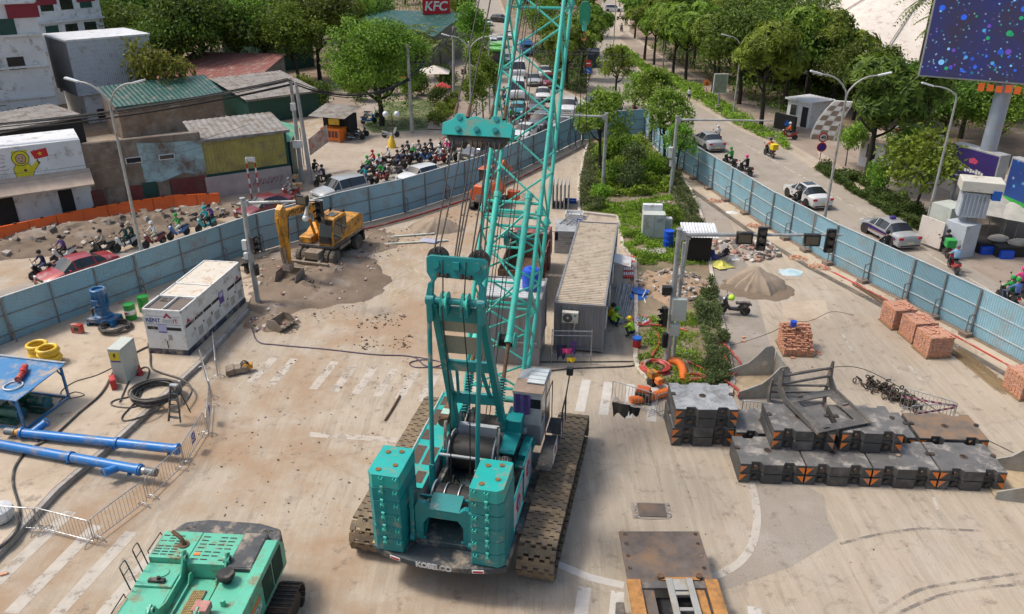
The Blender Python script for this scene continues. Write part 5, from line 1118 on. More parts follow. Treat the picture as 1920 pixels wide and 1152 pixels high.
MB().bx(-.02,.4,-.45,-.0,1.02,1.1).build("head_plate", m_brk, t, bev=.02)
for k in range(5):
    y = -.85-k*.62; MB().bx(-.02,.4,y+.2,y+.34,1.04,1.1).build("rung", m_brk, t, bev=.02)
MB().bx(-1.0,.9,-4,-.3,.55,.62).build("under_frame", m_black, t); MB().bx(-1.75,-1.5,-1.6,-.3,.0,.45).build("outrigger", m_frm, t, bev=.03)
for s_ in (-1,1): MB().cyl((s_*1.0,-1.5,.45),(s_*.6,-1.5,.45),.45,n=18).build("wheel", m_black, t)
# ---- manhole plate in a broken patch
t = thing("steel_cover_plate", "dark steel plate covering a broken manhole patch in the road", "plate", at(1222,958), 3); MB().bx(-.5,.5,-.36,.36,.02,.05).build("plate", m_plate, t); b = MB(); vs = []
b.prism([(-.72,-.45),(-.1,-.5),(.62,-.42),(.68,.42),(-.2,.46),(-.74,.4)], 'z', .0, .016); b.build("rubble_bed", g_asph, t)
for i in range(26): b = MB(); x = rnd.choice((-1,1))*rnd.uniform(.5,.7); y = rnd.uniform(-.4,.4); s_ = rnd.uniform(.03,.08); b.box((x,y,.03),(s_,s_*.8,s_*.6),rz=rnd.uniform(0,3)); b.build("stone", g_conc, t)
# ================================================================== bricks, sand, rubble, soil
m_brick = mat("orange clay brick", (.60,.29,.175), .85, 0, .25, 5, (.45,.2,.12), .35, 5, .2)
m_brick2 = mat("dark clay brick", (.47,.24,.15), .85, 0, .25, 5, (.30,.16,.1), .35, 5, .2)
def film_mat():
    m = bpy.data.materials.new("stretch film"); m.use_nodes = True; t = NT(m); b = t.n["Principled BSDF"]; b.inputs["Base Color"].default_value = (.62,.5,.48,1); b.inputs["Roughness"].default_value = .25
    tc = t.new("TexCoord"); t.link(t.math('MULTIPLY', t.ramp(t.noise(tc.outputs["Object"], 6, 3, .7), .4, .75), .3), b.inputs["Alpha"]); return m
m_film = film_mat()
def brick_stack(name, label, p, hd, nx, ny, nz, film=True, ragged=0.0, seed=1):
    rr = random.Random(seed); t = thing(name, label, "bricks", p, hd)
    bw, bd, bh = .21, .105, .062; W_, D_ = nx*bw, ny*bd
    b = MB(); b.mi = 0
    for k in range(nz):
        q = k % 2
        cx, cy = (nx, ny) if not q else (int(W_/bd), int(D_/bw)); sx, sy = (bw, bd) if not q else (bd, bw)
        for i in range(cx):
            for j in range(cy):
                if not ragged and not (i in (0,cx-1) or j in (0,cy-1) or k >= nz-1): continue
                if k >= nz-1 and rr.random() < .12: continue
                if ragged and k > nz*(.25+1.0*j/cy)+rr.uniform(-1.5,1): continue
                b.mi = 1 if rr.random() < .3 else 0
                b.box((-W_/2+(i+.5)*sx+rr.uniform(-.012,.012), (j+.5)*sy+rr.uniform(-.012,.012), .1+(k+.5)*bh), (sx*.88, sy*.84, bh*.8), rz=rr.uniform(-.05,.05))
    for i in range(10): b.box((rr.uniform(-W_*.35,W_*.35), rr.uniform(.1,D_-.1), .1+(nz+.5)*bh), (bw*.95,bd*.9,bh*.9), rz=rr.uniform(0,3), rx=rr.uniform(-.2,.2))
    b.build("brick", [m_brick, m_brick2], t, sharp=0, kind="stuff")
    MB().bx(-W_/2-.03,W_/2+.03,-.02,D_+.02,.0,.09).build("pallet", mat("pallet timber", (.25,.16,.09), .85, 0, .2, 4), t)
    ragged or MB().bx(-W_/2+.06,W_/2-.06,.06,D_-.06,.1,.1+nz*bh-.01).build("brick_core", m_brick2, t)
    if film:
        b = MB(); h = .12+(nz+.6)*bh; x0, x1, y0, y1, zb = -W_/2-.03, W_/2+.03, -.03, D_+.03, .4
        b.add([(x0,y0,zb),(x1,y0,zb),(x1,y1,zb),(x0,y1,zb),(x0+.06,y0+.05,h),(x1-.06,y0+.05,h),(x1-.06,y1-.05,h),(x0+.06,y1-.05,h)],[(0,1,5,4),(1,2,6,5),(2,3,7,6),(3,0,4,7),(4,5,6,7)]); b.build("stretch_film", m_film, t, sharp=0)
    return t
GP = "wrapped brick pallets"
for lab, x, y, s_ in (("wrapped pallet of orange bricks, farthest of the three by the hoarding",1692,619,2),("wrapped pallet of orange bricks, middle of the three by the hoarding",1730,645,3),("wrapped pallet of orange bricks, nearest of the three beside rebar",1759,673,4),("pallet of orange bricks cut off at the frame edge",1935,752,5)):
    brick_stack("brick_pallet", lab, at(x,y), -6, 6, 12, 17, True, 0, s_)["group"] = GP
brick_stack("brick_stack", "half-used open stack of orange bricks with a blue bucket on top", at(1497,670), 4, 7, 15, 18, False, .5, 9)
o = MB().cyl((0,0,0),(0,0,.28),.13,.16,n=16).build("bucket", mat("blue plastic", (0,0,0))); o.location = at(1487,612,1.22); tag(o, "small blue bucket standing on the open brick stack", "bucket")
for i, (x, y) in enumerate(((1535,665),(1534,661),(1552,694),(1394,634),(1393,641),(1486,672),(8,1078))):
    o = MB().bx(-.11,.11,-.05,.05,0,.065).build("loose_brick", m_brick); o.location = at(x,y); o.rotation_euler = (0,0,rnd.uniform(0,3)); tag(o, ("loose brick beside the open stack, lower of two","loose brick beside the open stack, upper of two","single loose brick between open stack and steel frame","loose brick on the asphalt lane, farther of two","loose brick on the asphalt lane, nearer of two","loose brick at the foot of the open stack","loose brick on the pale stripes at the frame corner")[i], "brick")
def heap(name, label, p, rx, ry, h, m, hd=0, rough=.12, kind="stuff", n=56, flat=1.0, seed=0, chunks=0, cm=None, cs=(.12,.45), cat="pile"):
    b = MB(); vs = [(0,0,0)]; rings = 16; rr = random.Random(seed+11)
    for j in range(1, rings+1):
        f = j/rings
        for i in range(n):
            a_ = 2*PI*i/n; w_ = 1+.3*mnoise.noise(V(math.cos(a_)*1.3+seed*3.1, math.sin(a_)*1.3, seed*1.7))+.22*mnoise.noise(V(math.cos(a_)*4+seed, math.sin(a_)*4, seed*.7)); x, y = rx*f*w_*math.cos(a_), ry*f*w_*math.sin(a_)
            z = h*((1-f)**flat if flat <= 1 else 1-f**flat)*(1 + .3*mnoise.noise(V(x*.9+seed, y*.9, 2.0))) + rough*h*mnoise.noise(V(x*2.3, y*2.3, seed*2.0))*(1-f*.6)
            vs.append((x, y, max(-.02, z) if j < rings else -.02))
    vs[0] = (0,0,h*1.0)
    fs = [(0, 1+i, 1+(i+1)%n) for i in range(n)] + [(1+(j-1)*n+i, 1+j*n+i, 1+j*n+(i+1)%n, 1+(j-1)*n+(i+1)%n) for j in range(1,rings) for i in range(n)]
    b.add(vs, fs)
    for i in range(chunks):
        a_ = rr.uniform(0,2*PI); f = math.sqrt(rr.random())*1.02; x, y = rx*f*math.cos(a_), ry*f*math.sin(a_); z = h*max(0,1-f)**flat; s_ = rr.uniform(*cs)*rr.uniform(.5,1)
        b.mi = rr.randint(1, len(cm)); b.rock((x,y,z+s_*.1), (s_, s_*rr.uniform(.5,1), s_*rr.uniform(.3,.8)), rr)
    o = b.build(name, [m]+(cm or []), sharp=50); o.location = p; o.rotation_euler = (0,0,-R(hd)); tag(o, label, cat, kind=kind); return o
m_sand = mat("dry grey sand", (.30,.235,.175), .95, 0, .12, 1.5, (.21,.16,.115), .3, .8, .35, 14, world=True)
m_sandw = mat("damp brown sand", (.17,.125,.085), .9, 0, .15, 2, bump=.3, world=True)
m_rub = [mat("rubble concrete", (.37,.33,.29), .9, 0, .2, 2, bump=.3), mat("rubble brick", (.36,.20,.15), .9, 0, .25, 3, bump=.3), mat("rubble dark", (.13,.11,.095), .9, 0, .25, 3, bump=.3), mat("rubble pale", (.50,.46,.42), .9, 0, .15, 2, bump=.2)]
m_clod = mat("soil clod", (.2,.145,.1), .95, 0, .2, 2, bump=.4)
heap("sand_pile", "big grey sand pile spread beside the asphalt lane", at(1418,536), 1.75, 1.65, 1.05, m_sand, 0, .05, flat=1.7, seed=2)
o = heap("damp_sand", "damp skirt of sand spilling from the sand pile", at(1422,540), 2.15, 1.85, .08, m_sandw, 10, .3, flat=.6, seed=8)
heap("sand_pile", "small brown sand heap between excavator and crane boom", at(820,430), 1.9, 1.3, .85, m_sand, 0, .06, flat=1.7, seed=5)
heap("rubble_pile", "pile of broken concrete rubble behind the hanging traffic light", at(1392,470), 2.3, 1.9, .55, mat("rubble dust", (.36,.29,.23), .95, 0, .2, 2, bump=.4), 0, .25, chunks=300, cm=m_rub, cs=(.15,.6), seed=3)
heap("rubble_pile", "heap of soil and broken stones on the island behind the traffic pole", at(1262,540), 2.4, 2.9, .75, mat("rubble soil", (.33,.225,.145), .95, 0, .2, 2, bump=.4), 8, .2, chunks=230, cm=m_rub[:1]+[m_rub[2],mat("soil clod", (0,0,0)),m_rub[3]], cs=(.1,.42), seed=4)
heap("rubble_pile", "low pile of pink broken tiles on the grassy island edge", at(1248,384), 1.5, .7, .25, g_soil, 0, .2, chunks=160, cm=[m_rub[3],m_rub[1]], cs=(.1,.3), seed=6)
heap("soil_heap", "mound of bare soil in front of the end hoarding", at(1165,268), 3.2, 1.5, .9, g_soil, 0, .2, chunks=60, cm=m_rub, cs=(.1,.3), seed=7)
heap("dug_soil", "churned brown soil around and under the wheeled excavator", at(565,520), 5.0, 5.0, .42, g_dug, -20, .9, flat=.5, chunks=110, cm=m_rub, cs=(.08,.35), seed=9)
heap("dug_soil", "strip of brown soil between excavator and gutter", at(680,455), 2.2, 2.6, .15, g_dug, 30, .9, flat=.5, chunks=70, cm=m_rub, cs=(.08,.3), seed=10)
heap("soil_heap", "dark soil mound below the excavator bucket", at(575,540), 1.9, 1.1, .5, g_dug, 20, .4, chunks=70, cm=[m_rub[2],m_clod], cs=(.08,.3), seed=13)
heap("soil_heap", "dark soil heap around the loose digging bucket", at(512,606), 1.5, 1.1, .4, g_dug, 0, .4, chunks=60, cm=m_rub, cs=(.08,.3), seed=12)
for i, (x, y, rx, ry, h, nn) in enumerate(((20,470,5.5,1.7,.7,70),(150,442,6,1.9,.9,80),(270,422,5.5,1.8,.9,80),(400,398,5,1.4,.6,60))):
    heap("rubble_bank", ("brown rubble bank behind the red sedan","brown rubble bank behind the uniformed motorbike pair","brown rubble bank beside the green-coated rider","brown rubble bank ending near the cardboard boxes")[i], at(x,y), rx, ry, h, g_dug, -8, .3, flat=.8, chunks=nn, cm=[m_rub[2],m_rub[2],mat("soil clod", (.2,.145,.1), .95, 0, .2, 2, bump=.4),m_rub[0]], cs=(.12,.7), seed=20+i)
for i, (x, y) in enumerate(((1497,485),(1535,502),(1380,345),(1340,378),(1415,425))):
    o = heap("brick_debris", ("small scatter of broken bricks near the hanging timer box","small scatter of broken bricks near the gutter and sack","scatter of broken bricks along the gutter far end","grey debris patch by the far gutter","scatter of broken bricks halfway along the gutter")[i], at(x,y), .7, .5, .1, m_sand, 40, .3, n=20, chunks=45, cm=[m_brick,m_brick2], cs=(.08,.25), seed=30+i)
def ground_rag(name, label, p, r, m, seed, cat="sheet", h=.08):
    b = MB(); rr = random.Random(seed); vs = [(0,0,h)]; n = 14
    for j in (1,2,3):
        for i in range(n):
            a_ = 2*PI*i/n; q = r*j/3*(1+rr.uniform(-.25,.25)); vs.append((q*math.cos(a_), q*.75*math.sin(a_), h*rr.uniform(.1,1.2)*(1.2-j/3)))
    b.add(vs, [(0,1+i,1+(i+1)%n) for i in range(n)] + [(1+(j-1)*n+i,1+j*n+i,1+j*n+(i+1)%n,1+(j-1)*n+(i+1)%n) for j in (1,2) for i in range(n)]); o = b.build(name, m, sharp=50); o.location = p; return tag(o, label, cat)
ground_rag("crumpled_sheet", "pale blue and white crumpled sheet on the ground by the sand pile", at(1480,511), .75, mat("pale blue sheet", (.38,.52,.56), .5, 0, .25, 3, (.6,.6,.58), .5), 3)
ground_rag("plastic_sack", "bright yellow sack of cement by the island kerb", at(1350,500), .8, mat("yellow sack", (.68,.64,.12), .6, 0, .12, 4, (.28,.22,.14), .35), 4, "sack", .45)
ground_rag("plastic_bag", "white plastic bag in front of the rubble pile", at(1376,487), .45, m_white, 5, "bag", .3); ground_rag("plastic_bag", "dark blue bag beside the black mesh cage", at(1332,484), .6, mat("navy bag", (.02,.02,.14), .5, 0, .2), 6, "bag", .6); ground_rag("plastic_bag", "black bag behind the yellow sack", at(1362,480), .45, m_black, 7, "bag", .55)
ground_rag("plastic_bag", "blue and white bag on the island near the traffic pole foot", at(1285,667), .4, mat("pale blue sheet", (0,0,0)), 8, "bag", .2); ground_rag("plastic_bag", "white bag lying by the far end of the asphalt lane", at(1372,399), .5, m_white, 9, "bag"); ground_rag("plastic_bag", "white bag among pink tiles on the island", at(1266,372), .5, m_white, 10, "bag", .2)
# rebar bundle, planks, loose bucket and breaker
t = thing("rebar_bundle", "long bundle of brown reinforcing bars beside the brick pallets", "rebar", at(1795,660), head(at(1795,660), at(1880,728))); Lb = (at(1885,728)-at(1790,655)).length
bm = MB(); bm.cyl((0,0,0),(0,Lb,0),.014,n=5); me = bm.mesh("bar", mat("brown rebar", (.27,.19,.10), .8, .2, .25, 6))
for i in range(34): o = link("bar", me, t, (-.45+.9*i/34+rnd.uniform(-.01,.01), rnd.uniform(-.5,.3), .02+.02*(i%3))); o.rotation_euler = (0,0,rnd.uniform(-.012,.012))
t = thing("rebar_bundle", "rusty steel bars lying along the gutter above the brick pallets", "rebar", at(1600,532), head(at(1600,532), at(1690,590))); Lb = (at(1690,590)-at(1600,532)).length
bm = MB(); bm.cyl((0,0,0),(0,Lb,0),.02,n=5); me = bm.mesh("bar", m_rusty)
for i in range(14): o = link("bar", me, t, (-.25+.5*i/14, rnd.uniform(-.3,.3), .02+.02*(i%2))); o.rotation_euler = (0,0,rnd.uniform(-.02,.02))
for i, (a_, b_) in enumerate((((715,447),(815,440)),((712,460),(840,453)),((790,452),(820,456)))):
    p, q = at(*a_), at(*b_); tag(MB().bar(p+V(0,0,.06), q+V(0,0,.08), .16 if i < 2 else .6, .08).build("plank", m_cgr if i < 2 else mat("lilac board", (.33,.35,.5), .7), None, bev=.01), ("long pale plank on the yellow grid, farther one","long pale plank on the yellow grid, nearer one","short lilac board between the pale planks")[i], "plank")
t = thing("digging_bucket", "muddy loose excavator bucket with teeth lying on soil", "bucket", at(520,612), 115)
MB().prism([(0,0),(.6,.02),(.85,.25),(.8,.33),(.5,.12),(.12,.12),(.02,.6),(-.12,.6),(-.2,.2)], 'x', -.55, .55).build("shell", m_mud, t, bev=.02)
for s_ in (-1,1): MB().prism([(0,0),(.6,.02),(.85,.25),(.4,.65),(-.12,.62),(-.2,.2)], 'x', s_*.55-.02, s_*.55+.02).build("side", m_mud, t)
for x in (-.45,-.15,.15,.45): MB().bar((x,.75,.25),(x,1.0,.34),.09,.05).build("tooth", m_mud, t)
t = thing("breaker_head", "small muddy attachment head with orange top on the bare ground", "attachment", at(453,698), 70)
MB().bx(-.25,.25,-.3,.3,.05,.35).build("housing", m_mud, t, bev=.04); MB().bx(-.15,.15,.1,.55,.15,.42).build("orange_block", m_yel, t, bev=.05); MB().prism([(-.3,.05),(-.7,.08),(-.7,.3),(-.3,.4)], 'x', -.3, .3).build("jaw", m_mud, t, bev=.03)
for k in range(3): MB().tube(smooth_path([V(-.2+.2*k,0,.35),V(-.1+.15*k,.2,.55),V(.05*k,.5,.3)],4),.025,5).build("hose", m_black, t)
# ---- hoses and cables across the site
m_rhose = mat("red rubber hose", (.42,.05,.035), .5, 0, .15, 3, DUST, .25); m_ohose = mat("orange corrugated duct", (.72,.16,.02), .45, 0, .1)
cable("long dark violet cable from the dug soil to the crane", pxs((470,600),(482,640),(520,648),(610,656),(700,666),(772,670),(800,688),(850,692)), .035, mat("violet cable", (.07,.045,.085), .6, 0, .2)); cable("loop of violet cable beside the crane mast", pxs((772,670),(790,672),(826,680),(820,688),(780,690),(768,682),(790,676),(815,677)), .03, mat("violet cable", (0,0,0)))
cable("black cable from crane track to island in front of the containers, farther one", pxs((990,680),(1080,680),(1190,679)), .035); cable("black cable in front of the containers, nearer one", pxs((1030,697),(1080,692),(1180,688),(1196,680)), .04)
coil("red_hose_coil", "coil of thick red hose at the foot of the traffic pole", at(1228,697), .62, .06, 10, m_rhose, 6, .25, seed=8)
cable("thick red hose sweeping off the island onto the asphalt", pxs((1290,680),(1340,705),(1380,730),(1385,745), z=.16), .06, m_rhose, "hose", "red_hose"); cable("red hose loop curving over the asphalt lane", pxs((1355,645),(1375,665),(1388,685),(1380,702),(1330,712),(1290,716), z=.16), .06, m_rhose, "hose", "red_hose"); cable("red hose lying along the island kerb", pxs((1358,668),(1368,690),(1370,702),(1340,712), z=.16), .06, m_rhose, "hose", "red_hose"); cable("red hose crossing the island from the workers", pxs((1195,611),(1240,612),(1290,622), z=.16), .055, m_rhose, "hose", "red_hose"); cable("short red hose standing by the workers' signs", pxs((1232,626),(1236,645),(1222,670), z=.16), .055, m_rhose, "hose", "red_hose")
coil("red_hose_coil", "flattened heap of red hose behind the two-high weight stack", at(1300,714), .5, .06, 10, m_rhose, 5, .2, .5, seed=10)
def duct(label, pts, r=.2):
    pts = smooth_path([Vector(p)+V(0,0,r) for p in pts], 14); tag(MB().tube(pts, [r*(1+.04*(i % 2)) for i in range(len(pts))], 14).build("orange_duct", m_ohose), label, "duct")
duct("orange corrugated duct end poking out under the crowd barrier", pxs((1182,758),(1215,752),(1250,742),(1275,735)), .19); duct("orange corrugated duct arching over the island front", [at(1252,682),at(1272,690)+V(0,0,.1),at(1280,705)+V(0,0,.05),at(1278,722)], .19)
cable("red hose running along the gutter under the left hoarding", offset(FL[3:8], 1.2), .06, m_rhose, "hose", "red_hose"); cable("red hose running along the foot of the right hoarding", offset(FR[4:8], .95), .05, m_rhose, "hose", "red_hose"); cable("thin black rod lying on the ground left of the crane", pxs((722,790),(735,770),(750,744)), .05, m_rusty, "rod", "rod")
cable("thin dark wire wandering over the right lane", pxs((1360,650),(1400,640),(1450,622),(1480,605),(1520,602),(1560,585),(1600,592)), .012)
def litter(name, label, poly, n, lo, hi, ms, seed):
    rr = random.Random(seed); P = [at(x,y) for x, y in poly]; b = MB()
    for i in range(n):
        u, v = rr.random(), rr.random(); p = P[0].lerp(P[1],u).lerp(P[3].lerp(P[2],u), v); s_ = rr.uniform(lo,hi)*rr.uniform(.4,1); b.mi = rr.randrange(len(ms)); b.rock((p.x,p.y,s_*.2),(s_,s_*.8,s_*.6),rr)
    tag(b.build(name, ms, sharp=0), label, "litter", kind="stuff")
litter("gravel", "stray stones and clods over the dirt drive left of the crane", [(470,600),(800,560),(700,1000),(330,1140)], 260, .03,.12, [m_clod,m_rub[0],m_clod], 1); litter("gravel", "stray stones over the right part of the site", [(1330,600),(1640,600),(1900,1050),(1130,1130)], 260, .02,.09, [m_rub[0],m_rub[1],m_rub[2]], 2); litter("gravel", "stray stones on the concrete pad around the cables", [(60,640),(440,520),(330,720),(-20,960)], 90, .02,.08, [m_rub[0],m_rub[2]], 3); litter("gravel", "clods and chips along the gutter of the left hoarding", [(500,500),(900,385),(905,400),(560,560)], 260, .04,.18, [m_clod,m_rub[0],m_rub[2]], 4); litter("gravel", "chips and bricks along the gutter of the right hoarding", [(1275,320),(1300,320),(1900,700),(1850,720)], 300, .04,.16, [m_rub[1],m_rub[0],m_clod], 5)
for i, (x, y) in enumerate(((690,605),(735,600),(752,642),(690,645))): litter("mud_lumps", "dark mud lumps on the drive, "+("farthest patch","patch near the boom","patch by the violet cable","patch toward the loose bucket")[i], [(x-22,y-12),(x+25,y-14),(x+20,y+12),(x-28,y+10)], 30, .04,.2, [mat("dark mud", (.11,.08,.06), .95, 0, .3, 3),m_clod], 60+i)
litter("soil_clods", "loose clods fringing the churned soil around the excavator", [(470,480),(720,440),(700,560),(520,640)], 420, .03,.16, [m_clod,g_dug,m_rub[2]], 71)
# ================================================================== lamp posts, signal poles, utility poles, signs
m_lpole = mat("weathered lamp pole", (.40,.40,.38), .5, .35, .12, 2, (.25,.22,.18), .3); m_lamp = mat("pale lamp head", (.62,.64,.65), .4, .1, .08)
def street_lamp(label, base, h, hd, double=True, arm=1.5, rise=1.5):
    t = thing("street_lamp", label, "street lamp", base, hd); MB().cyl((0,0,0),(0,0,h),.11,.065,n=12).build("pole", m_lpole, t); MB().bx(-.2,.2,-.2,.2,0,.06).build("base_plate", m_lpole, t)
    for s_ in ((-1,1) if double else (-1,)):
        a = MB(); pts = smooth_path([V(0,0,h-.1),V(s_*.08,0,h+rise*.35),V(s_*arm*.35,0,h+rise*.75),V(s_*arm*.7,0,h+rise*.95),V(s_*arm,0,h+rise)],5); a.tube(pts,[.06-.02*i/len(pts) for i in range(len(pts))],8); ao = a.build("arm", m_lpole, t)
        b = MB(); b.T = Matrix.Translation((s_*arm,0,h+rise)) @ Matrix.Rotation(-s_*R(14),4,'Y'); b.prism([(0,-.1),(s_*.75,-.15),(s_*.8,0),(s_*.75,.15),(0,.1)], 'z', -.04, .05); b.build("lamp_head", m_lamp, ao, bev=.02)
    return t
street_lamp("double-armed street lamp rising over the generator and hoarding", at(281,544), 10.4, 8); street_lamp("double-armed street lamp standing inside the right hoarding", at(1536,466), 9.7, 8, True, 1.6); street_lamp("single-armed street lamp beside the damaged kiosk", at(1733,440), 9.2, 15, False, 1.5, .8)
street_lamp("double-armed street lamp behind the crane bridle", at(884,262), 8.3, 5, True, 1.9, 1.6); street_lamp("slim street lamp among kerb trees of the traffic road", at(918,214), 7.5, 185, False, 1.8, 1.2); street_lamp("thin street lamp at the far median with green strip", at(1150,92), 9, 10, False, 1.6); street_lamp("street lamp half hidden among the big-leaved trees", at(1375,215), 7.0, 10, False, 1.5); street_lamp("distant street lamp on the right pavement tree row", at(1243,125), 5.5, 10, False, 1.0)
m_sig = mat("black signal housing", (.015,.015,.016), .5, 0, .15, 3, DUST, .15)
def signal(parent, x, y, z, hd=180, n=3, s=1.0, name="signal_head"):
    q = link(name, None, parent, (x,y,z), -R(hd)); MB().bx(-.2*s,.2*s,-.1,.1,-.55*s,.55*s).build("housing", m_sig, q, bev=.03)
    for k in range(n):
        zz = (.36-.36*k)*s; MB().lathe([(.0,.1),(.14*s,.1),(.14*s,.13),(.0,.12)], (0,0,zz), 16, 'y').build("lens", m_glass, q); b = MB(); pts = []
        for i in range(9): a_ = PI*i/8; pts.append((.16*s*math.cos(a_), .16*s*math.sin(a_)))
        vs = [(x_,.1,zz+z_) for x_, z_ in pts]+[(x_,.32,zz+z_-.03) for x_, z_ in pts]; b.add(vs, [(i,i+1,i+10,i+9) for i in range(8)]+[(i+9,i+10,i+1,i) for i in range(8)]); b.build("visor", m_sig, q)
    return q
def timer(parent, x, y, z, hd=180): q = link("countdown_box", None, parent, (x,y,z), -R(hd)); MB().bx(-.36,.36,-.12,.12,-.27,.27).build("case", m_sig, q, bev=.02); MB().bx(-.27,.27,.12,.125,-.18,.18).build("display", mat("unlit display", (.12,.10,.07), .4, 0, .3, 20), q)
def gantry(label, base, h, tip, extra=None):
    base = Vector(base); tip = Vector(tip); d = (tip-base); d.z = 0; L = d.length; t = thing("signal_pole", label, "traffic light", base, head(base, tip)-90)
    MB().cyl((0,0,0),(0,0,h),.15,.12,n=14).build("pole", m_pole, t); MB().cyl((.1,0,h-.25),(L,0,h-.05),.095,.05,n=10).build("arm", m_pole, t); MB().cyl((0,0,h),(0,0,h+.04),.16,n=14).build("cap", m_pole, t); MB().bx(.05,.3,-.12,.12,h-.45,h-.1).build("arm_bracket", m_pole, t); return t, L
p = at(1250,683); q = at(1578,447,6.75); t, L = gantry("long-armed traffic light pole standing in the island beside red hoses", p, 6.95, q)
fx = lambda px: (at(px,448,6.75)-p).xy.length
for px_ in (1430,1557): signal(t, fx(px_), -.1, 6.65, 180, 3, 1.0)
for px_ in (1397,1523): timer(t, fx(px_), -.12, 6.68)
for z, w, hh in ((2.55,.62,1.1),(1.75,.4,.55)): MB().bx(-.05,w,-.4,-.1,z,z+hh).build("control_box", m_cgr, t, bev=.02)
signal(t, -.35,-.25,2.7,250,3,.85); MB().bx(-.55,-.15,-.3,0,3.8,4.2).build("speaker_box", m_sig, t); MB().bx(-.35,-.05,-.2,.1,.95,1.75).build("hanging_bag", m_bcl, t, bev=.1)
t2 = thing("camera_pole", "slim grey camera pole with white dome beside the long-armed signal pole", "pole", at(1262,672), 0); MB().cyl((0,0,0),(0,0,6.1),.09,n=10).build("pole", m_pole, t2); MB().cyl((.02,0,3.9),(.1,-.1,6.35),.08,n=10).cyl((.1,-.1,6.3),(.1,-.1,6.5),.13,n=10).build("tube", m_pole, t2); MB().tube(smooth_path([V(.1,-.1,4.2),V(-.1,-.2,4.6),V(-.35,-.3,4.5),V(-.4,-.3,4.3)],4),.05,8).build("camera_arm", m_white, t2); cm_ = MB().lathe([(.17,.18),(.19,0),(.15,-.12)], (-.4,-.3,4.1), 14).build("camera_housing", m_white, t2); MB().ball((-.4,-.3,3.98),.14).build("camera_dome", m_glass, cm_)
p = at(484,570); t, L = gantry("traffic light pole with bent arm reaching over the yellow excavator", p, 6.2, at(606,378,6.1)); signal(t, L*.95,-.1,5.55,215,3,1.15); timer(t, L*.75,-.1,6.2,200); MB().tube(smooth_path([V(L*.83,-.1,6.1),V(L*.8,-.2,5.7),V(L*.78,-.3,5.4)],4),.09,8).ball((L*.78,-.3,5.25),.18).build("camera", m_white, t)
signal(t, .35,-.1,3.6,110,3,.9); signal(t, .3,-.25,2.2,140,1,.6); signal(t,-.35,.0,2.2,220,1,.6)
for z in (2.75,3.3): MB().bx(-.35,-.1,-.15,.1,z,z+.55 if z > 3 else z+.35).build("control_box", m_white, t)
gantry("grey signal pole with an arm over the traffic road, on the island", at(1130,361), 6.3, at(985,214,6.2)); t, L = gantry("grey signal pole with an arm over the right road, on the island", at(1257,365), 6.2, at(1450,228,6.1)); MB().bx(-.45,-.12,-.15,.15,3.0,3.8).build("control_box", m_white, t); MB().bx(-.3,-.12,-.1,.1,2.3,2.75).build("meter_box", m_white, t)
m_cpole = mat("concrete utility pole", (.36,.345,.325), .85, 0, .15, 2, (.24,.2,.17), .35)
def upole(label, base, h, lean=0, boxes=False):
    t = thing("utility_pole", label, "utility pole", base, 0); MB().cyl((0,0,0),(lean,0,h),.2,.13,n=12).build("pole", m_cpole, t)
    if boxes:
        for z, x in ((3.0,-.15),(3.0,.25),(6.0,.05)): MB().bx(x-.2,x+.2,-.4,-.2,z,z+.6).build("meter_box", m_white, t, bev=.02)
    return t
upole("grey utility pole with white meter boxes beside the green stall, left of a pair", at(567,342), 8.4, 0, True); upole("leaning grey utility pole beside the meter-box pole", at(584,345), 8.3, -.35); upole("lone concrete pole at the edge of the dry lawn", at(773,250), 8.8); upole("dark wrapped utility pole crowded with cables near the fast-food sign", at(851,185), 8.5, .2); upole("thin concrete pole behind the big-leaved tree by the guard booth", at(1662,330), 5.5, .8)
m_wire = mat("black overhead cable", (.012,.012,.013), .6, 0, .1)
def wire(label, p, q, sag, r=.035, n=1, sp=.12, seed=0):
    p = Vector(p); q = Vector(q); t = thing("overhead_cable", label, "cable", p, 0); rr = random.Random(seed); d = (q-p)
    for k in range(n):
        o_ = V(rr.uniform(-sp,sp), rr.uniform(-sp,sp), rr.uniform(-sp*1.5,sp*1.5)); b = MB(); sg = sag*rr.uniform(.8,1.25)
        b.tube([d*f + o_ - V(0,0,sg*4*f*(1-f)) for f in [i/14 for i in range(15)]], r*rr.uniform(.5,1.1), 5); b.build("strand", m_wire, t)
PB = at(567,342)+V(0,0,8.2); PC = at(773,250)+V(0,0,5.6)
wire("thick bundle of black cables sagging in from the frame edge to the meter-box pole", at(-120,250,6.8), PB, .5, .06, 9, .2, 1); wire("bundle of black cables between meter-box pole and lawn pole", PB, PC, 1.4, .05, 6, .15, 2); wire("fan of cables from lawn pole to wrapped pole", PC, at(851,185)+V(.2,0,8.0), .4, .05, 8, .3, 3); wire("thin pair of wires in front of the graffiti wall", at(-60,345,5.2), at(470,245,7.0), .6, .02, 2, .4, 4)
wire("thin wires crossing above the traffic road", at(851,185)+V(.2,0,8.0), at(1110,100,8.5), .8, .025, 3, .3, 5); wire("thin wires crossing over the right carriageway", at(1080,95,8), at(1290,100,8), .5, .02, 2, .2, 6)
def striped(name, label, base, h, r=.05, n=8, cat="post"):
    t = thing(name, label, cat, base, 0)
    for k in range(n): MB().cyl((0,0,h*k/n),(0,0,h*(k+1)/n),r,n=10).build("band", m_white if k % 2 else m_red, t)
    return t
striped("striped_post", "red and white striped post by the rubble bank, left one", at(472,372), 3.2, .06); striped("striped_post", "red and white striped post by the rubble bank, right one", at(487,370), 3.2, .06)
o = MB().bx(-.35,.35,-.03,.03,2.9,3.25).build("height_bar", m_white); o.location = at(479,371); tag(o, "white crossbar between the two striped posts", "bar")
m_sred = mat("red sign", (.50,.012,.015), .4, 0, .05); m_sblue = mat("blue sign", (.01,.10,.42), .4, 0, .05)
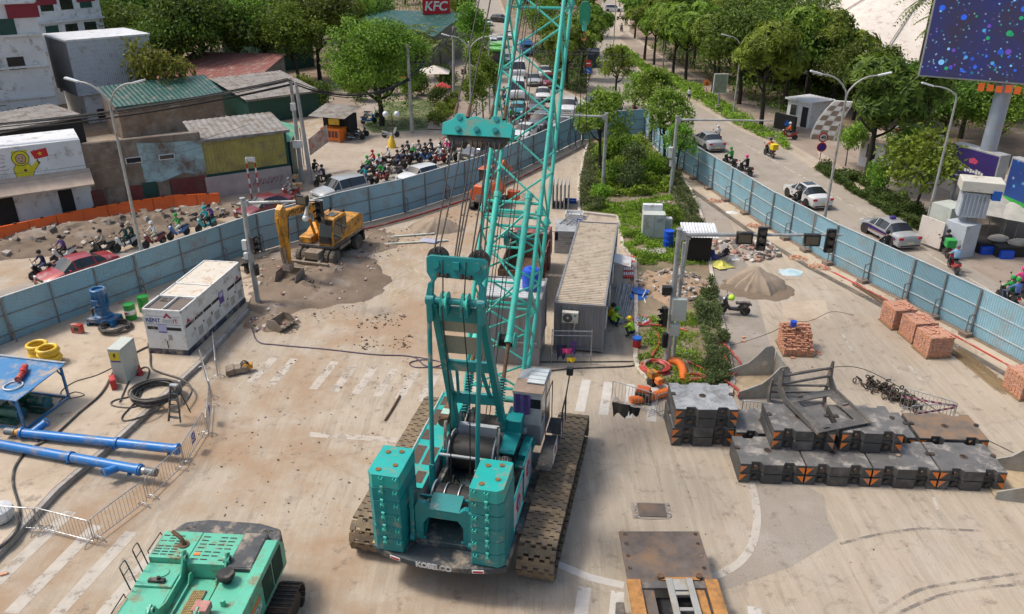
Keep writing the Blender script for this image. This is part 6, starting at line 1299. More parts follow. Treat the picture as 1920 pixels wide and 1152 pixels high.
def disc_sign(t, z, r, ring, face, mark=None):
    s_ = MB().lathe([(.0,-.02),(r,-.02),(r,.02),(.0,.02)], (0,0,z), 24, 'y').build("sign_disc", ring, t); MB().lathe([(.0,-.03),(r*.74,-.03),(r*.74,-.021),(.0,-.021)], (0,0,z), 22, 'y').build("sign_face", face, s_); return s_
t = striped("traffic_sign", "no-entry sign above a blue arrow sign on a striped post", at(1101,172), 2.4, .06, 10, "sign"); s_ = disc_sign(t, 3.55, .45, m_sred, m_sred); MB().bx(-.3,.3,-.04,-.03,3.48,3.62).build("white_bar", m_white, s_); s_ = disc_sign(t, 2.65, .45, m_sblue, m_sblue); MB().bar((-.2,-.035,2.8),(.2,-.035,2.5),.01,.09,(0,0,1)).build("arrow", m_white, s_)
t = striped("traffic_sign", "round forty speed-limit sign above a no-parking disc by the hedge tip", at(1534,316), 1.6, .05, 8, "sign"); s_ = disc_sign(t, 2.75, .42, m_sred, m_white); text_part("numerals", "40", .42, m_black, s_, frame((0,-.035,2.75),(1,0,0),(0,0,1)), .003, .01); disc_sign(t, 1.9, .42, m_sred, mat("dark violet sign", (.05,.03,.22), .4))
t = striped("traffic_sign", "orange works warning sign on the right pavement", at(1322,192), 1.9, .05, 8, "sign"); s_ = MB().prism([(-.45,1.95),(.45,1.95),(.3,2.55),(0,2.75),(-.3,2.55)], 'y', -.02, .02).build("sign_panel", m_orange, t); MB().prism([(-.15,2.1),(.15,2.1),(0,2.45)], 'y', -.03, -.021).build("symbol", m_black, s_)
# ================================================================== cars, buses, motorbikes, people
def cpaint(name, col): return mat("car paint "+name, col, .3, .1, .04, 1, (.3,.26,.22), .12, coat=.6)
C_ = {k: cpaint(k, v) for k, v in dict(white=(.62,.62,.61), silver=(.36,.37,.38), grey=(.10,.105,.115), black=(.012,.012,.014), red=(.30,.012,.018), maroon=(.16,.012,.02), teal=(.03,.36,.38), blue=(.03,.14,.36), green=(.10,.48,.02)).items()}
m_trim = mat("black trim", (.02,.02,.02), .6); m_head = mat("headlight glass", (.6,.62,.62), .12, 0, .05, spec=.9); m_plate = mat("plate", (.6,.55,.3), .5); m_rim = mat("alloy rim", (.38,.38,.39), .35, .7, .1)
SH = {
 'sedan': (4.6,1.80,[(-.5,.72,.86,.62,.80),(-.475,.97,.86,.80,.93),(-.38,1.03,.86,.90,.98),(-.31,1.06,.84,.93,1),(-.165,1.41,.64,.95,1),(.02,1.46,.66,.93,1),(.10,1.43,.65,.92,1),(.255,1.0,.82,.90,1),(.42,.86,.84,.76,.98),(.485,.72,.80,.64,.90),(.5,.55,.7,.5,.80)],(3,4,6,7)),
 'suv': (4.6,1.86,[(-.5,.95,.8,.7,.88),(-.485,1.12,.78,.98,.94),(-.465,1.16,.78,1.02,.98),(-.41,1.62,.66,1.04,1),(-.1,1.70,.70,1.03,1),(.06,1.68,.69,1.02,1),(.10,1.66,.68,1.02,1),(.23,1.14,.82,1.02,1),(.42,1.03,.84,.92,.98),(.485,.86,.80,.74,.92),(.5,.6,.7,.55,.84)],(2,3,6,7)),
 'mini': (3.9,1.72,[(-.5,.85,.8,.66,.86),(-.48,1.02,.78,.9,.95),(-.46,1.06,.78,.94,.98),(-.40,1.38,.70,.96,1),(-.1,1.44,.72,.95,1),(.05,1.44,.72,.95,1),(.10,1.42,.71,.95,1),(.20,1.04,.82,.95,1),(.40,.96,.84,.86,.98),(.48,.8,.80,.7,.92),(.5,.58,.7,.52,.84)],(2,3,6,7)),
 'van': (5.2,1.95,[(-.5,1.0,.85,.7,.92),(-.495,1.3,.84,1.1,.98),(-.49,1.35,.84,1.12,1),(-.47,2.2,.80,1.2,1),(-.1,2.28,.82,1.2,1),(.22,2.26,.82,1.18,1),(.28,2.2,.8,1.16,1),(.41,1.25,.84,1.12,1),(.47,1.1,.84,.98,.98),(.493,.85,.80,.74,.94),(.5,.6,.75,.55,.9)],(2,3,6,7)),
}
def wheel_part(parent, x, y, r):
    q = link("wheel", None, parent, (x,y,r)); link("tyre", _tm(r,'t'), q); link("rim", _tm(r,'r'), q)
_tmc = {}
def _tm(r, k):
    if (r,k) not in _tmc:
        b = MB()
        if k == 't': b.lathe([(r*.6,-.1),(r*.95,-.1),(r,-.06),(r,.06),(r*.95,.1),(r*.6,.1)], (0,0,0), 16, 'x')
        else: b.lathe([(.02,-.105),(r*.62,-.09),(r*.62,.09),(.02,.105)], (0,0,0), 10, 'x')
        _tmc[r,k] = b.mesh("tyre", m_black if k == 't' else m_rim)
    return _tmc[r,k]
def make_car(kind):
    L, W_, st, (rb, rt, wt_, wb) = SH[kind]; t = thing("parked_proto", "", "", (0,0,0), 0); hw = W_/2; rings = []
    for fy, zt, ft, sh, fw in st:
        w, wt = hw*fw, hw*ft; half = [(w*.88,.24),(w,.34),(w*1.0,.58),(w*.985,sh),(wt,zt-.035),(wt*.55,zt),(0,zt+.012)]
        rings.append([(x, fy*L, z) for x, z in half] + [(-x, fy*L, z) for x, z in half[-2::-1]])
    n = 13; body = MB(); ws = MB(); rw = MB(); sw = [MB(), MB()]
    for i in range(len(rings)-1):
        for j in range(n-1):
            q = [rings[i][j], rings[i][j+1], rings[i+1][j+1], rings[i+1][j]]; seg = min(j, n-2-j); dst = body
            if rb <= i < wb and seg == 3: dst = sw[0 if j < 6 else 1]
            elif i in range(wt_, wb) and seg >= 4: dst = ws
            elif i in range(rb, rt) and seg >= 4: dst = rw
            dst.add(q, [(0,3,2,1)])
        body.add([rings[i][0], rings[i][-1], rings[i+1][-1], rings[i+1][0]], [(0,1,2,3)])
    body.add(rings[0], [tuple(range(n-1,-1,-1))]); body.add(rings[-1], [tuple(range(n))])
    def weld(mb, nm, m):
        o = mb.build(nm, m, t, sharp=0); me = o.data; import bmesh; bm = bmesh.new(); bm.from_mesh(me); bmesh.ops.remove_doubles(bm, verts=bm.verts, dist=.002); bmesh.ops.recalc_face_normals(bm, faces=bm.faces) if nm == "body" else None; bm.to_mesh(me); bm.free()
        me.polygons.foreach_set("use_smooth", [True]*len(me.polygons)); me.set_sharp_from_angle(angle=R(38)); return o
    bo = weld(body, "body", C_['white']); weld(ws, "windscreen", m_glass); weld(rw, "rear_window", m_glass)
    for s_ in sw: weld(s_, "side_window", m_glass)
    for s_ in (-1,1):
        k = 6 if s_ < 0 else 0
        for i in ((rt, (rt+wt_)//2, wt_) if kind != 'van' else (rt+1, wt_)):
            a, b_ = rings[i][3], rings[i][4]; MB().bar((s_*(a[0]+.006),a[1],a[2]), (s_*(b_[0]+.006),b_[1],b_[2]), .07, .03).build("pillar", C_['white'] if i != (rt+wt_)//2 else m_trim, bo)
        for y in (-.30*L,.31*L):
            MB().lathe([(.05,-.02),(.40,-.02),(.40,.01),(.05,.01)], (s_*(hw-.0),y,.34), 16, 'x').build("wheel_arch", m_trim, bo); wheel_part(t, s_*(hw-.10), y, .32)
        MB().box((s_*hw*.72,.478*L,.68 if kind in ('sedan',) else .80),(hw*.38,.12,.15),rz=-s_*.25).build("headlight", m_head, t, bev=.02)
        MB().box((s_*hw*.76,-.483*L,.82 if kind in ('sedan',) else .95),(hw*.34,.12,.16),rz=s_*.2).build("tail_light", m_redlamp, t, bev=.02)
        MB().box((s_*(hw+.09),.19*L,1.0 if kind != 'van' else 1.3),(.16,.1,.12)).build("mirror", C_['white'], t, bev=.03)
        for fy in ((-.04,) if kind != 'van' else (.1,)): q = MB(); q.box((s_*(hw+.002),fy*L-.25,.72),(.02,.16,.03)); q.build("door_handle", m_trim, t)
    for y, s_ in ((.5*L+.006,1),(-.5*L-.006,-1)):
        MB().box((0,y-.01*s_,.52),(.46,.02,.14)).build("number_plate", m_plate, t); MB().box((0,y-.05*s_,.33),(W_*.8,.12,.12)).build("bumper_trim", m_trim, t, bev=.03)
    MB().box((0,.492*L,.64),(.9,.06,.16)).build("grille", m_trim, t, bev=.02)
    return t
def recolour(t, m):
    for o in t.children:
        if o.name.split('.')[0] in ("body","mirror"): setmat(o, 0, m)
        for c in o.children:
            if c.name.split('.')[0] == "pillar" and c.data.materials[0] == C_['white']: setmat(c, 0, m)
_proto = {}
def place_car(kind, col, label, p, hd, cat="car", name="car", group="cars in the traffic"):
    new = kind not in _proto
    if new: _proto[kind] = make_car(kind); c = _proto[kind]
    else: c = copy_tree(_proto[kind])
    c.name = name; c.location = p; c.rotation_euler = (0,0,-R(hd)); tag(c, label, cat, group); recolour(c, C_[col]); return c
fh = head(FL[3], FL[2])
CARS = [('sedan','red',"red sedan behind the hoarding beside the generator lamp",at(150,522),head(FL[3],FL[1]),0),('sedan','maroon',"maroon sedan mostly hidden behind the hoarding under the signal arm",at(500,402),fh,0),('suv','silver',"silver hatchback SUV behind the hoarding near the cardboard boxes",at(640,372),head(FL[5],FL[4])-4,0),('mini','white',"small white hatchback behind the hoarding amid motorbikes",at(785,343),head(FL[6],FL[5]),0),('suv','grey',"dark grey SUV behind the hoarding under the crane bridle",at(903,297),head(FL[6],FL[5])-4,0),
 ('suv','grey',"dark SUV close behind the hoarding, right of the boom bridle",at(1013,240),196,1),('sedan','white',"white sedan behind the boom, touching the hoarding",at(985,258),200,1),('sedan','silver',"silver sedan behind the hoarding beneath the signal arm",at(1058,244),195,1),('suv','white',"white SUV facing out beside the median kerb tip",at(1066,212),188,1),('suv','white',"white police-style pickup with blue panels beyond the hoarding",at(1112,206),250,1),('sedan','white',"white sedan behind the maroon SUV's nose, nearest white one",at(1018,186),182,1),('suv','maroon',"maroon SUV beside the median kerb in the queue",at(1030,163),180,1),('sedan','white',"white sedan just behind the maroon SUV in the queue",at(1021,143),178,1),('sedan','silver',"silver sedan left of the white sedan in the queue",at(1000,158),178,1),('sedan','grey',"dark sedan in the queue seen through the boom",at(1006,208),186,1),('mini','teal',"turquoise taxi in the queue seen through the boom",at(970,217),186,1),('van','white',"white minibus in the queue seen through the boom",at(970,182),180,1),('van','white',"white van behind the minibus next to the green bus",at(972,143),178,1),
 ('suv','white',"white SUV heading the far queue beside the black car",at(938,88),176,1),('van','white',"white van behind the green bus roof",at(922,97),176,1),('sedan','white',"white sedan beside the far white SUV",at(952,72),175,1),('suv','white',"distant white SUV at the curve of the traffic road",at(903,58),174,1),('sedan','white',"distant white sedan behind the far white SUV",at(914,48),172,1),('suv','black',"black SUV turning across the far traffic road",at(938,42),130,1),('sedan','white',"white car at the very top of the traffic road",at(886,4),172,1),('suv','white',"white car parked at the top of the right avenue",at(1150,22),100,1),('sedan','white',"white sedan in the queue between bus and blue truck",at(955,118),177,1),
 ('sedan','silver',"silver car driving away beside the island trees on the right road",at(1327,276),350,2)]
for kind, col, lab, p, hd, gi in CARS: place_car(kind, col, lab, p, hd, group=("cars queuing along the hoarding","cars in the far traffic queue","cars on the right road")[gi])
c = place_car('sedan','white',"white sedan with tinted windows driving beside the right hoarding",at(1512,378),head(at(1512,378),at(1450,342)),group="cars on the right road"); MB().bx(-.4,.4,-.35,.35,1.462,1.47).build("sunroof", m_glass, c)
c = place_car('sedan','silver',"silver and purple taxi with roof sign beside the hedge",at(1664,448),head(at(1664,448),at(1600,412)),"taxi","taxi","cars on the right road")
m_tx = mat("purple livery", (.06,.04,.22), .4); MB().bx(-.2,.2,-.2,.05,1.47,1.66).build("roof_sign", m_tx, c, bev=.05)
for s_ in (-1,1):
    MB().add([(s_*.912,-1.9,.8),(s_*.912,1.2,.80),(s_*.912,1.75,.66),(s_*.912,1.75,.52),(s_*.912,-1.9,.72)],[(0,1,2,3,4),(4,3,2,1,0)]).build("livery_stripe", m_tx, c, sharp=0); MB().add([(s_*.913,-1.9,.68),(s_*.913,1.6,.5),(s_*.913,1.6,.46),(s_*.913,-1.9,.64)],[(0,1,2,3),(3,2,1,0)]).build("red_stripe", m_sred, c, sharp=0)
def bus(name, label, cat, p, hd, col, L=9.5, W_=2.4, H=3.0):
    t = thing(name, label, cat, p, hd); MB().bx(-W_/2,W_/2,-L/2,L/2,.35,H).build("body", col, t, bev=.18, seg=3); MB().add([(-W_*.45,L/2+.012,1.0),(W_*.45,L/2+.012,1.0),(W_*.45,L/2+.012,H-.35),(-W_*.45,L/2+.012,H-.35)],[(3,2,1,0)]).build("windscreen", m_glass, t, sharp=0)
    for s_ in (-1,1): MB().add([(s_*(W_/2+.01),-L*.45,1.35),(s_*(W_/2+.01),L*.46,1.35),(s_*(W_/2+.01),L*.46,H-.4),(s_*(W_/2+.01),-L*.45,H-.4)],[(0,1,2,3),(3,2,1,0)]).build("side_window", m_glass, t, sharp=0); MB().box((s_*W_*.38,L/2,.7),(.3,.08,.16)).build("headlight", m_head, t)
    for y in (-L*.3,L*.32):
        for s_ in (-1,1): wheel_part(t, s_*(W_/2-.12), y, .48)
    MB().bx(-W_*.4,W_*.4,-L*.3,L*.1,H,H+.18).build("roof_unit", col, t, bev=.05); return t
bus("bus", "bright green city bus with black windscreen in the traffic queue", "bus", at(930,124), 177, C_['green'], 9.0, 2.45, 3.1)
t = thing("blue_truck", "pale blue cargo truck in the queue beside the median", "truck", at(986,103), 175); MB().prism([(.8,.5),(.8,2.1),(1.9,2.1),(2.4,1.3),(2.45,.5)], 'x', -.95, .95).build("cab", C_['blue'], t, bev=.06); MB().bx(-.85,.85,2.3,2.32,1.3,1.9).build("windscreen", m_glass, t); MB().bx(-1.0,1.0,-2.6,.7,.8,2.2).build("cargo_box", C_['blue'], t, bev=.03)
for y in (-1.6,1.6):
    for s_ in (-1,1): wheel_part(t, s_*.85, y, .4)
# ---- motorbike
def make_bike():
    t = thing("motorbike_proto", "", "", (0,0,0), 0)
    for y in (-.62,.62): MB().lathe([(.17,-.045),(.26,-.05),(.285,0),(.26,.05),(.17,.045)], (0,y,.285), 18, 'x').build("tyre", m_black, t); MB().lathe([(.02,-.04),(.17,-.02),(.17,.02),(.02,.04)], (0,y,.285), 12, 'x').build("wheel_rim", m_rim, t)
    MB().prism([(-.75,.55),(-.9,.72),(-.8,.78),(-.35,.68),(-.2,.45),(.15,.42),(.3,.62),(.42,1.0),(.55,.98),(.62,.75),(.45,.45),(.25,.28),(-.3,.26),(-.45,.4)], 'x', -.13, .13).build("fairing", C_['red'], t, bev=.05)
    MB().prism([(-.85,.76),(-.82,.84),(-.4,.8),(-.05,.76),(-.1,.66),(-.4,.69)], 'x', -.12, .12).build("seat", m_black, t, bev=.03)
    MB().bar((0,.62,.29),(0,.45,.85),.1,.06).prism([(.42,.58),(.62,.62),(.86,.5),(.86,.46),(.62,.57)], 'x', -.06, .06).build("fork", m_trim, t)
    MB().tube([(-.34,.32,1.0),(-.2,.42,1.02),(0,.46,.98),(.2,.42,1.02),(.34,.32,1.0)],.022,6).build("handlebar", m_trim, t); MB().ball((0,.55,.92),(.11,.07,.09),8,6).build("headlight", m_head, t)
    MB().cyl((.16,-.1,.28),(.18,-.8,.4),.05,.06,n=8).build("exhaust", m_chrome, t); MB().box((0,-.9,.68),(.16,.06,.08)).build("tail_light", m_redlamp, t)
    for s_ in (-1,1): MB().bar((s_*.26,.4,1.02),(s_*.32,.42,1.18),.015).ball((s_*.34,.42,1.22),(.07,.02,.05),8,5).build("mirror", m_trim, t)
    return t
# ---- people: one continuous skinned body per pose
def make_person(pose):
    J = {'ride': dict(pe=(0,-.18,.86), sp=(0,-.17,1.08), ch=(0,-.10,1.30), ne=(0,-.05,1.46), he=(0,-.02,1.60), ht=(0,-.01,1.68), sh=(.19,-.09,1.36), el=(.29,.10,1.12), wr=(.31,.28,1.05), fi=(.31,.36,1.03), hi=(.10,-.15,.84), kn=(.19,.24,.80), an=(.17,.10,.36), to=(.17,.27,.30)),
         'squat': dict(pe=(0,-.12,.28), sp=(0,-.05,.50), ch=(0,.06,.70), ne=(0,.13,.84), he=(0,.17,.96), ht=(0,.18,1.04), sh=(.19,.07,.74), el=(.26,.30,.56), wr=(.14,.46,.50), fi=(.09,.52,.50), hi=(.10,-.10,.26), kn=(.17,.26,.55), an=(.15,.06,.10), to=(.16,.24,.05)),
         'stand': dict(pe=(0,0,.92), sp=(0,0,1.12), ch=(0,.01,1.34), ne=(0,.02,1.50), he=(0,.03,1.63), ht=(0,.03,1.71), sh=(.19,0,1.42), el=(.25,-.03,1.14), wr=(.24,.07,.90), fi=(.23,.10,.82), hi=(.10,0,.90), kn=(.11,.03,.50), an=(.11,-.02,.09), to=(.12,.14,.04))}[pose]
    Rd = dict(pe=.15, sp=.135, ch=.15, ne=.06, he=.095, ht=.07, sh=.075, el=.05, wr=.038, fi=.03, hi=.10, kn=.068, an=.045, to=.045)
    vs = []; es = []; rd = []; ix = {}
    def add(k, s_=0):
        p = J[k]; ix[k,s_] = len(vs); vs.append((p[0]*(s_ or 1), p[1], p[2])); rd.append(Rd[k])
    for k in ('pe','sp','ch','ne','he','ht'): add(k)
    for a, b_ in (('pe','sp'),('sp','ch'),('ch','ne'),('ne','he'),('he','ht')): es.append((ix[a,0],ix[b_,0]))
    for s_ in (-1,1):
        for k in ('sh','el','wr','fi','hi','kn','an','to'): add(k, s_)
        for a, b_ in (('sh','el'),('el','wr'),('wr','fi'),('hi','kn'),('kn','an'),('an','to')): es.append((ix[a,s_],ix[b_,s_]))
        es.append((ix['ch',0],ix['sh',s_])); es.append((ix['pe',0],ix['hi',s_]))
    me = bpy.data.meshes.new("body"); me.from_pydata(vs, es, []); o = bpy.data.objects.new("tmp", me); COL.objects.link(o)
    sk = o.modifiers.new("s", 'SKIN'); o.modifiers.new("u", 'SUBSURF').levels = 1
    for i, v in enumerate(me.skin_vertices[0].data): v.radius = (rd[i], rd[i]*(.8 if i in (0,1,2) else 1)); v.use_root = (i == 0)
    dg = bpy.context.evaluated_depsgraph_get(); dg.update(); m2 = bpy.data.meshes.new_from_object(o.evaluated_get(dg)); bpy.data.objects.remove(o)
    m2.materials.clear()
    for m in (m_skin, m_dcl, m_bcl, m_black): m2.materials.append(m)
    for p in m2.polygons:
        c = p.center; best = min(((c-Vector((J[k][0]*s_, J[k][1], J[k][2]))).length/Rd[k]**.5, k) for k in J for s_ in ((0,) if k in ('pe','sp','ch','ne','he','ht') else (-1,1)))[1]
        p.material_index = {'he':0,'ht':0,'ne':0,'wr':0,'fi':0,'hi':2,'kn':2,'pe':2,'an':2,'to':3}.get(best, 1); p.use_smooth = True
    h = MB(); hx = Vector(J['he'])+V(0,-.015,.045); nu = 14
    for_v = []
    pr = [(.128,-.07),(.135,0),(.12,.07),(.08,.12),(.0,.14)]; h.lathe(pr, hx, 14); h.box(hx+V(0,.13,-.0),(.16,.08,.02))
    return m2, h.mesh("helmet", m_white)
_pm = {}
cloth = {k: mat("cloth "+k, v, .85, 0, .12, 6) for k, v in dict(green=(.03,.30,.06), dgreen=(.012,.05,.045), white=(.6,.6,.58), red=(.45,.03,.03), pink=(.65,.05,.22), blue=(.10,.17,.42), lblue=(.25,.42,.58), black=(.015,.015,.017), grey=(.17,.17,.18), navy=(.015,.02,.06), teal=(.02,.33,.35), orange=(.62,.12,.03), hivis=(.45,.75,.04), beige=(.38,.33,.26), jeans=(.06,.08,.14), purple=(.10,.05,.2), yellow=(.7,.5,.02)).items()}
def person(pose, label, p, hd, top, bottom='black', helm='white', group="riders in the traffic", dz=0, dy=0):
    if pose not in _pm: _pm[pose] = make_person(pose)
    me, hm = _pm[pose]; u = V(math.sin(R(hd)), math.cos(R(hd)), 0); o = link("person", me, None, Vector(p)+u*dy+V(0,0,dz), -R(hd)); tag(o, label, "person", group); setmat(o, 1, cloth[top]); setmat(o, 2, cloth[bottom])
    if helm: h = link("helmet", hm, o); setmat(h, 0, cloth[helm])
    else: h = link("hair", hm, o); setmat(h, 0, cloth['black'])
    return o
_bike = []
def bike(label, p, hd, col, rider=None, pax=None, group="motorbikes in the traffic", box=None):
    if not _bike: _bike.append(make_bike()); c = _bike[0]
    else: c = copy_tree(_bike[0])
    c.name = "motorbike"; c.location = p; c.rotation_euler = (0,0,-R(hd)); tag(c, label, "motorbike", group)
    for o in c.children:
        if o.name.split('.')[0] == "fairing": setmat(o, 0, C_.get(col) or C_['black'])
    if rider: person('ride', rider[0], p, hd, *rider[1:])
    if pax: person('ride', pax[0], p, hd, *pax[1:], dy=-.42, dz=.05)
    if box: tag(MB().bx(-.3,.3,-.98,-.4,.82,1.35).build("delivery_box", cloth[box[1]], None, bev=.05), box[0], "box"); o = bpy.context.scene.objects; bb = [q for q in o if q.get("label") == box[0]][-1]; bb.location = p; bb.rotation_euler = (0,0,-R(hd))
    return c
lf = head(FL[3], FL[1])
bike("turquoise scooter with two riders on the rubble-side lane", at(388,432), lf, 'teal', ("scooter rider in turquoise coat and helmet",'teal','black','teal'), ("passenger in purple behind the turquoise rider",'purple','black','black'))
bike("blue scooter on the rubble-side lane", at(336,446), lf, 'blue', ("rider in a bright green hooded coat on blue scooter",'green','white','green')); bike("maroon scooter ridden by a figure in white", at(291,462), lf, 'maroon', ("rider wrapped in white on maroon scooter",'white','beige','white')); bike("white motorbike carrying two uniformed riders", at(238,468), lf, 'white', ("front rider in dark green uniform",'dgreen','dgreen','black'), ("rear rider in dark green uniform and cream helmet",'dgreen','dgreen','beige'))
bike("black motorbike with a dark rider behind the red sedan roof", at(196,478), lf+8, 'black', ("rider in khaki behind the red sedan roof",'beige','black','black')); bike("white scooter with purple-clad rider behind the red sedan", at(122,490), lf, 'white', ("rider in purple coat on white scooter",'purple','black','black')); bike("black sport motorbike beside the red sedan bonnet", at(84,520), lf, 'black', ("rider in navy on the black sport motorbike",'navy','jeans','black'))
bike("red motorbike with cardboard boxes near the striped posts", at(545,374), lf+10, 'red', ("rider in grey carrying cardboard boxes",'grey','grey','grey'))
for i, (x, y, s_) in enumerate(((552,360,.5),(562,358,.45),(556,352,.4))): o = MB().bx(-s_/2,s_/2,-s_/2,s_/2,0,s_*.8).build("cardboard_box", mat("cardboard", (.38,.25,.14), .85, 0, .15, 3), None, bev=.01); o.location = at(x,y)+V(0,0,.3 if i < 2 else .75); o.rotation_euler = (0,0,i*.6); tag(o, ("cardboard box beside grey rider, lower near one","cardboard box beside grey rider, lower far one","cardboard box on top of the other two")[i], "box")
ch = head(FL[5], FL[4])
CROWD = [(606,348,'black','navy','black',"behind the silver SUV bonnet"),(684,348,'black','teal','black',"in pale teal jacket at the crowd front"),(690,330,'black','green','green',"in green ride-hailing jacket near the crowd front"),(700,318,'red','red','red',"in red blouse at the back left of the crowd"),(712,326,'white','white','green',"in white with a green helmet"),(716,342,'red','green','black',"in green jacket low beside the silver SUV"),(728,312,'black','white','white',"in white shirt and white helmet"),(738,332,'grey','black','black',"in black left of the white hatchback"),(746,318,'black','navy','black',"in navy in mid crowd"),(756,308,'maroon','black','black',"on a maroon bike in mid crowd"),(765,300,'black','navy','navy',"in navy at the back of the crowd"),(776,306,'black','green','white',"with green bag and white helmet"),(786,298,'red','grey','black',"in grey behind the white hatchback"),(798,304,'blue','black','black',"in black jacket beside the hatchback roof"),(808,296,'black','navy','black',"in navy near the crowd's right end"),(824,308,'red','white','white',"in white on a red bike right of the hatchback"),(838,296,'maroon','pink','white',"in pink under the bridle"),(848,306,'black','black','black',"in black under the bridle"),(835,284,'black','red','black',"in red at the pavement end of the crowd"),(862,282,'blue','grey','white',"in grey by the dark SUV's bonnet")]
for x, y, bc, tc_, hc, w in CROWD: bike("motorbike of the rider "+w, at(x,y), ch+rnd.uniform(-25,25), bc, ("waiting rider "+w, tc_, rnd.choice(('black','jeans','beige')), hc), group="motorbikes waiting at the junction")
fh2 = 178
FARB = [(960,232,'green',"in green beside the boom chord, nearest"),(948,215,'teal',"in teal left of the boom chord"),(935,205,'green',"in green by the queue's left edge"),(990,228,'red',"in red between turquoise taxi and dark sedan"),(978,240,'navy',"in navy between bus lane and boom"),(1036,222,'black',"in black beside the white SUV"),(1085,225,'navy',"in navy just beyond the hoarding corner"),(928,182,'teal',"in teal beside the kerb trees"),(945,190,'grey',"in grey beside the white minibus"),(893,40,'black',"in black on the empty far lane"),(904,38,'red',"in red and white on the far lane"),(921,78,'white',"in white by the far white van"),(968,135,'red',"in red beside the green bus"),(1163,213,'navy',"in navy beyond the short hoarding"),(1190,213,'black',"in black beyond the short hoarding, right one")]
for x, y, tc_, w in FARB: bike("distant motorbike of rider "+w, at(x,y), fh2+rnd.uniform(-12,12), rnd.choice(('black','red','blue','grey')), ("distant rider "+w, tc_, 'black', rnd.choice(('white','black','navy'))), group="motorbikes in the far traffic queue")
bike("motorbike riding up the empty right avenue, nearer one", at(1168,133), 352, 'red', ("avenue rider on the nearer bike",'beige','black','black')); bike("motorbike riding up the empty right avenue, farther one", at(1146,112), 352, 'black', ("avenue rider on the farther bike",'white','black','black')); bike("motorbike far up the avenue by the tree gap", at(1165,60), 352, 'black', ("tiny rider far up the avenue",'grey','black','black')); bike("motorbike crossing at the top of the avenue", at(1163,38), 90, 'black', ("tiny rider crossing the avenue top",'black','black','black'))
rh = head(at(1700,480), at(1500,350))
bike("red motorbike beside the silver car on the right road", at(1344,268), 352, 'red', ("rider in white shirt beside the silver car",'white','black','white')); bike("motorbike with a yellow delivery box near the road's middle", at(1441,294), 345, 'black', ("delivery rider with a yellow box",'orange','black','navy'), box=("yellow delivery box behind the rider",'yellow')); bike("red motorbike turning by the gate arch", at(1477,262), 285, 'red', ("rider in orange near the gate arch",'orange','black','white')); bike("motorbike half hidden behind the right hoarding, green rider", at(1367,312), 330, 'black', ("green-jacketed rider peeping over the hoarding",'green','black','green')); bike("motorbike behind the right hoarding, pink-helmet rider", at(1396,328), 330, 'black', ("dark rider with pink helmet over the hoarding",'black','black','pink')); bike("motorbike passing alongside the white sedan", at(1493,392), rh, 'black', ("rider in black next to the white sedan",'black','black','grey'))
bike("motorbike loaded with a huge green bag", at(1768,478), rh+15, 'black', ("rider in black with green bag",'black','black','black'), box=("huge green delivery bag on the motorbike",'green')); bike("red motorbike following the green-bag bike", at(1785,508), rh+15, 'red', ("rider in pale blue shirt on red motorbike",'lblue','black','grey')); bike("motorbike behind the taxi's tail", at(1655,480), rh, 'black', ("dark rider behind the taxi's tail",'black','black','black')); bike("scooter with green-helmet rider at the frame edge", at(1885,570), rh, 'black', ("rider in green with green helmet at the frame edge",'green','jeans','green'), ("passenger in blue with green helmet at the frame edge",'blue','black','green')); bike("scooter with a pink-hooded rider at the frame edge", at(1905,552), rh, 'black', ("pink-hooded rider at the frame edge",'pink','black','pink'))
bike("black motorbike parked by the island kerb with yellow-green helmet on it", at(1374,590), 282, 'black', group="parked motorbikes"); o = MB().ball((0,0,.16),(.17,.2,.17),12,8).build("helmet", cloth['hivis']); o.location = at(1368,588)+V(0,0,.8); tag(o, "fluorescent yellow helmet resting on the parked motorbike", "helmet")
for x, y, hd, col, lab in ((668,263,80,'black',"black motorbike parked by the orange stall"),(676,256,85,'grey',"grey motorbike parked behind the black one"),(692,232,70,'blue',"blue scooter parked under the big tree, nearer"),(697,222,75,'white',"white scooter parked under the big tree, farther"),(733,258,80,'white',"white and black motorbike parked at the dry lawn corner"),(870,140,20,'black',"dark motorbike parked by the wrapped pole"),(1062,462,0,'black',"black motorbike squeezed beside the long container")): bike(lab, at(x,y), hd, col, group="parked motorbikes")
person('squat', "person in black squatting by the utility poles", at(590,322), 130, 'black','black', None, "bystanders"); person('stand', "pedestrian in white walking on the right pavement", at(1291,192), 10, 'white','navy', None, "bystanders")
person('squat', "worker in yellow vest and green helmet squatting beside the container", at(1150,612), 75, 'hivis','navy','green', "workers by the container"); person('squat', "worker in dark yellow top squatting in front of the other", at(1143,604), 80, 'yellow','jeans','black', "workers by the container"); person('squat', "worker in fluorescent vest and yellow helmet squatting by the steel tubes", at(1183,631), 300, 'hivis','navy','yellow', "workers by the container")
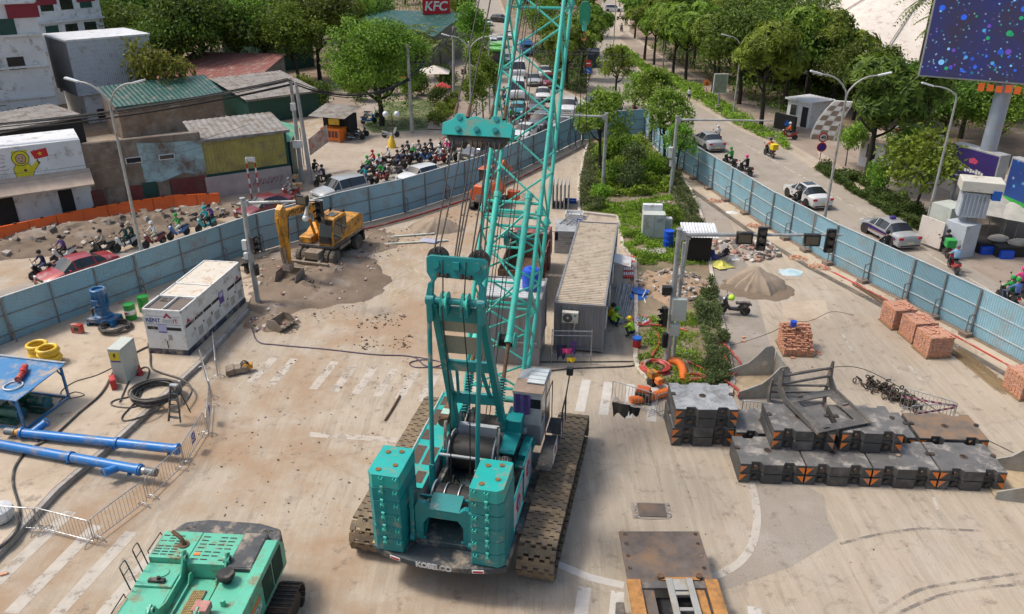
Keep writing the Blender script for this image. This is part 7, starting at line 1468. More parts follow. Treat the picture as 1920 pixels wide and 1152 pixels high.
# ================================================================== vegetation
def leaf_mat(name, a, b, tr=.35):
    m = bpy.data.materials.new(name); m.use_nodes = True; t = NT(m); bs = t.n["Principled BSDF"]; out = t.n["Material Output"]
    g = t.new("NewGeometry"); oi = t.new("ObjectInfo"); n = t.noise(g.outputs["Position"], .9, 2, .6); f = t.math('ADD', t.math('MULTIPLY', n, .75), t.math('MULTIPLY', g.outputs["Random Per Island"], .45))
    c = t.ramp(f, .32, .82, a, b); hs = t.new('HueSaturation'); t.link(c, hs.inputs['Color']); t.link(t.math('ADD', t.math('MULTIPLY', oi.outputs["Random"], .05), .468), hs.inputs['Hue']); t.link(t.math('ADD', t.math('MULTIPLY', oi.outputs["Random"], .55), .85), hs.inputs['Value']); c = hs.outputs[0]; t.link(c, bs.inputs[0]); bs.inputs["Roughness"].default_value = .55; bs.inputs["Specular IOR Level"].default_value = .3
    tl = t.new("BsdfTranslucent"); t.link(c, tl.inputs[0]); mx = t.new("MixShader"); mx.inputs[0].default_value = tr; t.link(bs.outputs[0], mx.inputs[1]); t.link(tl.outputs[0], mx.inputs[2]); t.link(mx.outputs[0], out.inputs[0]); return m
l_mid = leaf_mat("mid green leaves", (.05,.105,.014), (.21,.33,.036)); l_big = leaf_mat("olive big leaves", (.05,.10,.014), (.22,.34,.036)); l_dark = leaf_mat("dark leaves", (.034,.068,.013), (.14,.225,.03)); l_fresh = leaf_mat("fresh green leaves", (.06,.13,.015), (.24,.40,.05)); l_weed = leaf_mat("weed leaves", (.06,.11,.012), (.27,.42,.04)); l_hedge = leaf_mat("hedge leaves", (.028,.05,.013), (.11,.17,.035)); l_dull = leaf_mat("dull shrub leaves", (.045,.065,.022), (.16,.20,.07)); l_palm = leaf_mat("palm fronds", (.04,.08,.015), (.18,.23,.05))
m_bark = mat("grey brown bark", (.075,.06,.048), .95, 0, .3, 5, bump=.5); m_barkd = mat("dark bark", (.035,.028,.022), .95, 0, .3, 5, bump=.5)
def leaf(vs, fs, p, d, up, L, w):
    s_ = d.cross(up); s_ = s_.normalized()*(w/2) if s_.length > 1e-4 else V(w/2,0,0); i = len(vs); m = p + d*(L*.45); vs += [p, m+s_+up*.02, p+d*L-up*(L*.12), m-s_+up*.02]; fs.append((i,i+1,i+2,i+3))
def rdir(rr): 
    z = rr.uniform(-1,1); a = rr.uniform(0,2*PI); q = math.sqrt(1-z*z); return V(q*math.cos(a), q*math.sin(a), z)
def crown(name, m, rad, nc, nl, L, w, seed, style='fine', lobes=7, cr=.6):
    """clumps of leaves gathered on a few lobes; gaps stay between them"""
    rr = random.Random(seed); vs = []; fs = []; R3 = Vector(rad); lob = []
    for i in range(lobes): d = rdir(rr); d.z = d.z*.8+.1; lob.append((V(d.x*R3.x*.6, d.y*R3.y*.6, d.z*R3.z*.6), rr.uniform(.42,.62)))
    for i in range(nc):
        if style == 'layer': k = rr.choice((-.75,-.3,.15,.6,.95)); q = (1-.55*max(0,k))*math.sqrt(rr.random()); a = rr.uniform(0,2*PI); c = V(R3.x*q*math.cos(a), R3.y*q*math.sin(a), R3.z*k+rr.uniform(-.12,.12)); n = V(0,0,1)
        else: lc, lr = rr.choice(lob); n = rdir(rr); n.z = abs(n.z)*.9+.0 if rr.random() < .75 else n.z; n.normalize(); f = rr.uniform(.72,1.04)*lr; c = lc + V(n.x*R3.x*f, n.y*R3.y*f, n.z*R3.z*f)
        for k in range(nl):
            if style == 'whorl': a = 2*PI*k/nl + rr.uniform(-.2,.2); t1 = n.orthogonal().normalized(); t2 = n.cross(t1); d = (t1*math.cos(a)+t2*math.sin(a)+n*rr.uniform(-.1,.45)).normalized(); leaf(vs, fs, c, d, n, L*rr.uniform(.8,1.2), w)
            else: p = c + rdir(rr)*(cr*rr.random()**.5*(1 if style != 'layer' else .7)); d = (rdir(rr)+n*.5).normalized(); leaf(vs, fs, p, d, (n+rdir(rr)*.6).normalized(), L*rr.uniform(.7,1.3), w)
    b = MB(); b.v = [tuple(v) for v in vs]; b.f = fs; return b.mesh(name, m)
def trunk_mesh(h, r, m, seed, spread=1.0, nb=6):
    rr = random.Random(seed); b = MB(); top = V(rr.uniform(-.3,.3),rr.uniform(-.3,.3),h); b.tube(smooth_path([V(0,0,-.1),V(rr.uniform(-.15,.15),0,h*.4),top],4),[r*(1-.45*i/8) for i in range(9)],9)
    for i in range(nb): a = 2*PI*i/nb+rr.uniform(-.4,.4); q = top-V(0,0,rr.uniform(0,h*.3)); e = q+V(math.cos(a)*spread*rr.uniform(.5,1),math.sin(a)*spread*rr.uniform(.5,1),spread*rr.uniform(.5,1.1)); b.tube(smooth_path([q,(q+e)/2+V(0,0,-.15*spread),e],3),[r*.5*(1-.7*i2/6) for i2 in range(7)],6)
    return b.mesh("trunk", m)
KT = {'mid': [(crown("crown", l_mid, (3.6,3.6,3.0), 330, 24, .34, .16, s, 'fine', 9, .75), trunk_mesh(3.6,.24,m_bark,s,2.4), 5.4) for s in (1,2)], 'big': [(crown("crown", l_big, (3.2,3.2,2.6), 620, 9, .55, .2, s, 'whorl', 8), trunk_mesh(4.2,.22,m_barkd,s,2.0), 6.0) for s in (3,4,5)], 'dark': [(crown("crown", l_dark, (4.2,4.2,3.4), 300, 24, .4, .2, s, 'fine', 8, .9), trunk_mesh(3.6,.26,m_barkd,s,2.6), 5.6) for s in (6,7)], 'young': [(crown("crown", l_fresh, (1.9,1.9,1.15), 120, 26, .26, .13, s, 'layer', cr=.55), trunk_mesh(3.4,.15,m_barkd,s,1.4,7), 4.2) for s in (8,9)], 'cone': [(crown("crown", l_mid, (1.5,1.5,2.2), 150, 22, .28, .14, 10, 'fine', 6, .55), trunk_mesh(2.4,.09,m_bark,10,.9,5), 4.0)], 'small': [(crown("crown", l_fresh, (1.5,1.5,1.2), 90, 20, .24, .12, 12, 'fine', 5, .5), trunk_mesh(1.4,.07,m_barkd,12,.8,5), 2.2)], 'broad': [(crown("crown", l_mid, (5.4,4.8,4.4), 620, 26, .34, .17, 13, 'fine', 13, .8), trunk_mesh(3.4,.36,m_barkd,13,3.4,8), 6.0)], 'bush': [(crown("crown", l_hedge, (1.0,1.0,.8), 60, 22, .2, .11, 14, 'fine', 4, .4), trunk_mesh(.3,.05,m_barkd,14,.5,5), .7)]}
tc = {}
def tree(kind, label, px, s=1.0, sz=None, group=None, name="tree", m=None, base=None, cat="tree"):
    k = tc.get(kind,0); tc[kind] = k+1; cm_, tm_, ch_ = KT[kind][k % len(KT[kind])]; t = thing(name, label, cat, base if base is not None else at(*px), (k*137) % 360, group); sz = sz or s; t.scale = (s,s,sz)
    link("trunk", tm_, t); c = link("crown", cm_, t, (0,0,ch_)); 
    if m: setmat(c, 0, m)
    return t
tree('broad', "huge spreading tree over the parked scooters at the lawn edge", (716,236), 1.0, 1.05); tree('mid', "bushy tree behind the huge lawn tree, farther back", (640,130), 1.1, 1.3); tree('small', "yellow-green tree squeezed beside the white clad building", (322,222), 2.0, 2.6, m=leaf_mat("yellowish leaves", (.06,.085,.015), (.24,.25,.04)))
NW = ("directly above the dark red roof","left of the dark red roof","above the green tin roofs","behind the green tin roofs","right of the green tin roofs","near the long teal-roofed restaurant","behind the restaurant's left end","over the restaurant roof middle","behind the fast-food sign","far behind the white building, first","far behind the white building, second","far behind the red sign board","farthest left of the wood","farthest above the restaurant","at the top edge above the green roofs","at the top edge left of the road")
for i, (x, y, k, s) in enumerate(((400,128,'dark',1.0),(300,118,'dark',1.0),(470,122,'mid',1.1),(500,100,'dark',1.1),(560,112,'mid',1.0),(600,75,'dark',1.0),(650,60,'mid',1.1),(710,45,'dark',1.1),(800,22,'mid',1.3),(250,85,'dark',1.2),(330,72,'mid',1.2),(215,60,'dark',1.2),(160,45,'dark',1.2),(640,25,'dark',1.3),(480,45,'dark',1.3),(760,8,'dark',1.3))): tree(k, ("dense dark" if k == 'dark' else "leafy green")+" tree "+NW[i], (x,y), s, s*1.1, "trees beyond the left-hand roofs")
for i, (x, y, k, s) in enumerate(((345,172,'dark',1.3),(395,165,'dark',1.4),(450,160,'mid',1.4),(505,158,'dark',1.4),(560,160,'mid',1.2),(600,150,'dark',1.3),(290,160,'dark',1.3),(240,140,'dark',1.4),(655,120,'mid',1.3),(430,110,'dark',1.5),(360,95,'mid',1.5),(540,80,'dark',1.5),(690,95,'dark',1.2),(860,60,'mid',1.0))): tree(k, "big back-row tree "+("behind the brown-red roof's left end","behind the brown-red roof's middle","behind the brown-red roof's right end","behind the small green-roofed hut","behind the grey-roofed shed","left of the huge lawn tree","right of the pale clad block","above the pale clad block","between lawn tree and restaurant","in the wood's second row, middle","in the wood's second row, left","in the wood's second row, right","beside the restaurant's left gable","by the top of the traffic road")[i], (x,y), s, s, "trees beyond the left-hand roofs")
for i, (x, y, k, s) in enumerate(((1285,150,'big',1.2),(1335,178,'big',1.1),(1385,195,'dark',1.2),(1470,205,'big',1.3),(1510,200,'dark',1.3),(1560,205,'big',1.3),(1600,225,'dark',.9),(1370,120,'big',1.5),(1440,110,'dark',1.5),(1505,118,'big',1.2),(1245,95,'dark',1.3),(1760,290,'dark',.9),(1850,300,'mid',.9),(1660,245,'dark',.8))): tree(k, "inner right-side tree "+("behind the avenue pavement","behind the works sign","left of the verge tree","left behind the guard house","right behind the guard house","behind the gate arch top","right of the gate arch","deep in the belt, left","deep in the belt, middle","deep in the belt, right","deep behind the avenue trunks","behind the red billboard","behind the column","behind the dark whorled tree")[i], (x,y), s, s, "trees on the right side")
for i, (x, y, s) in enumerate(((893,247,.95),(906,222,1.05),(903,180,1.1),(880,150,1.5),(897,135,1.2))): tree('cone', "slim kerb tree on the traffic road pavement, "+("nearest","second","third","tall fourth","fifth")[i]+" from the bridle", (x,y), s, s*1.05, "kerb trees of the traffic road")
for i, (x, y, k, s) in enumerate(((1062,168,'big',.95),(1090,150,'big',1.0),(1042,132,'mid',.9),(1108,118,'big',1.0),(1018,98,'mid',1.0),(1075,105,'dark',.9),(1000,62,'mid',1.1),(1050,60,'big',1.2),(1095,70,'big',1.2),(985,20,'mid',1.2),(1060,15,'dark',1.2))): tree(k, "median tree between the two roads, "+("first behind the kerb tip","second, right of the boom","third, behind the boom","fourth, behind the hook","fifth, by the blue truck","dark sixth in mid median","seventh, far left side","eighth, far middle","ninth, far right side","tenth, at the top edge left","eleventh, at the top edge")[i], (x,y), s, s, "trees on the road median")
RT = ((1190,72,'big',1.0,"by the avenue top"),(1208,113,'big',1.15,"with bare dark trunk nearest the avenue"),(1226,122,'big',1.05,"leaning second trunk along the avenue"),(1262,138,'big',1.1,"third trunk along the avenue pavement"),(1300,128,'big',1.15,"behind the avenue pavement trunks"),(1345,150,'mid',1.0,"above the orange works sign"),(1330,95,'dark',1.2,"dark, deep behind the works sign"),(1426,240,'big',1.25,"with tall dark trunk beside the verge, big-leaved"),(1395,150,'dark',1.2,"dark, behind the big-leaved verge tree"),(1450,170,'dark',1.3,"dark, left of the guard box"),(1500,150,'dark',1.2,"dark, behind the gate arch"),(1560,175,'dark',.9,"dark, below the white dome roof"),(1260,70,'big',1.2,"far row, above the avenue"),(1320,55,'dark',1.4,"far row, dark middle"),(1400,70,'mid',1.4,"far row, right part"),(1480,75,'dark',1.4,"far row, left of dome roof"),(1220,30,'dark',1.3,"at the top edge beside the avenue"),(1300,15,'dark',1.5,"at the top edge, middle"),(1420,20,'mid',1.5,"at the top edge, left of dome"),(1510,45,'dark',1.1,"directly left of the dome roof"),(1800,260,'dark',1.1,"dark, behind the billboard column"),(1690,230,'dark',.7,"dark, behind the palm"),(1900,230,'dark',1.2,"dark, right of the billboard column"))
for x, y, k, s, w in RT: tree(k, "right side tree "+w, (x,y), s, s, "trees on the right side")
tree('big', "large dark whorled-leaf tree above the white booth, forked trunk", (1622,344), 1.35, 1.25, m=l_dark); tree('small', "small leafy tree in front of the purple billboard", (1714,408), 1.9, 1.9, m=l_mid); tree('small', "sapling beside the white guard booth", (1585,312), .9, 1.3); tree('bush', "round yellow-green shrub at the end of the hedge", (1647,362), 1.0, 1.6, cat="shrub", name="shrub", m=l_fresh); tree('mid', "leafy tree behind the purple billboard and kiosk", (1690,330), .55, .5)
for x, y, s, lab in ((1126,338,1.25,"young layered tree beside the left island pole"),(1218,270,1.2,"young layered tree near the end hoarding, thick trunk"),(1243,316,1.15,"young layered tree beside the right island pole"),(1190,240,.95,"slim young tree just behind the end hoarding"),(1150,205,1.2,"young tree beyond the end hoarding, dark crown"),(1268,340,.8,"small young tree against the right hoarding")): tree('young', lab, (x,y), s, s*1.05, "young trees on the island")
for i, (x, y, s_) in enumerate(((670,190,1.6),(700,165,1.5),(735,178,1.4),(760,185,1.3),(790,178,1.5),(820,200,1.2),(835,165,1.5),(610,205,1.5),(650,168,1.6),(580,195,1.7))): tree('bush', 'leafy shrub on the terrace between lawn tree and restaurant', (x,y), s_, s_*1.2, 'terrace shrubs', 'shrub', (l_mid,l_dark,l_hedge)[i%3], cat='shrub')
def palm(label, px, h, n=16, L=2.6, seed=1):
    rr = random.Random(seed); t = thing("palm_tree", label, "palm", at(*px), 0, "palm trees"); MB().tube([(0,0,0),(.1,0,h*.5),(.15,0,h)],[.2,.15,.13],9).build("trunk", m_bark, t); vs = []; fs = []
    for i in range(n):
        a = 2*PI*i/n+rr.uniform(-.2,.2); el = rr.uniform(-.2,1.1); p = V(.15,0,h); d = V(math.cos(a)*math.cos(el), math.sin(a)*math.cos(el), math.sin(el)); 
        for k in range(12):
            d = (d+V(0,0,-.12)).normalized(); p = p+d*(L/12); s_ = d.cross(V(0,0,1)).normalized()
            for q in (-1,1): leaf(vs, fs, p, (s_*q+d*.5-V(0,0,.25)).normalized(), V(0,0,1), 1.0*(1-abs(k-5)/9), .2)
    b = MB(); b.v = [tuple(v) for v in vs]; b.f = fs; b.build("crown", l_palm, t, sharp=0)
for i, (x, y, h, L) in enumerate(((738,150,5.5,2.6),(770,148,6.5,2.8),(797,150,6,2.6),(826,165,5.5,2.4),(1702,215,12.5,5),(1742,240,11,4))): palm(("palm at the left of the fast-food forecourt","tall palm in front of the fast-food hall","palm below the red sign tower","palm beside the wrapped utility pole","great palm beside the giant screen","palm half behind the giant screen")[i], (x,y), h, 18, L, i)
def scatter(name, label, poly, n, L, w, h, m, seed, cat="plants", z=0, up=.9):
    rr = random.Random(seed); P = [at(x,y).xy for x, y in poly]; x0 = min(p.x for p in P); x1 = max(p.x for p in P); y0 = min(p.y for p in P); y1 = max(p.y for p in P); vs = []; fs = []; c = 0
    while c < n:
        x, y = rr.uniform(x0,x1), rr.uniform(y0,y1); ins = False; j = len(P)-1
        for i in range(len(P)):
            if (P[i].y > y) != (P[j].y > y) and x < (P[j].x-P[i].x)*(y-P[i].y)/(P[j].y-P[i].y)+P[i].x: ins = not ins
            j = i
        if not ins: continue
        c += 1; hh = h*(.35+1.3*max(0,mnoise.noise(V(x*.55,y*.55,seed))+.35))
        if mnoise.noise(V(x*.9,y*.9,seed+5.0)) + rr.uniform(-.12,.12) < -.2: continue
        for k in range(4): d = rdir(rr); d.z = abs(d.z)*up+.15; leaf(vs, fs, V(x+rr.uniform(-.1,.1),y+rr.uniform(-.1,.1),z+hh*rr.random()), d.normalized(), (V(0,0,1)+rdir(rr)*.5).normalized(), L*rr.uniform(.6,1.4), w)
    b = MB(); b.v = [tuple(v) for v in vs]; b.f = fs; o = b.build(name, m, sharp=0); return tag(o, label, cat, kind="stuff")
ISL = [(1106,262),(1208,258),(1238,292),(1270,325),(1294,355),(1311,395),(1322,430),(1333,510),(1347,575),(1362,645),(1374,718),(1368,745),(1290,748),(1215,715),(1196,694),(1191,675),(1193,640),(1192,540),(1190,490),(1168,465),(1158,408),(1086,400),(1084,350),(1096,290)]
isl = MB(); isl.prism([(at(x,y).x, at(x,y).y) for x, y in ISL], 'z', -.01, .12); struct(isl.build("island", ground_mat("island soil", (.22,.155,.10), (.28,.21,.14), (.12,.12,.05), .7, False, .5, .1)))
for i, sl_ in enumerate(((0,0),)): pass
kb = [at(x,y) for x, y in ISL]
for a, c in zip(kb, kb[1:]+kb[:1]):
    b = MB(); b.bar(a+V(0,0,.08), c+V(0,0,.08), .22, .17); struct(b.build("kerb", g_kerb, bev=.02))
scatter("weeds", "tall bright weeds filling the middle of the overgrown island", [(1118,278),(1205,264),(1240,315),(1258,362),(1200,372),(1120,372)], 6000, .28, .12, .95, l_weed, 1); scatter("ground_cover", "low dull shrubs edging the overgrown island on the container side", [(1104,270),(1126,285),(1128,400),(1088,398),(1088,345)], 2600, .22, .09, .75, l_dull, 2); scatter("ground_cover", "low dull shrubs edging the island along the asphalt lane", [(1236,295),(1270,328),(1308,395),(1320,440),(1300,470),(1262,372),(1240,345)], 2400, .22, .09, .7, l_dull, 3)
scatter("grass", "green grass and weeds around the island cabinets", [(1092,395),(1255,370),(1318,440),(1325,500),(1200,500),(1165,460),(1158,405)], 8000, .2, .07, .4, l_weed, 4); scatter("ground_cover", "straggling shrubs at the island's asphalt-side edge", [(1300,580),(1335,520),(1374,718),(1318,742),(1322,660)], 1700, .2, .08, .42, l_dull, 5); scatter("grass", "patchy weeds around the traffic pole foot", [(1196,600),(1300,590),(1330,740),(1215,715),(1195,690)], 1700, .2, .07, .22, l_weed, 6)
scatter("hedge", "clipped hedge strip beside the white sedan and taxi", [(1525,318),(1545,312),(1600,332),(1680,375),(1742,418),(1745,446),(1700,425),(1600,365)], 7000, .2, .11, .75, l_hedge, 7, "hedge"); scatter("verge_grass", "weedy verge along the right avenue kerb", [(1155,92),(1175,92),(1215,125),(1300,160),(1350,190),(1420,235),(1470,262),(1480,284),(1385,238),(1250,160),(1205,137)], 5200, .3, .12, .55, l_weed, 8); scatter("undergrowth", "undergrowth filling the median between the roads", [(985,90),(1010,90),(1060,80),(1118,80),(1112,130),(1095,180),(1050,168)], 4200, .4, .18, .9, l_hedge, 9); scatter("undergrowth", "dark undergrowth below the right belt of trees", [(1215,95),(1260,60),(1560,60),(1640,210),(1560,205),(1470,225),(1420,205),(1330,150)], 5200, .5, .22, 1.3, l_dark, 10)
scatter("lawn_grass", "dry lawn grass beside the lone concrete pole", [(685,235),(720,195),(800,190),(832,205),(812,240),(700,247)], 3000, .12, .04, .06, l_hedge, 11); scatter("hedge", "leafy border along the lawn's road side", [(800,228),(820,212),(850,175),(862,178),(850,215),(822,240)], 1500, .25, .13, .9, l_mid, 12, "hedge"); struct(sheet("lawn", [(680,238),(720,192),(800,186),(838,202),(816,243),(700,250)], .014, g_lawn))
scatter("undergrowth", "dark undergrowth between the trees behind the sheds", [(180,110),(560,120),(660,60),(840,30),(820,-10),(150,-10)], 4500, .6, .3, 1.5, l_dark, 13)
for i, (x, y, s_, w) in enumerate(((1140,305,1.2,"near the left pole top"),(1165,300,1.3,"by the bare soil mound"),(1195,318,1.2,"in the weed patch middle"),(1222,338,1.1,"beside the right pole"),(1150,350,1.1,"at the left pole foot"),(1185,358,1.2,"at the weed patch front"),(1120,385,.9,"behind the long container"),(1262,420,.7,"behind the pale cabinet"),(1335,560,.4,"by the kerb near the parked motorbike"),(1350,645,.45,"at the island kerb above the hoses"),(1345,700,.5,"at the island front end"),(1296,440,.7,"left of the mesh cage"))): tree('bush', "wild shrub on the overgrown island "+w, (x,y), s_, s_*1.15, "wild island shrubs", "shrub", (l_weed,l_mid,l_dull)[i%3] if i < 8 else l_dull, cat="shrub")
# ================================================================== buildings and signs
m_wwall = paint("grey white wall", (.64,.65,.66), (.3,.27,.23), .25, scale=.5); m_clad = paint("pale cladding", (.46,.50,.55), (.3,.28,.26), .2, scale=.4); m_groof = paint("green tin roof", (.012,.075,.062), (.16,.14,.11), .25); m_gtarp = mat("green tarpaulin", (.10,.36,.22), .6, 0, .2, 2, (.3,.32,.25), .3); m_dkgrn = mat("dark green sheet", (.012,.06,.045), .6, 0, .2, 2); m_broof = paint("brown red roof", (.26,.10,.085), DUST, .3); m_grroof = mat("grey sheet roof", (.24,.225,.21), .75, .1, .2, 1, (.15,.11,.08), .45); m_brn = mat("stripped brown wall", (.20,.145,.105), .95, 0, .3, .8, (.30,.26,.22), .45, .6, .5); m_bluw = mat("peeling blue plaster", (.33,.46,.48), .9, 0, .15, .8, (.16,.12,.095), .5, .5, .4); m_ywall = mat("yellow corrugated sheet", (.34,.28,.07), .6, 0, .2, 1, (.2,.17,.1), .4); m_redp = mat("dull red panel", (.16,.035,.03), .7, 0, .25, 2, (.1,.08,.06), .4); m_dark = mat("dark interior", (.02,.02,.02), .9); m_canv = mat("stained cream canvas", (.60,.54,.48), .85, 0, .1, .6, (.40,.34,.29), .35)
def bld(name, label, cat, p, q, depth, h, m, roof=None, rh=.15, over=.25, z=0, slope=0):
    """box building: front bottom edge p->q, going back by depth"""
    p = Vector(p); q = Vector(q); p.z = q.z = 0; w = (q-p).length; t = thing(name, label, cat, p+V(0,0,z), head(p,q)-90); MB().prism([(0,0),(0,h),(depth,h+slope),(depth,0)], 'x', 0, w).build("wall", m, t)
    if roof:
        if 'ribs' not in _tmc: pass
        b = MB(); n = max(3,int((w+2*over)/.45)); vs = []
        for i in range(2*n+1): x = -over+(w+2*over)*i/(2*n); dz = .05*(i%2); vs += [(x,-over,h+.02+dz-slope*over/depth),(x,depth+over,h+slope+.02+dz+slope*over/depth)]
        b.add(vs, [(2*i,2*i+2,2*i+3,2*i+1) for i in range(2*n)]); b.build("roof", roof, t, sharp=20)
        MB().bx(-over,w+over,-over-.03,-over+.02,h-rh-slope*over/depth,h+.06-slope*over/depth).build("fascia", roof, t)
    t["w"] = w; return t
def win(t, x, z, w, h, m=None, y=-.02, name="window"):
    f = MB().bx(x-.06,x+w+.06,y-.03,.02,z-.06,z+h+.06).build(name, m_wwall if name == "window" else m_trim, t); MB().bx(x,x+w,y-.045,y-.03,z,z+h).build("pane" if name == "window" else "leaf", m or m_glass, f)
def ribs(t, w, h, m, n, z0=0, y=-.03):
    b = MB(); vs = []
    for i in range(2*n+1): vs += [(w*i/(2*n), y-.05*(i%2), z0), (w*i/(2*n), y-.05*(i%2), h)]
    b.add(vs, [(2*i,2*i+1,2*i+3,2*i+2) for i in range(2*n)]); b.build("cladding", m, t, sharp=10)
# ---- left: white block, clad block, sheds
wb = bld("white_building", "tall white building with scaffold bay and red banner at the frame corner", "building", at(-150,275), at(120,243), 9, 13, m_wwall)
for i in range(4): win(wb, 2.5+2.2*i, 9.6, 1.5, 1.6, m_dkgrn); win(wb, 2.5+2.2*i, 6.4, 1.5, 1.2)
for x in (wb["w"]-3.4, wb["w"]-1.9): ac_unit(wb, x, -.05, 2.3)
MB().bx(wb["w"]-4.3,wb["w"]-.4,-.6,-.02,2.1,2.2).build("ledge", m_wwall, wb); MB().bx(wb["w"]-2.6,wb["w"]-1.2,-.03,0,.6,1.9).build("opening", m_dark, wb)
for k in range(6): MB().bar((wb["w"]-6.6+(k%2)*2.0,-1.0,0),(wb["w"]-6.6+(k%2)*2.0,-1.0,9),.09) if k < 2 else b.bar((wb["w"]-6.6,-1.0,1.6*(k-1)),(wb["w"]-4.6,-1.0,1.6*(k-1)),.06).build("scaffold_bar", m_rusty, wb)
MB().bx(wb["w"]-2.5,wb["w"]+.3,-.12,-.05,11.2,12.6).build("red_banner", mat("dark red banner", (.22,.015,.03), .6), wb)
w2 = bld('office_block', 'white rear block with red sign panels above the sheds', 'building', at(70,205), at(222,176), 8, 13.5, m_wwall)
for i in range(4):
    for j in range(4): win(w2, .8+i*w2['w']/4.4, 1.5+3*j, 1.6, 1.4, m_glass if (i+j)%3 else m_dkgrn)
for i in (1,3): MB().bx(.5+i*w2['w']/4.4,2.9+i*w2['w']/4.4,-.12,-.05,11.2,12.6).build('red_sign', mat('dark red banner', (0,0,0)), w2)
for z in (3.2,6.2,9.2,12.2): MB().bx(-.1,w2['w']+.1,-.3,-.02,z,z+.18).build('floor_band', m_wwall, w2); MB().bx(-.1,wb['w']+.1,-.25,-.02,z+.3,z+.5).build('floor_band', m_wwall, wb)
cb_ = bld("clad_building", "pale metal-clad upper block on white walls behind the lamp post", "building", at(168,232), at(300,213), 7, 3.0, m_wwall); MB().bx(-.6,cb_["w"]+.2,-.4,7.2,3.0,8.6).build("clad_block", m_clad, cb_); o = link("cladding_face", None, cb_, (-.6,-.4,0)); ribs(o, cb_["w"]+.8, 8.55, m_clad, 42, 3.05); win(cb_, 1.0, .4, .9, 1.0); MB().bx(-.75,cb_["w"]+.35,-.55,7.35,8.55,8.75).build("roof", m_wwall, cb_); o = link("cladding_face", None, cb_, (-.6,6.9,0), -PI/2); ribs(o, 7.2, 8.55, mat("grey cladding", (.24,.235,.225), .6, .1, .15, 1), 34, 3.05)
bld("green_shed", "dark green tin-roofed shed behind the stripped wall", "shed", at(232,262), at(425,232), 4.5, 3.3, m_brn, m_groof, slope=1.2); bld("low_shed", "row of low sheds with dark sheet roofs at the frame edge", "shed", at(-80,330), at(165,275), 5, 3.0, m_dark, m_grroof, slope=.5); bld("red_roof_house", "house with long brown-red roof and rooftop clutter", "house", at(300,195), at(480,200), 10, 3.0, m_brn, m_broof, slope=1.6)
bld("green_hut", "small hut with bright green roof and canvas flap", "hut", at(440,185), at(526,172), 5, 3.0, m_brn, m_gtarp, slope=1.0); t = bld("grey_roof_shed", "wide shed with grey sheet roof below the big tree", "shed", at(470,235), at(600,215), 9, 2.7, m_dkgrn, m_grroof, slope=1.0); bld("long_green_shed", "long dark green hall behind the small hut", "shed", at(490,140), at(590,125), 9, 4.5, m_dkgrn, m_groof, slope=1.0)
gw = bld("graffiti_wall", "white wall with a yellow hooded figure and red flag mural", "wall", at(-60,440), at(182,402), 4.0, 5.6, m_wwall); w = gw["w"]
MB().add([(-.5,-1.6,2.7),(w+.2,-1.6,2.7),(w+.2,-.0,3.5),(-.5,-.0,3.5),(-.5,-1.6,2.6),(w+.2,-1.6,2.6)],[(0,1,2,3),(4,5,1,0)]).build("awning", mat("dusty pink awning", (.40,.31,.245), .8, 0, .15, 1.5), gw)
for x0_, x1_, mm in ((2,3.2,m_dark),(4.2,5.4,m_wwall),(6.0,6.9,m_dark),(8.6,10.6,m_dark),(10.8,12.2,m_dkgrn)):
    if x1_ < w: MB().bx(x0_,x1_,-.06,-.01,0,2.3).build("shop_opening", mm, gw)
mx = w-4.3; my = mat("mural yellow", (.60,.52,.02), .8, 0, .15, 4); mo = mat("mural outline", (.05,.04,.03), .8)
cir = lambda x, z, r, q=1.0: [(x+r*math.cos(2*PI*i/16), z+r*q*math.sin(2*PI*i/16)) for i in range(16)]
bod = [(-.05,3.55),(-.12,4.3),(.05,4.6),(.8,4.6),(.95,4.35),(1.32,4.72),(1.5,4.55),(1.02,4.0),(.88,3.55)]
for nm, poly, mm, y in (("body_outline",[(.42+(x-.42)*1.07,4.1+(z-4.1)*1.06) for x, z in bod],mo,-.008),("body_shape",bod,my,-.012),("hood_outline",cir(.42,5.02,.55),mo,-.014),("hood_shape",cir(.42,5.02,.5),my,-.018),("ear",cir(.08,5.46,.14),my,-.013),("ear",cir(.78,5.46,.14),my,-.013),("face_outline",cir(.44,4.97,.33,1.1),mo,-.02),("face",cir(.44,4.97,.29,1.1),mat("mural face", (.45,.30,.2), .8),-.024),("eye",cir(.33,5.03,.04),mo,-.028),("eye",cir(.55,5.03,.04),mo,-.028),("mouth",cir(.44,4.82,.08,.35),mo,-.028),("chest_mark",cir(.55,4.15,.1),mo,-.016),("flag_pole",[(1.42,4.5),(1.48,4.5),(1.36,5.5),(1.3,5.5)],mo,-.016),("flag",[(1.1,5.4),(2.1,5.55),(2.15,4.95),(1.28,4.85)],m_sred,-.02)): MB().prism([(mx+x,z-.25) for x, z in poly], 'y', y, -.001).build(nm, mm, gw)
MB().prism([(mx+1.65+.16*(1 if k%2==0 else .42)*math.sin(2*PI*k/10), 4.95+.16*(1 if k%2==0 else .42)*math.cos(2*PI*k/10)) for k in range(10)], 'y', -.026, -.02).build("star", my, gw)
for k in range(5): MB().tube([V(mx-1.1+.15*math.sin(i*1.9+k), -.015, 5.1-.25*k+.06*math.sin(i*2.7)) + V(.12*i,0,0) for i in range(6)], .012, 4).build("pink_scribble", mat("pink scribble", (.5,.15,.22), .8), gw)
sw_ = bld("stripped_wall", "tall brown and pale blue stripped wall with red sheet doors", "wall", at(180,402), at(395,372), .6, 5.2, m_brn); w = sw_["w"]; MB().prism([(w*.46,1.9),(w*.45,4.9),(w*.7,4.7),(w,4.6),(w,1.9),(w*.8,2.3),(w*.6,1.8)], 'y', -.04, -.001).build("blue_plaster", m_bluw, sw_); win(sw_, w*.34, 3.5, 1.0, .35, m_dark); win(sw_, w*.62, 3.5, 1.0, .3)
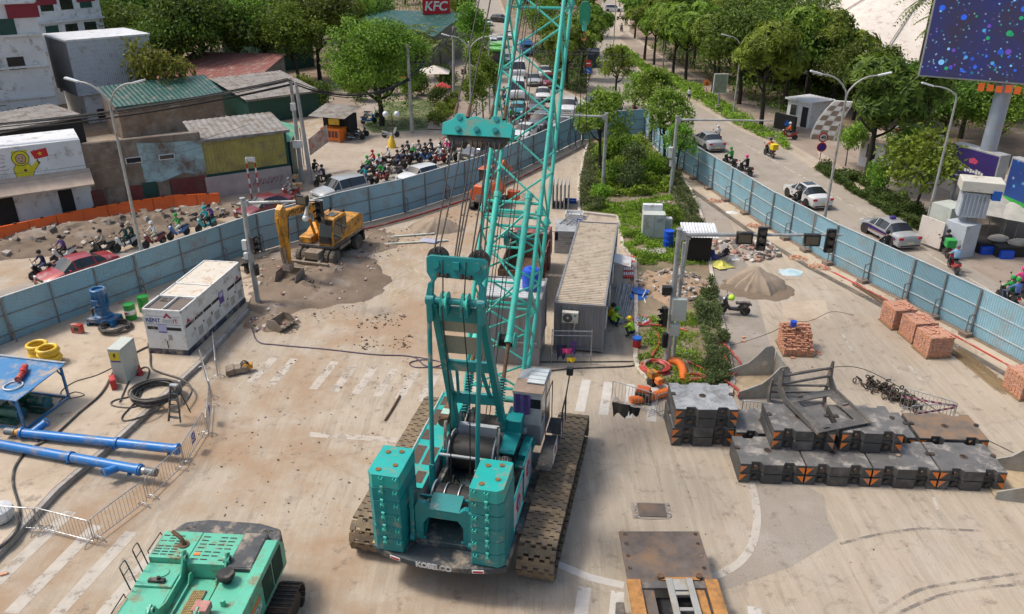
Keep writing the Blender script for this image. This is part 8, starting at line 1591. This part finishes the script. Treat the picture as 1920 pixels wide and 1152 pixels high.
for i, (f0, f1, mm) in enumerate(((.0,.1,m_redp),(.12,.28,m_brn),(.29,.42,m_redp),(.43,.55,m_dkgrn),(.56,.66,m_brn),(.67,.98,m_redp))): MB().bx(w*f0,w*f1,-.08,-.045,0,1.8+.1*(i%2)).build("sheet_door", mm, sw_)
yw = bld("yellow_wall", "yellow corrugated wall on a graffitied white base", "wall", at(392,372), at(548,348), 4.5, 4.6, m_dkgrn, m_grroof, slope=.5); w = yw["w"]; ribs(yw, w-.2, 4.4, m_ywall, 26, 1.9); MB().bx(-.1,w,-.25,-.1,0,1.7).build("white_base", mat("pinkish base wall", (.40,.33,.31), .9, 0, .15, 1), yw)
for k in range(7): MB().tube([V(w*.55+.35*k+.2*math.sin(i*2.1+k), -.26, .8+.3*math.cos(i*1.7+k)) for i in range(6)], .015, 4).build("scribble", mat("maroon scribble", (.22,.05,.07), .8), yw)
gt = thing("tarp_stall", "green tarpaulin canopy with dark green side sheets by the utility poles", "stall", at(560,340), -10); MB().add([(-4.2,0,3.6),(-.3,-.3,3.4),(.2,4.5,3.6),(-2.2,3.6,4.6),(-5.2,4.6,4.3)],[(0,1,3),(1,2,3),(2,4,3),(4,0,3)]).build("canopy", m_gtarp, gt); MB().bx(-1.9,-.25,-.25,-.2,0,3.4).bx(-.3,-.25,-.25,3.5,0,3.2).build("side_sheet", m_dkgrn, gt)
for x, y in ((-.3,-.3),(.2,4.4),(-4.2,0)): MB().cyl((x,y,0),(x,y,3.5),.05,n=6).build("post", m_steel, gt)
MB().add([(1.0,2.0,1.6),(2.6,3.4,2.4),(2.6,3.4,3.9),(1.0,2.0,3.0)],[(0,1,2,3),(3,2,1,0)]).build("banner", mat("faded banner", (.45,.40,.36), .7, 0, .3, 1.5, (.4,.1,.08), .4), gt)
st = thing("food_stall", "orange food stall with hanging goods under a grey cover", "stall", at(625,262), 15); MB().bx(-1.0,1.2,-.6,.6,0,1.25).build("counter", m_orange, st, bev=.02); MB().bx(-1.2,1.6,.5,2.4,0,2.3).build("booth", m_dark, st); MB().add([(-1.9,-1.2,2.5),(2.0,-1.2,2.4),(2.1,2.8,2.9),(-1.9,2.8,3.0)],[(0,1,2,3),(3,2,1,0)]).build("cover", m_grroof, st); MB().bx(-.3,.8,-.1,.1,1.5,2.1).build("goods", m_yell, st); MB().bx(1.25,1.3,-1.2,.6,0,1.3).build("side_board", m_orange, st)
for k in range(6): MB().bx(-.9+.36*k,-.62+.36*k,-.615,-.6,.35,1.0).build("counter_slot", m_redp, st)
# orange water barriers along the wall foot
ob = pxs((-40,462),(60,440),(160,418),(250,402),(330,390),(415,386)); k = 0
for a, c in zip(ob[:-1], ob[1:]):
    for j in range(2):
        p = a.lerp(c, j/2); q = a.lerp(c, (j+1)/2); t = thing("plastic_barrier", "orange plastic water barrier below the wall, number %s from the frame edge" % ("one","two","three","four","five","six","seven","eight","nine","ten")[k], "barrier", p, head(p,q)-90, "orange plastic barriers"); L = (q-p).length-.04; MB().prism([(-.25,0),(-.25,.15),(-.1,.4),(-.08,1.0),(.08,1.0),(.1,.4),(.25,.15),(.25,0)], 'x', 0, L).build("shell", mat("orange barrier plastic", (.75,.12,.015), .5, 0, .1, 2), t); MB().bx(L*.5-.1,L*.5+.1,-.09,.09,1.0,1.06).build("filler_cap", m_trim, t); k += 1
# ---- fast-food hall and sign tower
kf = bld("restaurant", "teal-roofed fast-food restaurant behind the palms", "restaurant", at(640,118), at(815,128), 12, 4.6, mat("brown stone wall", (.22,.18,.14), .9, 0, .2, 1, bump=.3), m_groof, slope=2.2); w = kf["w"]
for i in range(5): win(kf, 1.2+i*(w-2)/5, .6, (w-2)/5-.6, 2.2)
MB().bx(w*.3,w+.5,-2.0,-.05,2.9,3.2).build("porch_roof", m_groof, kf)
for x in (w*.45,w*.6): ac_unit(kf, x, -.1, 3.7)
sg = thing("sign_tower", "teal tower carrying a red board lettered KFC", "sign", at(822,106), 0); MB().bx(-1.6,1.6,0,3,0,6.5).build("tower", paint("teal tower cladding", (.05,.19,.19), DUST, .2), sg); s_ = MB().bx(-2.2,2.2,-.6,-.2,6.6,9.0).build("sign_board", mat("bright red board", (.46,.008,.02), .45, 0, .05), sg); text_part("lettering", "KFC", 2.0, m_white, s_, frame((0,-.62,7.8),(1,0,0),(.18,0,1)), .02, .05); MB().prism([(-2.6,9.0),(-2.2,10.2),(2.0,10.2),(2.4,9.0)], 'y', -.3, 3).build("tower_top", m_clad, sg)
um = thing("sunshade", "cream square sunshade on the restaurant terrace", "parasol", at(816,170), 0); MB().add([(-2,-2,2.4),(2,-2,2.4),(2,2,2.4),(-2,2,2.4),(0,0,3.2)],[(0,1,4),(1,2,4),(2,3,4),(3,0,4)]).build("canopy", m_canv, um, sharp=0); MB().cyl((0,0,0),(0,0,3.1),.05,n=6).build("pole", m_steel, um)
for x, y, c, lab in ((757,170,'orange',"orange parasol among the terrace plants"),(830,190,'red',"folded red and white parasol by the hedge"),(740,112,'orange',"orange banner stand beside the palms")): t = thing("terrace_parasol", lab, "parasol", at(x,y), 0); MB().lathe([(1.1,1.7),(.5,2.0),(.02,2.3)], (0,0,0), 10).build("canopy", cloth[c], t); MB().cyl((0,0,0),(0,0,2.2),.04,n=6).build("pole", m_steel, t)
o = MB().lathe([(.55,0),(.45,.6),(.2,1.3),(.05,1.5)], (0,0,0), 12).build("tied_sack", m_yell); o.location = at(735,277); tag(o, "yellow tied sack at the lawn corner", "sack"); o.scale = (.8,.8,.8)
ll = thing("globe_lamp", "small lamp post with two white globes on the lawn corner", "lamp", at(738,270), 0); MB().cyl((0,0,0),(0,0,3.0),.05,n=8).build("post", m_dsteel, ll)
for x in (-.6,.5): MB().ball((x,0,2.9),.3,12,8).build("globe", m_lamp, ll)
# ---- right: dome roof, gate, booths, boards
dm = thing("tent_roof", "huge cream fabric roof rising behind the trees", "tent roof", V(62,118,0), 0); b = MB(); n = 40; pr = ((30,3),(26,6.5),(20,10),(13,13),(7,17),(3,22),(2.2,24)); vs = []
for r_, z_ in pr:
    for i in range(n): a = 2*PI*i/n; q = r_*(1+.03*math.cos(a*10)); vs.append((q*math.cos(a), q*math.sin(a), z_-.5*abs(math.sin(a*5))*(r_/30)))
b.add(vs, [(j*n+i,j*n+(i+1)%n,(j+1)*n+(i+1)%n,(j+1)*n+i) for j in range(len(pr)-1) for i in range(n)]); b.build("fabric", m_canv, dm, sharp=60)
for i in range(30): a = 2*PI*i/30; MB().tube([(r_*math.cos(a)*1.005, r_*math.sin(a)*1.005, z_+.06-.5*abs(math.sin(a*5))*(r_/30)) for r_, z_ in pr], .09, 5).build('seam', mat('canvas seam', (.38,.33,.29), .9), dm)
for i in range(12): a = 2*PI*i/12; MB().cyl((28*math.cos(a),28*math.sin(a),0),(28*math.cos(a),28*math.sin(a),5),.25,n=8).build("mast", m_pole, dm)
ga = thing("gate_arch", "curved gate pylon striped in white and brown slats", "gate", at(1532,262), 20); seg = []
for i in range(9): f = i/8; seg.append(((-.6+1.7*f**1.8, 3.9*f), (1.5+1.2*f**1.5, 3.9*f)))
for i in range(8):
    (a0,z0_),(b0,_) = seg[i]; (a1,z1_),(b1,_) = seg[i+1]
    for c in range(3): f0, f1 = c/3, (c+1)/3; MB().prism([(a0+(b0-a0)*f0+.03,z0_+.03),(a0+(b0-a0)*f1-.03,z0_+.03),(a1+(b1-a1)*f1-.03,z1_-.03),(a1+(b1-a1)*f0+.03,z1_-.03)], 'y', 0, .4).build("slat", m_white if (i+c) % 2 else mat("brown slat", (.22,.17,.13), .7), ga)
MB().prism([(seg[i][0][0]-.12,seg[i][0][1]) for i in range(9)]+[(seg[i][1][0]+.12,seg[i][1][1]) for i in range(8,-1,-1)], 'y', .05, .36).build("core", m_white, ga)
gb = bld("guard_house", "small white guard house with dark sign wall by the gate", "guard house", at(1472,232), at(1515,243), 3, 2.8, m_wwall, m_wwall); win(gb, .5, 1.1, .8, 1.1); win(gb, gb["w"]-1.1, .1, .8, 2.1, m_dark); pn = MB().bx(.8,3.6,-2.6,-2.3,0,1.6).build("dark_sign_wall", m_trim, gb); MB().prism([(2.2,.6),(2.6,1.2),(2.8,.9),(3.0,1.2),(3.2,.7),(2.8,.5)], 'y', -2.62, -2.6).build("wall_logo", m_sblue, pn)
wbo = bld("guard_booth", "white ribbed guard booth with flat brown roof", "booth", at(1607,310), at(1652,322), 2.4, 2.5, m_wwall); MB().bx(-.5,wbo["w"]+.5,-.5,2.9,2.5,2.75).build("roof", mat("dusty brown roof slab", (.36,.28,.22), .9, 0, .2, 2), wbo); win(wbo, .7, .9, .9, 1.2)
for k in range(5): MB().bx(-.03,0,.25+.42*k,.5+.42*k,.8,2.2).build("side_louver", m_trim, wbo)
def board(name, label, p, q, z0, h, d, m, post=True):
    p = Vector(p); q = Vector(q); p.z = q.z = 0; w = (q-p).length; t = thing(name, label, "billboard", p, head(p,q)-90); MB().bx(0,w,0,d,z0,z0+h).build("cabinet", mat("grey board frame", (.33,.33,.33), .6, .1), t, bev=.03); f = MB().bx(.12,w-.12,-.02,-.001,z0+.12,z0+h-.12).build("face", m, t)
    for x in ((.6,w-.6) if post else ()): MB().bx(x-.12,x+.12,d*.3,d*.6,0,z0).build("post", m_pole, t)
    t["w"] = w; return t, f
t, f = board("billboard", "brown-red billboard with a strip of small pictures", at(1662,318), at(1738,340), 1.6, 2.2, .9, mat("brick red print", (.30,.045,.03), .5, 0, .12, 1)); w = t["w"]
for k in range(4): MB().bx(w*.12+w*.19*k,w*.12+w*.19*k+w*.17,-.03,-.021,2.2,2.9).build("small_picture", (m_lglass,m_white,m_sblue,m_acw)[k], f)
for zz, x0_, x1_ in ((3.35,.4,.75),(3.1,.4,.62),(1.9,.25,.7)): MB().bx(w*x0_,w*x1_,-.03,-.021,zz,zz+.1).build("print_line", m_white, f)
t, f = board("billboard", "violet billboard with white lettering", at(1763,372), at(1848,402), 1.7, 2.7, 1.0, mat("deep violet print", (.035,.02,.13), .5, 0, .12, 1)); w = t["w"]; MB().prism([(w*.42,3.3),(w*.4,3.6),(w*.5,3.75),(w*.6,3.55),(w*.56,3.3)], 'y', -.03, -.021).build("pink_emblem", mat("magenta print", (.5,.06,.14), .5), f)
for k in range(9): MB().bx(w*.24+w*.058*k,w*.24+w*.058*k+w*.045,-.03,-.021,2.6+.05*(k%2),2.95-.06*(k%3)).build("blurred_letter", m_white, f)
MB().bx(w*.15,w*.85,-.03,-.021,2.1,2.2).build("print_line", mat("lilac notice", (0,0,0)), f)
def screen_mat(name, base, sc, cols):
    m = bpy.data.materials.new(name); m.use_nodes = True; t_ = NT(m); bs = t_.n["Principled BSDF"]; tc_ = t_.new("TexCoord"); vo = t_.new("TexVoronoi"); vo.inputs["Scale"].default_value = sc; t_.link(tc_.outputs["Object"], vo.inputs["Vector"]); c = t_.mix(t_.ramp(t_.noise(tc_.outputs["Object"], .35, 4, .6), .35, .7), base, cols[0]); hs = t_.mix(.7, vo.outputs["Color"], cols[1]); c = t_.mix(t_.ramp(vo.outputs["Distance"], .06, .24, (1,1,1), (0,0,0)), c, hs); t_.link(c, bs.inputs[0]); t_.link(c, bs.inputs["Emission Color"]); bs.inputs["Emission Strength"].default_value = .25; bs.inputs["Roughness"].default_value = .4; return m
t, f = board("billboard", "green and dark blue sports billboard at the frame edge", at(1858,440), at(1990,505), 1.9, 3.6, .6, screen_mat("sports print", (.015,.03,.12), 1.6, ((.01,.05,.2),(.05,.2,.4)))); w = t["w"]; MB().bx(.15,w-.15,-.03,-.021,2.0,2.9).build("green_pitch", mat("pitch green", (.03,.32,.05), .5, 0, .2, 2), f); text_part("numeral", "8", 1.3, m_white, f, frame((w*.42,-.03,4.5),(1,0,0),(0,0,1)), .003, .02)
bp0 = V(30,60.4,0); bp1 = bp0+V(.845,-.534,0)*13.5; t, f = board("giant_screen", "giant screen glowing with blue speckles on a thick grey column", bp0, bp1, 9.3, 9.5, .7, screen_mat("speckled blue screen", (.035,.03,.06), 3.2, ((.02,.03,.16),(.05,.2,.6))), False); w = t["w"]; MB().bx(w*.28,w*.9,-.03,-.021,16.3,17.1).build("red_band", mat("red screen band", (.5,.02,.04), .5, emit=.3), f); 
for k in range(16): MB().bx(w*.3+w*.042*k,w*.3+w*.042*k+w*.03,-.08,-.02,8.65+.04*(k%2),9.2-.05*(k%3)).build("orange_letter_block", mat("orange letters", (.7,.13,.02), .5), t)
MB().cyl((w*.42,.8,0),(w*.42,.8,9.3),.55,n=20).build("column", paint("grey blue column", (.27,.31,.37), DUST, .2), t)
spots = [mat("screen spot %d" % i, c, .5, emit=e) for i, (c, e) in enumerate((((.02,.35,.15),.2),((.06,.3,.6),.3),((.02,.1,.6),.4),((.15,.4,.7),.4),((.12,.06,.4),.3),((.02,.07,.4),.4)))]
for k in range(150): r_ = rnd.choice((.05,.06,.08,.1,.13,.2)); MB().lathe([(.0,-.001),(r_,-.001),(r_*.9,.004),(.0,.004)], (rnd.uniform(.5,w-.5),-.03,9.8+6.5*rnd.random()**1.6), 9, 'y').build("light_spot", rnd.choice(spots), f, sharp=0)
# kiosk, umbrellas
kk = bld("utility_kiosk", "pair of grey utility cabinets with torn white banner under the lamp", "cabinet", at(1732,448), at(1768,462), 1.6, 2.6, m_cgr); MB().bx(2.1,3.6,-1.0,.3,0,2.2).build("cabinet_box", m_clad, kk, bev=.02); MB().bx(.4,2.2,-1.2,-1.1,.2,2.0).build("torn_banner", m_canv, kk)
tx_ = thing("transformer", "grey transformer box on a stub pole with a cream hood", "transformer", at(1806,475), 20); MB().bx(-.25,.25,-.25,.25,0,2.6).build("pedestal", g_conc, tx_); MB().bx(-1.0,.6,-.6,.6,2.6,4.2).build("tank", m_clad, tx_, bev=.03); MB().bx(-1.2,1.2,-.8,.8,4.3,5.0).build("hood", m_acw, tx_, bev=.06); MB().bx(.62,1.1,-.85,.4,3.9,4.5).build("blue_label", m_sblue, tx_)
for k in range(7): MB().bx(-.95+.22*k,-.9+.22*k,-.72,-.6,2.7,4.1).build("radiator_fin", m_clad, tx_)
for i, (x, y, r_) in enumerate(((1850,440,2.4),(1900,452,2.2),(1880,415,2.2))): t = thing("market_umbrella", "grey market umbrella beside the transformer, "+("nearest the pole","at the frame edge","behind the others")[i], "umbrella", at(x,y), 0, "market umbrellas"); MB().lathe([(r_,2.0),(r_*.55,2.55),(.03,2.9)], (0,0,0), 10).build("canopy", mat("faded grey canopy", (.34,.33,.30), .85, 0, .15, 1.5), t, sharp=15); MB().cyl((0,0,0),(0,0,2.8),.04,n=6).build("pole", m_steel, t)
for x, y, lab in ((1858,470,"dark goods heap with blue crates under the umbrellas"),(1895,478,"second dark goods heap at the frame edge")): t = thing("market_goods", lab, "goods", at(x,y), 0); MB().bx(-1.2,1.0,-.5,.6,0,.7).build("table", m_dark, t); MB().bx(-1.1,-.3,-.8,-.4,0,.5).build("crate", mat("blue plastic", (0,0,0)), t); MB().ball((.3,0,.8),(.7,.5,.3),10,6).build("cover", m_grroof, t)
sb = thing("light_box_sign", "pale light-box sign on a concrete plinth on the right pavement", "sign", at(1345,208), 0); MB().bx(-.25,.25,-.25,.25,0,.7).build("plinth", g_conc, sb); MB().cyl((0,0,.7),(0,0,2.0),.08,n=8).build("post", m_pole, sb); MB().bx(-.8,.8,-.12,.12,2.0,4.2).build("box", m_cgr, sb, bev=.03); MB().bx(-.7,.7,-.13,-.12,2.1,4.1).build("face", mat("greenish print", (.2,.24,.18), .5, 0, .3, 2), sb)
t = thing("container_bin", "dark blue container box at the avenue's tree shade", "container", at(1112,128), 5); MB().bx(-.9,.9,0,4,0,2.4).build("box", mat("dark slate blue", (.035,.05,.07), .6), t, bev=.03)
# ---- island cabinets, drum, cage, container-side clutter
cz = V(0,0,.12)
t = thing("telecom_cabinet", "big grey telecom cabinet on the grassy island", "cabinet", at(1224,451)+cz, 4); MB().bx(-.75,.75,0,.9,0,1.7).build("housing", m_cgr, t, bev=.02); MB().bx(.02,.03,-.01,0,.1,1.6).build("door_gap", m_trim, t); MB().bx(.15,.6,-.012,0,1.15,1.45).build("vent_panel", m_pole, t); MB().bx(-.72,.6,.9,1.3,0,2.1).build("rear_unit", m_wwall, t, bev=.02)
t = thing("telecom_cabinet", "narrow pale cabinet beside the blue drum", "cabinet", at(1252,445)+cz, 4); MB().bx(-.22,.22,0,.5,0,1.2).build("housing", m_wwall, t, bev=.02); MB().bx(-.15,.15,-.01,0,.3,1.0).build("door", m_cgr, t)
t = drum("tall blue plastic drum on the island grass", at(1252,465)+cz, mat("blue plastic", (0,0,0))); t.scale = (1.15,1.15,1.25); o = MB().bx(-.8,.8,-.5,.5,.0,.1).build("concrete_slab", g_conc); o.location = at(1226,476)+cz; tag(o, "pale concrete slab lying in the island grass", "slab")
t = thing("mesh_cage", "black mesh cage topped by white corrugated sheets", "cage", at(1308,494)+cz, 4); MB().bx(-.75,.75,0,1.2,0,1.7).build("cage", mat("black mesh", (.02,.016,.013), .9, 0, .3, 25), t); 
for k in range(3): b = MB(); n = 12; vs = []; [vs.extend([(-1.1+2.2*i/24,-.4+.35*k,1.75+.06*k+.04*(i%2)),(-1.1+2.2*i/24,1.2+.2*k,1.9+.06*k+.04*(i%2))]) for i in range(25)]; b.add(vs, [(2*i,2*i+2,2*i+3,2*i+1) for i in range(24)]); b.build("corrugated_sheet", m_wwall, t, sharp=10)
t = thing("tube_bundle", "bundle of long grey steel tubes beside the workers", "tubes", at(1163,606), head(at(1163,606), at(1180,530))); Lb = 5.2; bm = MB(); bm.cyl((0,0,.03),(0,Lb,.03),.03,n=6); me = bm.mesh("tube", m_steel)
for i in range(22): o = link("tube", me, t, (-.5+1.0*(i%11)/11, rnd.uniform(-.3,.3), .07*(i//11))); o.rotation_euler = (0,0,rnd.uniform(-.03,.03))
for i in range(6): striped("barrier_pole", "red and white pole lying with others beyond the tubes, "+("first","second","third","fourth","fifth","sixth")[i]+" from the container", at(1170+4*i,523)+V(0,0,.06), 3.3, .05, 9).rotation_euler = (R(-88),0,-R(8))
for i, (x, y, z) in enumerate(((1196,560,.1),(1200,552,.2),(1203,604,.12))): t = thing("folded_sign", ("blue folded road sign on the kerb","second blue folded road sign behind it","round red-rimmed sign lying by the workers")[i], "sign", at(x,y)+V(0,0,z), 20*i); MB().lathe([(.0,0),(.5,0),(.5,.04),(.0,.04)], (0,0,0), 18).build("disc", m_sblue if i < 2 else m_sred, t); MB().lathe([(.0,.041),(.38,.041),(.38,.05),(.0,.05)], (0,0,0), 18).build("face", m_sblue if i < 2 else mat("lilac board", (0,0,0)), t); MB().bar((.3,-.9,.03),(.3,.3,.03),.05).build("leg", m_white, t)
t = thing("water_cooler", "red drink cooler with blue lid on the kerb end", "cooler", at(1193,655)+V(0,0,.15), 0); MB().cyl((0,0,0),(0,0,.42),.2,.22,n=14).build("body", m_red, t); MB().cyl((0,0,.42),(0,0,.52),.23,n=14).build("lid", m_sblue, t)
sf = thing("scaffold_frame", "light scaffold frame with hanging work clothes in front of the containers", "scaffold", at(1034,682), 2)
for x in (0,1.9): MB().cyl((x,0,0),(x,0,1.9),.025,n=6).build("post", m_steel, sf)
for z in (.5,1.55,1.8): MB().cyl((0,0,z),(1.9,0,z),.022,n=6).build("rail", m_steel, sf)
for x, y, z, c, lab, w_, h_ in ((1052,690,1.25,'navy',"navy jacket hanging at the scaffold frame",.5,.9),(1062,695,1.2,'pink',"pink towel hanging at the scaffold frame",.5,.35),(1070,702,.9,'yellow',"dull yellow cloth hanging below the pink towel",.45,.3),(1074,684,1.3,'purple',"violet trousers hanging at the scaffold frame",.3,.9)): drape(lab, at(x,y)+V(0,0,z), 0, w_, h_, cloth[c])
t = thing("panel_stack", "neat stack of grey formwork panels beside the dump truck", "panels", at(1039,475), 6)
for k in range(12): MB().bx(0,1.35,0,2.4,.13*k,.13*k+.11).build("panel", m_pole, t)
t = thing("standing_panels", "row of grey panels standing on edge beyond the clutter", "panels", at(1034,392), 6)
for k in range(5): MB().bx(.3*k,.3*k+.08,0,2.0,0,1.9).build("panel", m_pole, t)
for x, y, lab, sx, sy, sz, c in ((1076,412,"white plastic crate tray among the clutter",1.3,.9,.4,m_white),(1080,424,"blue crate in front of white tray",.9,.4,.4,mat("blue plastic", (0,0,0))),(1068,382,"blue folded tarpaulin beyond the white tray",1.0,.6,.25,m_sblue)): t = thing("crate", lab, "crate", at(x,y), 8); MB().bx(-sx/2,sx/2,0,sy,0,.08).bx(-sx/2,sx/2,0,.05,.08,sz).bx(-sx/2,sx/2,sy-.05,sy,.08,sz).bx(-sx/2,-sx/2+.05,.05,sy-.05,.08,sz).bx(sx/2-.05,sx/2,.05,sy-.05,.08,sz).build("tray", c, t); MB().bx(-sx*.3,sx*.3,sy*.3,sy*.7,.08,sz*.6).build("load", m_wwall, t)
t = thing("steel_ladders", "white ladder-like steel frames lying on the panel stack", "frames", at(1048,462)+V(0,0,1.6), 25)
for k in range(2):
    for s_ in (0,.5): MB().bar((s_+.7*k,0,.05*k),(s_+.7*k,2.2,.05*k),.05).build("rail", m_steel, t)
    for j in range(6): MB().bar((.7*k,.2+.35*j,.05*k),(.5+.7*k,.2+.35*j,.05*k),.04).build("rung", m_steel, t)
t = thing("generator_set", "small red and black engine pump behind the crowd barrier", "pump", at(1205,752), 20); MB().bx(-.35,.35,-.25,.25,.1,.5).build("engine", m_black, t, bev=.04); MB().bx(-.3,.3,-.2,.2,.5,.7).build("tank", m_or, t, bev=.05); MB().tube([(-.4,-.3,.05),(.4,-.3,.05),(.4,.3,.05),(-.4,.3,.05)],.03,6,True).build("frame", m_dsteel, t)
t = thing("compactor", "yellow and orange compactor heads by the red hose coil", "tool", at(1222,722), 60); MB().bx(-.2,.2,-.15,.15,0,.4).build("foot", m_black, t, bev=.03); MB().bx(-.22,.18,-.2,.2,.4,.75).build("engine", m_yel, t, bev=.05); MB().bx(.3,.6,-.15,.15,.3,.6).build("tank", m_orange, t, bev=.05); MB().tube([(-.2,.2,.7),(-.3,.5,.95),(.2,.5,.95),(.2,.2,.7)],.025,6).build("handle", m_dsteel, t)
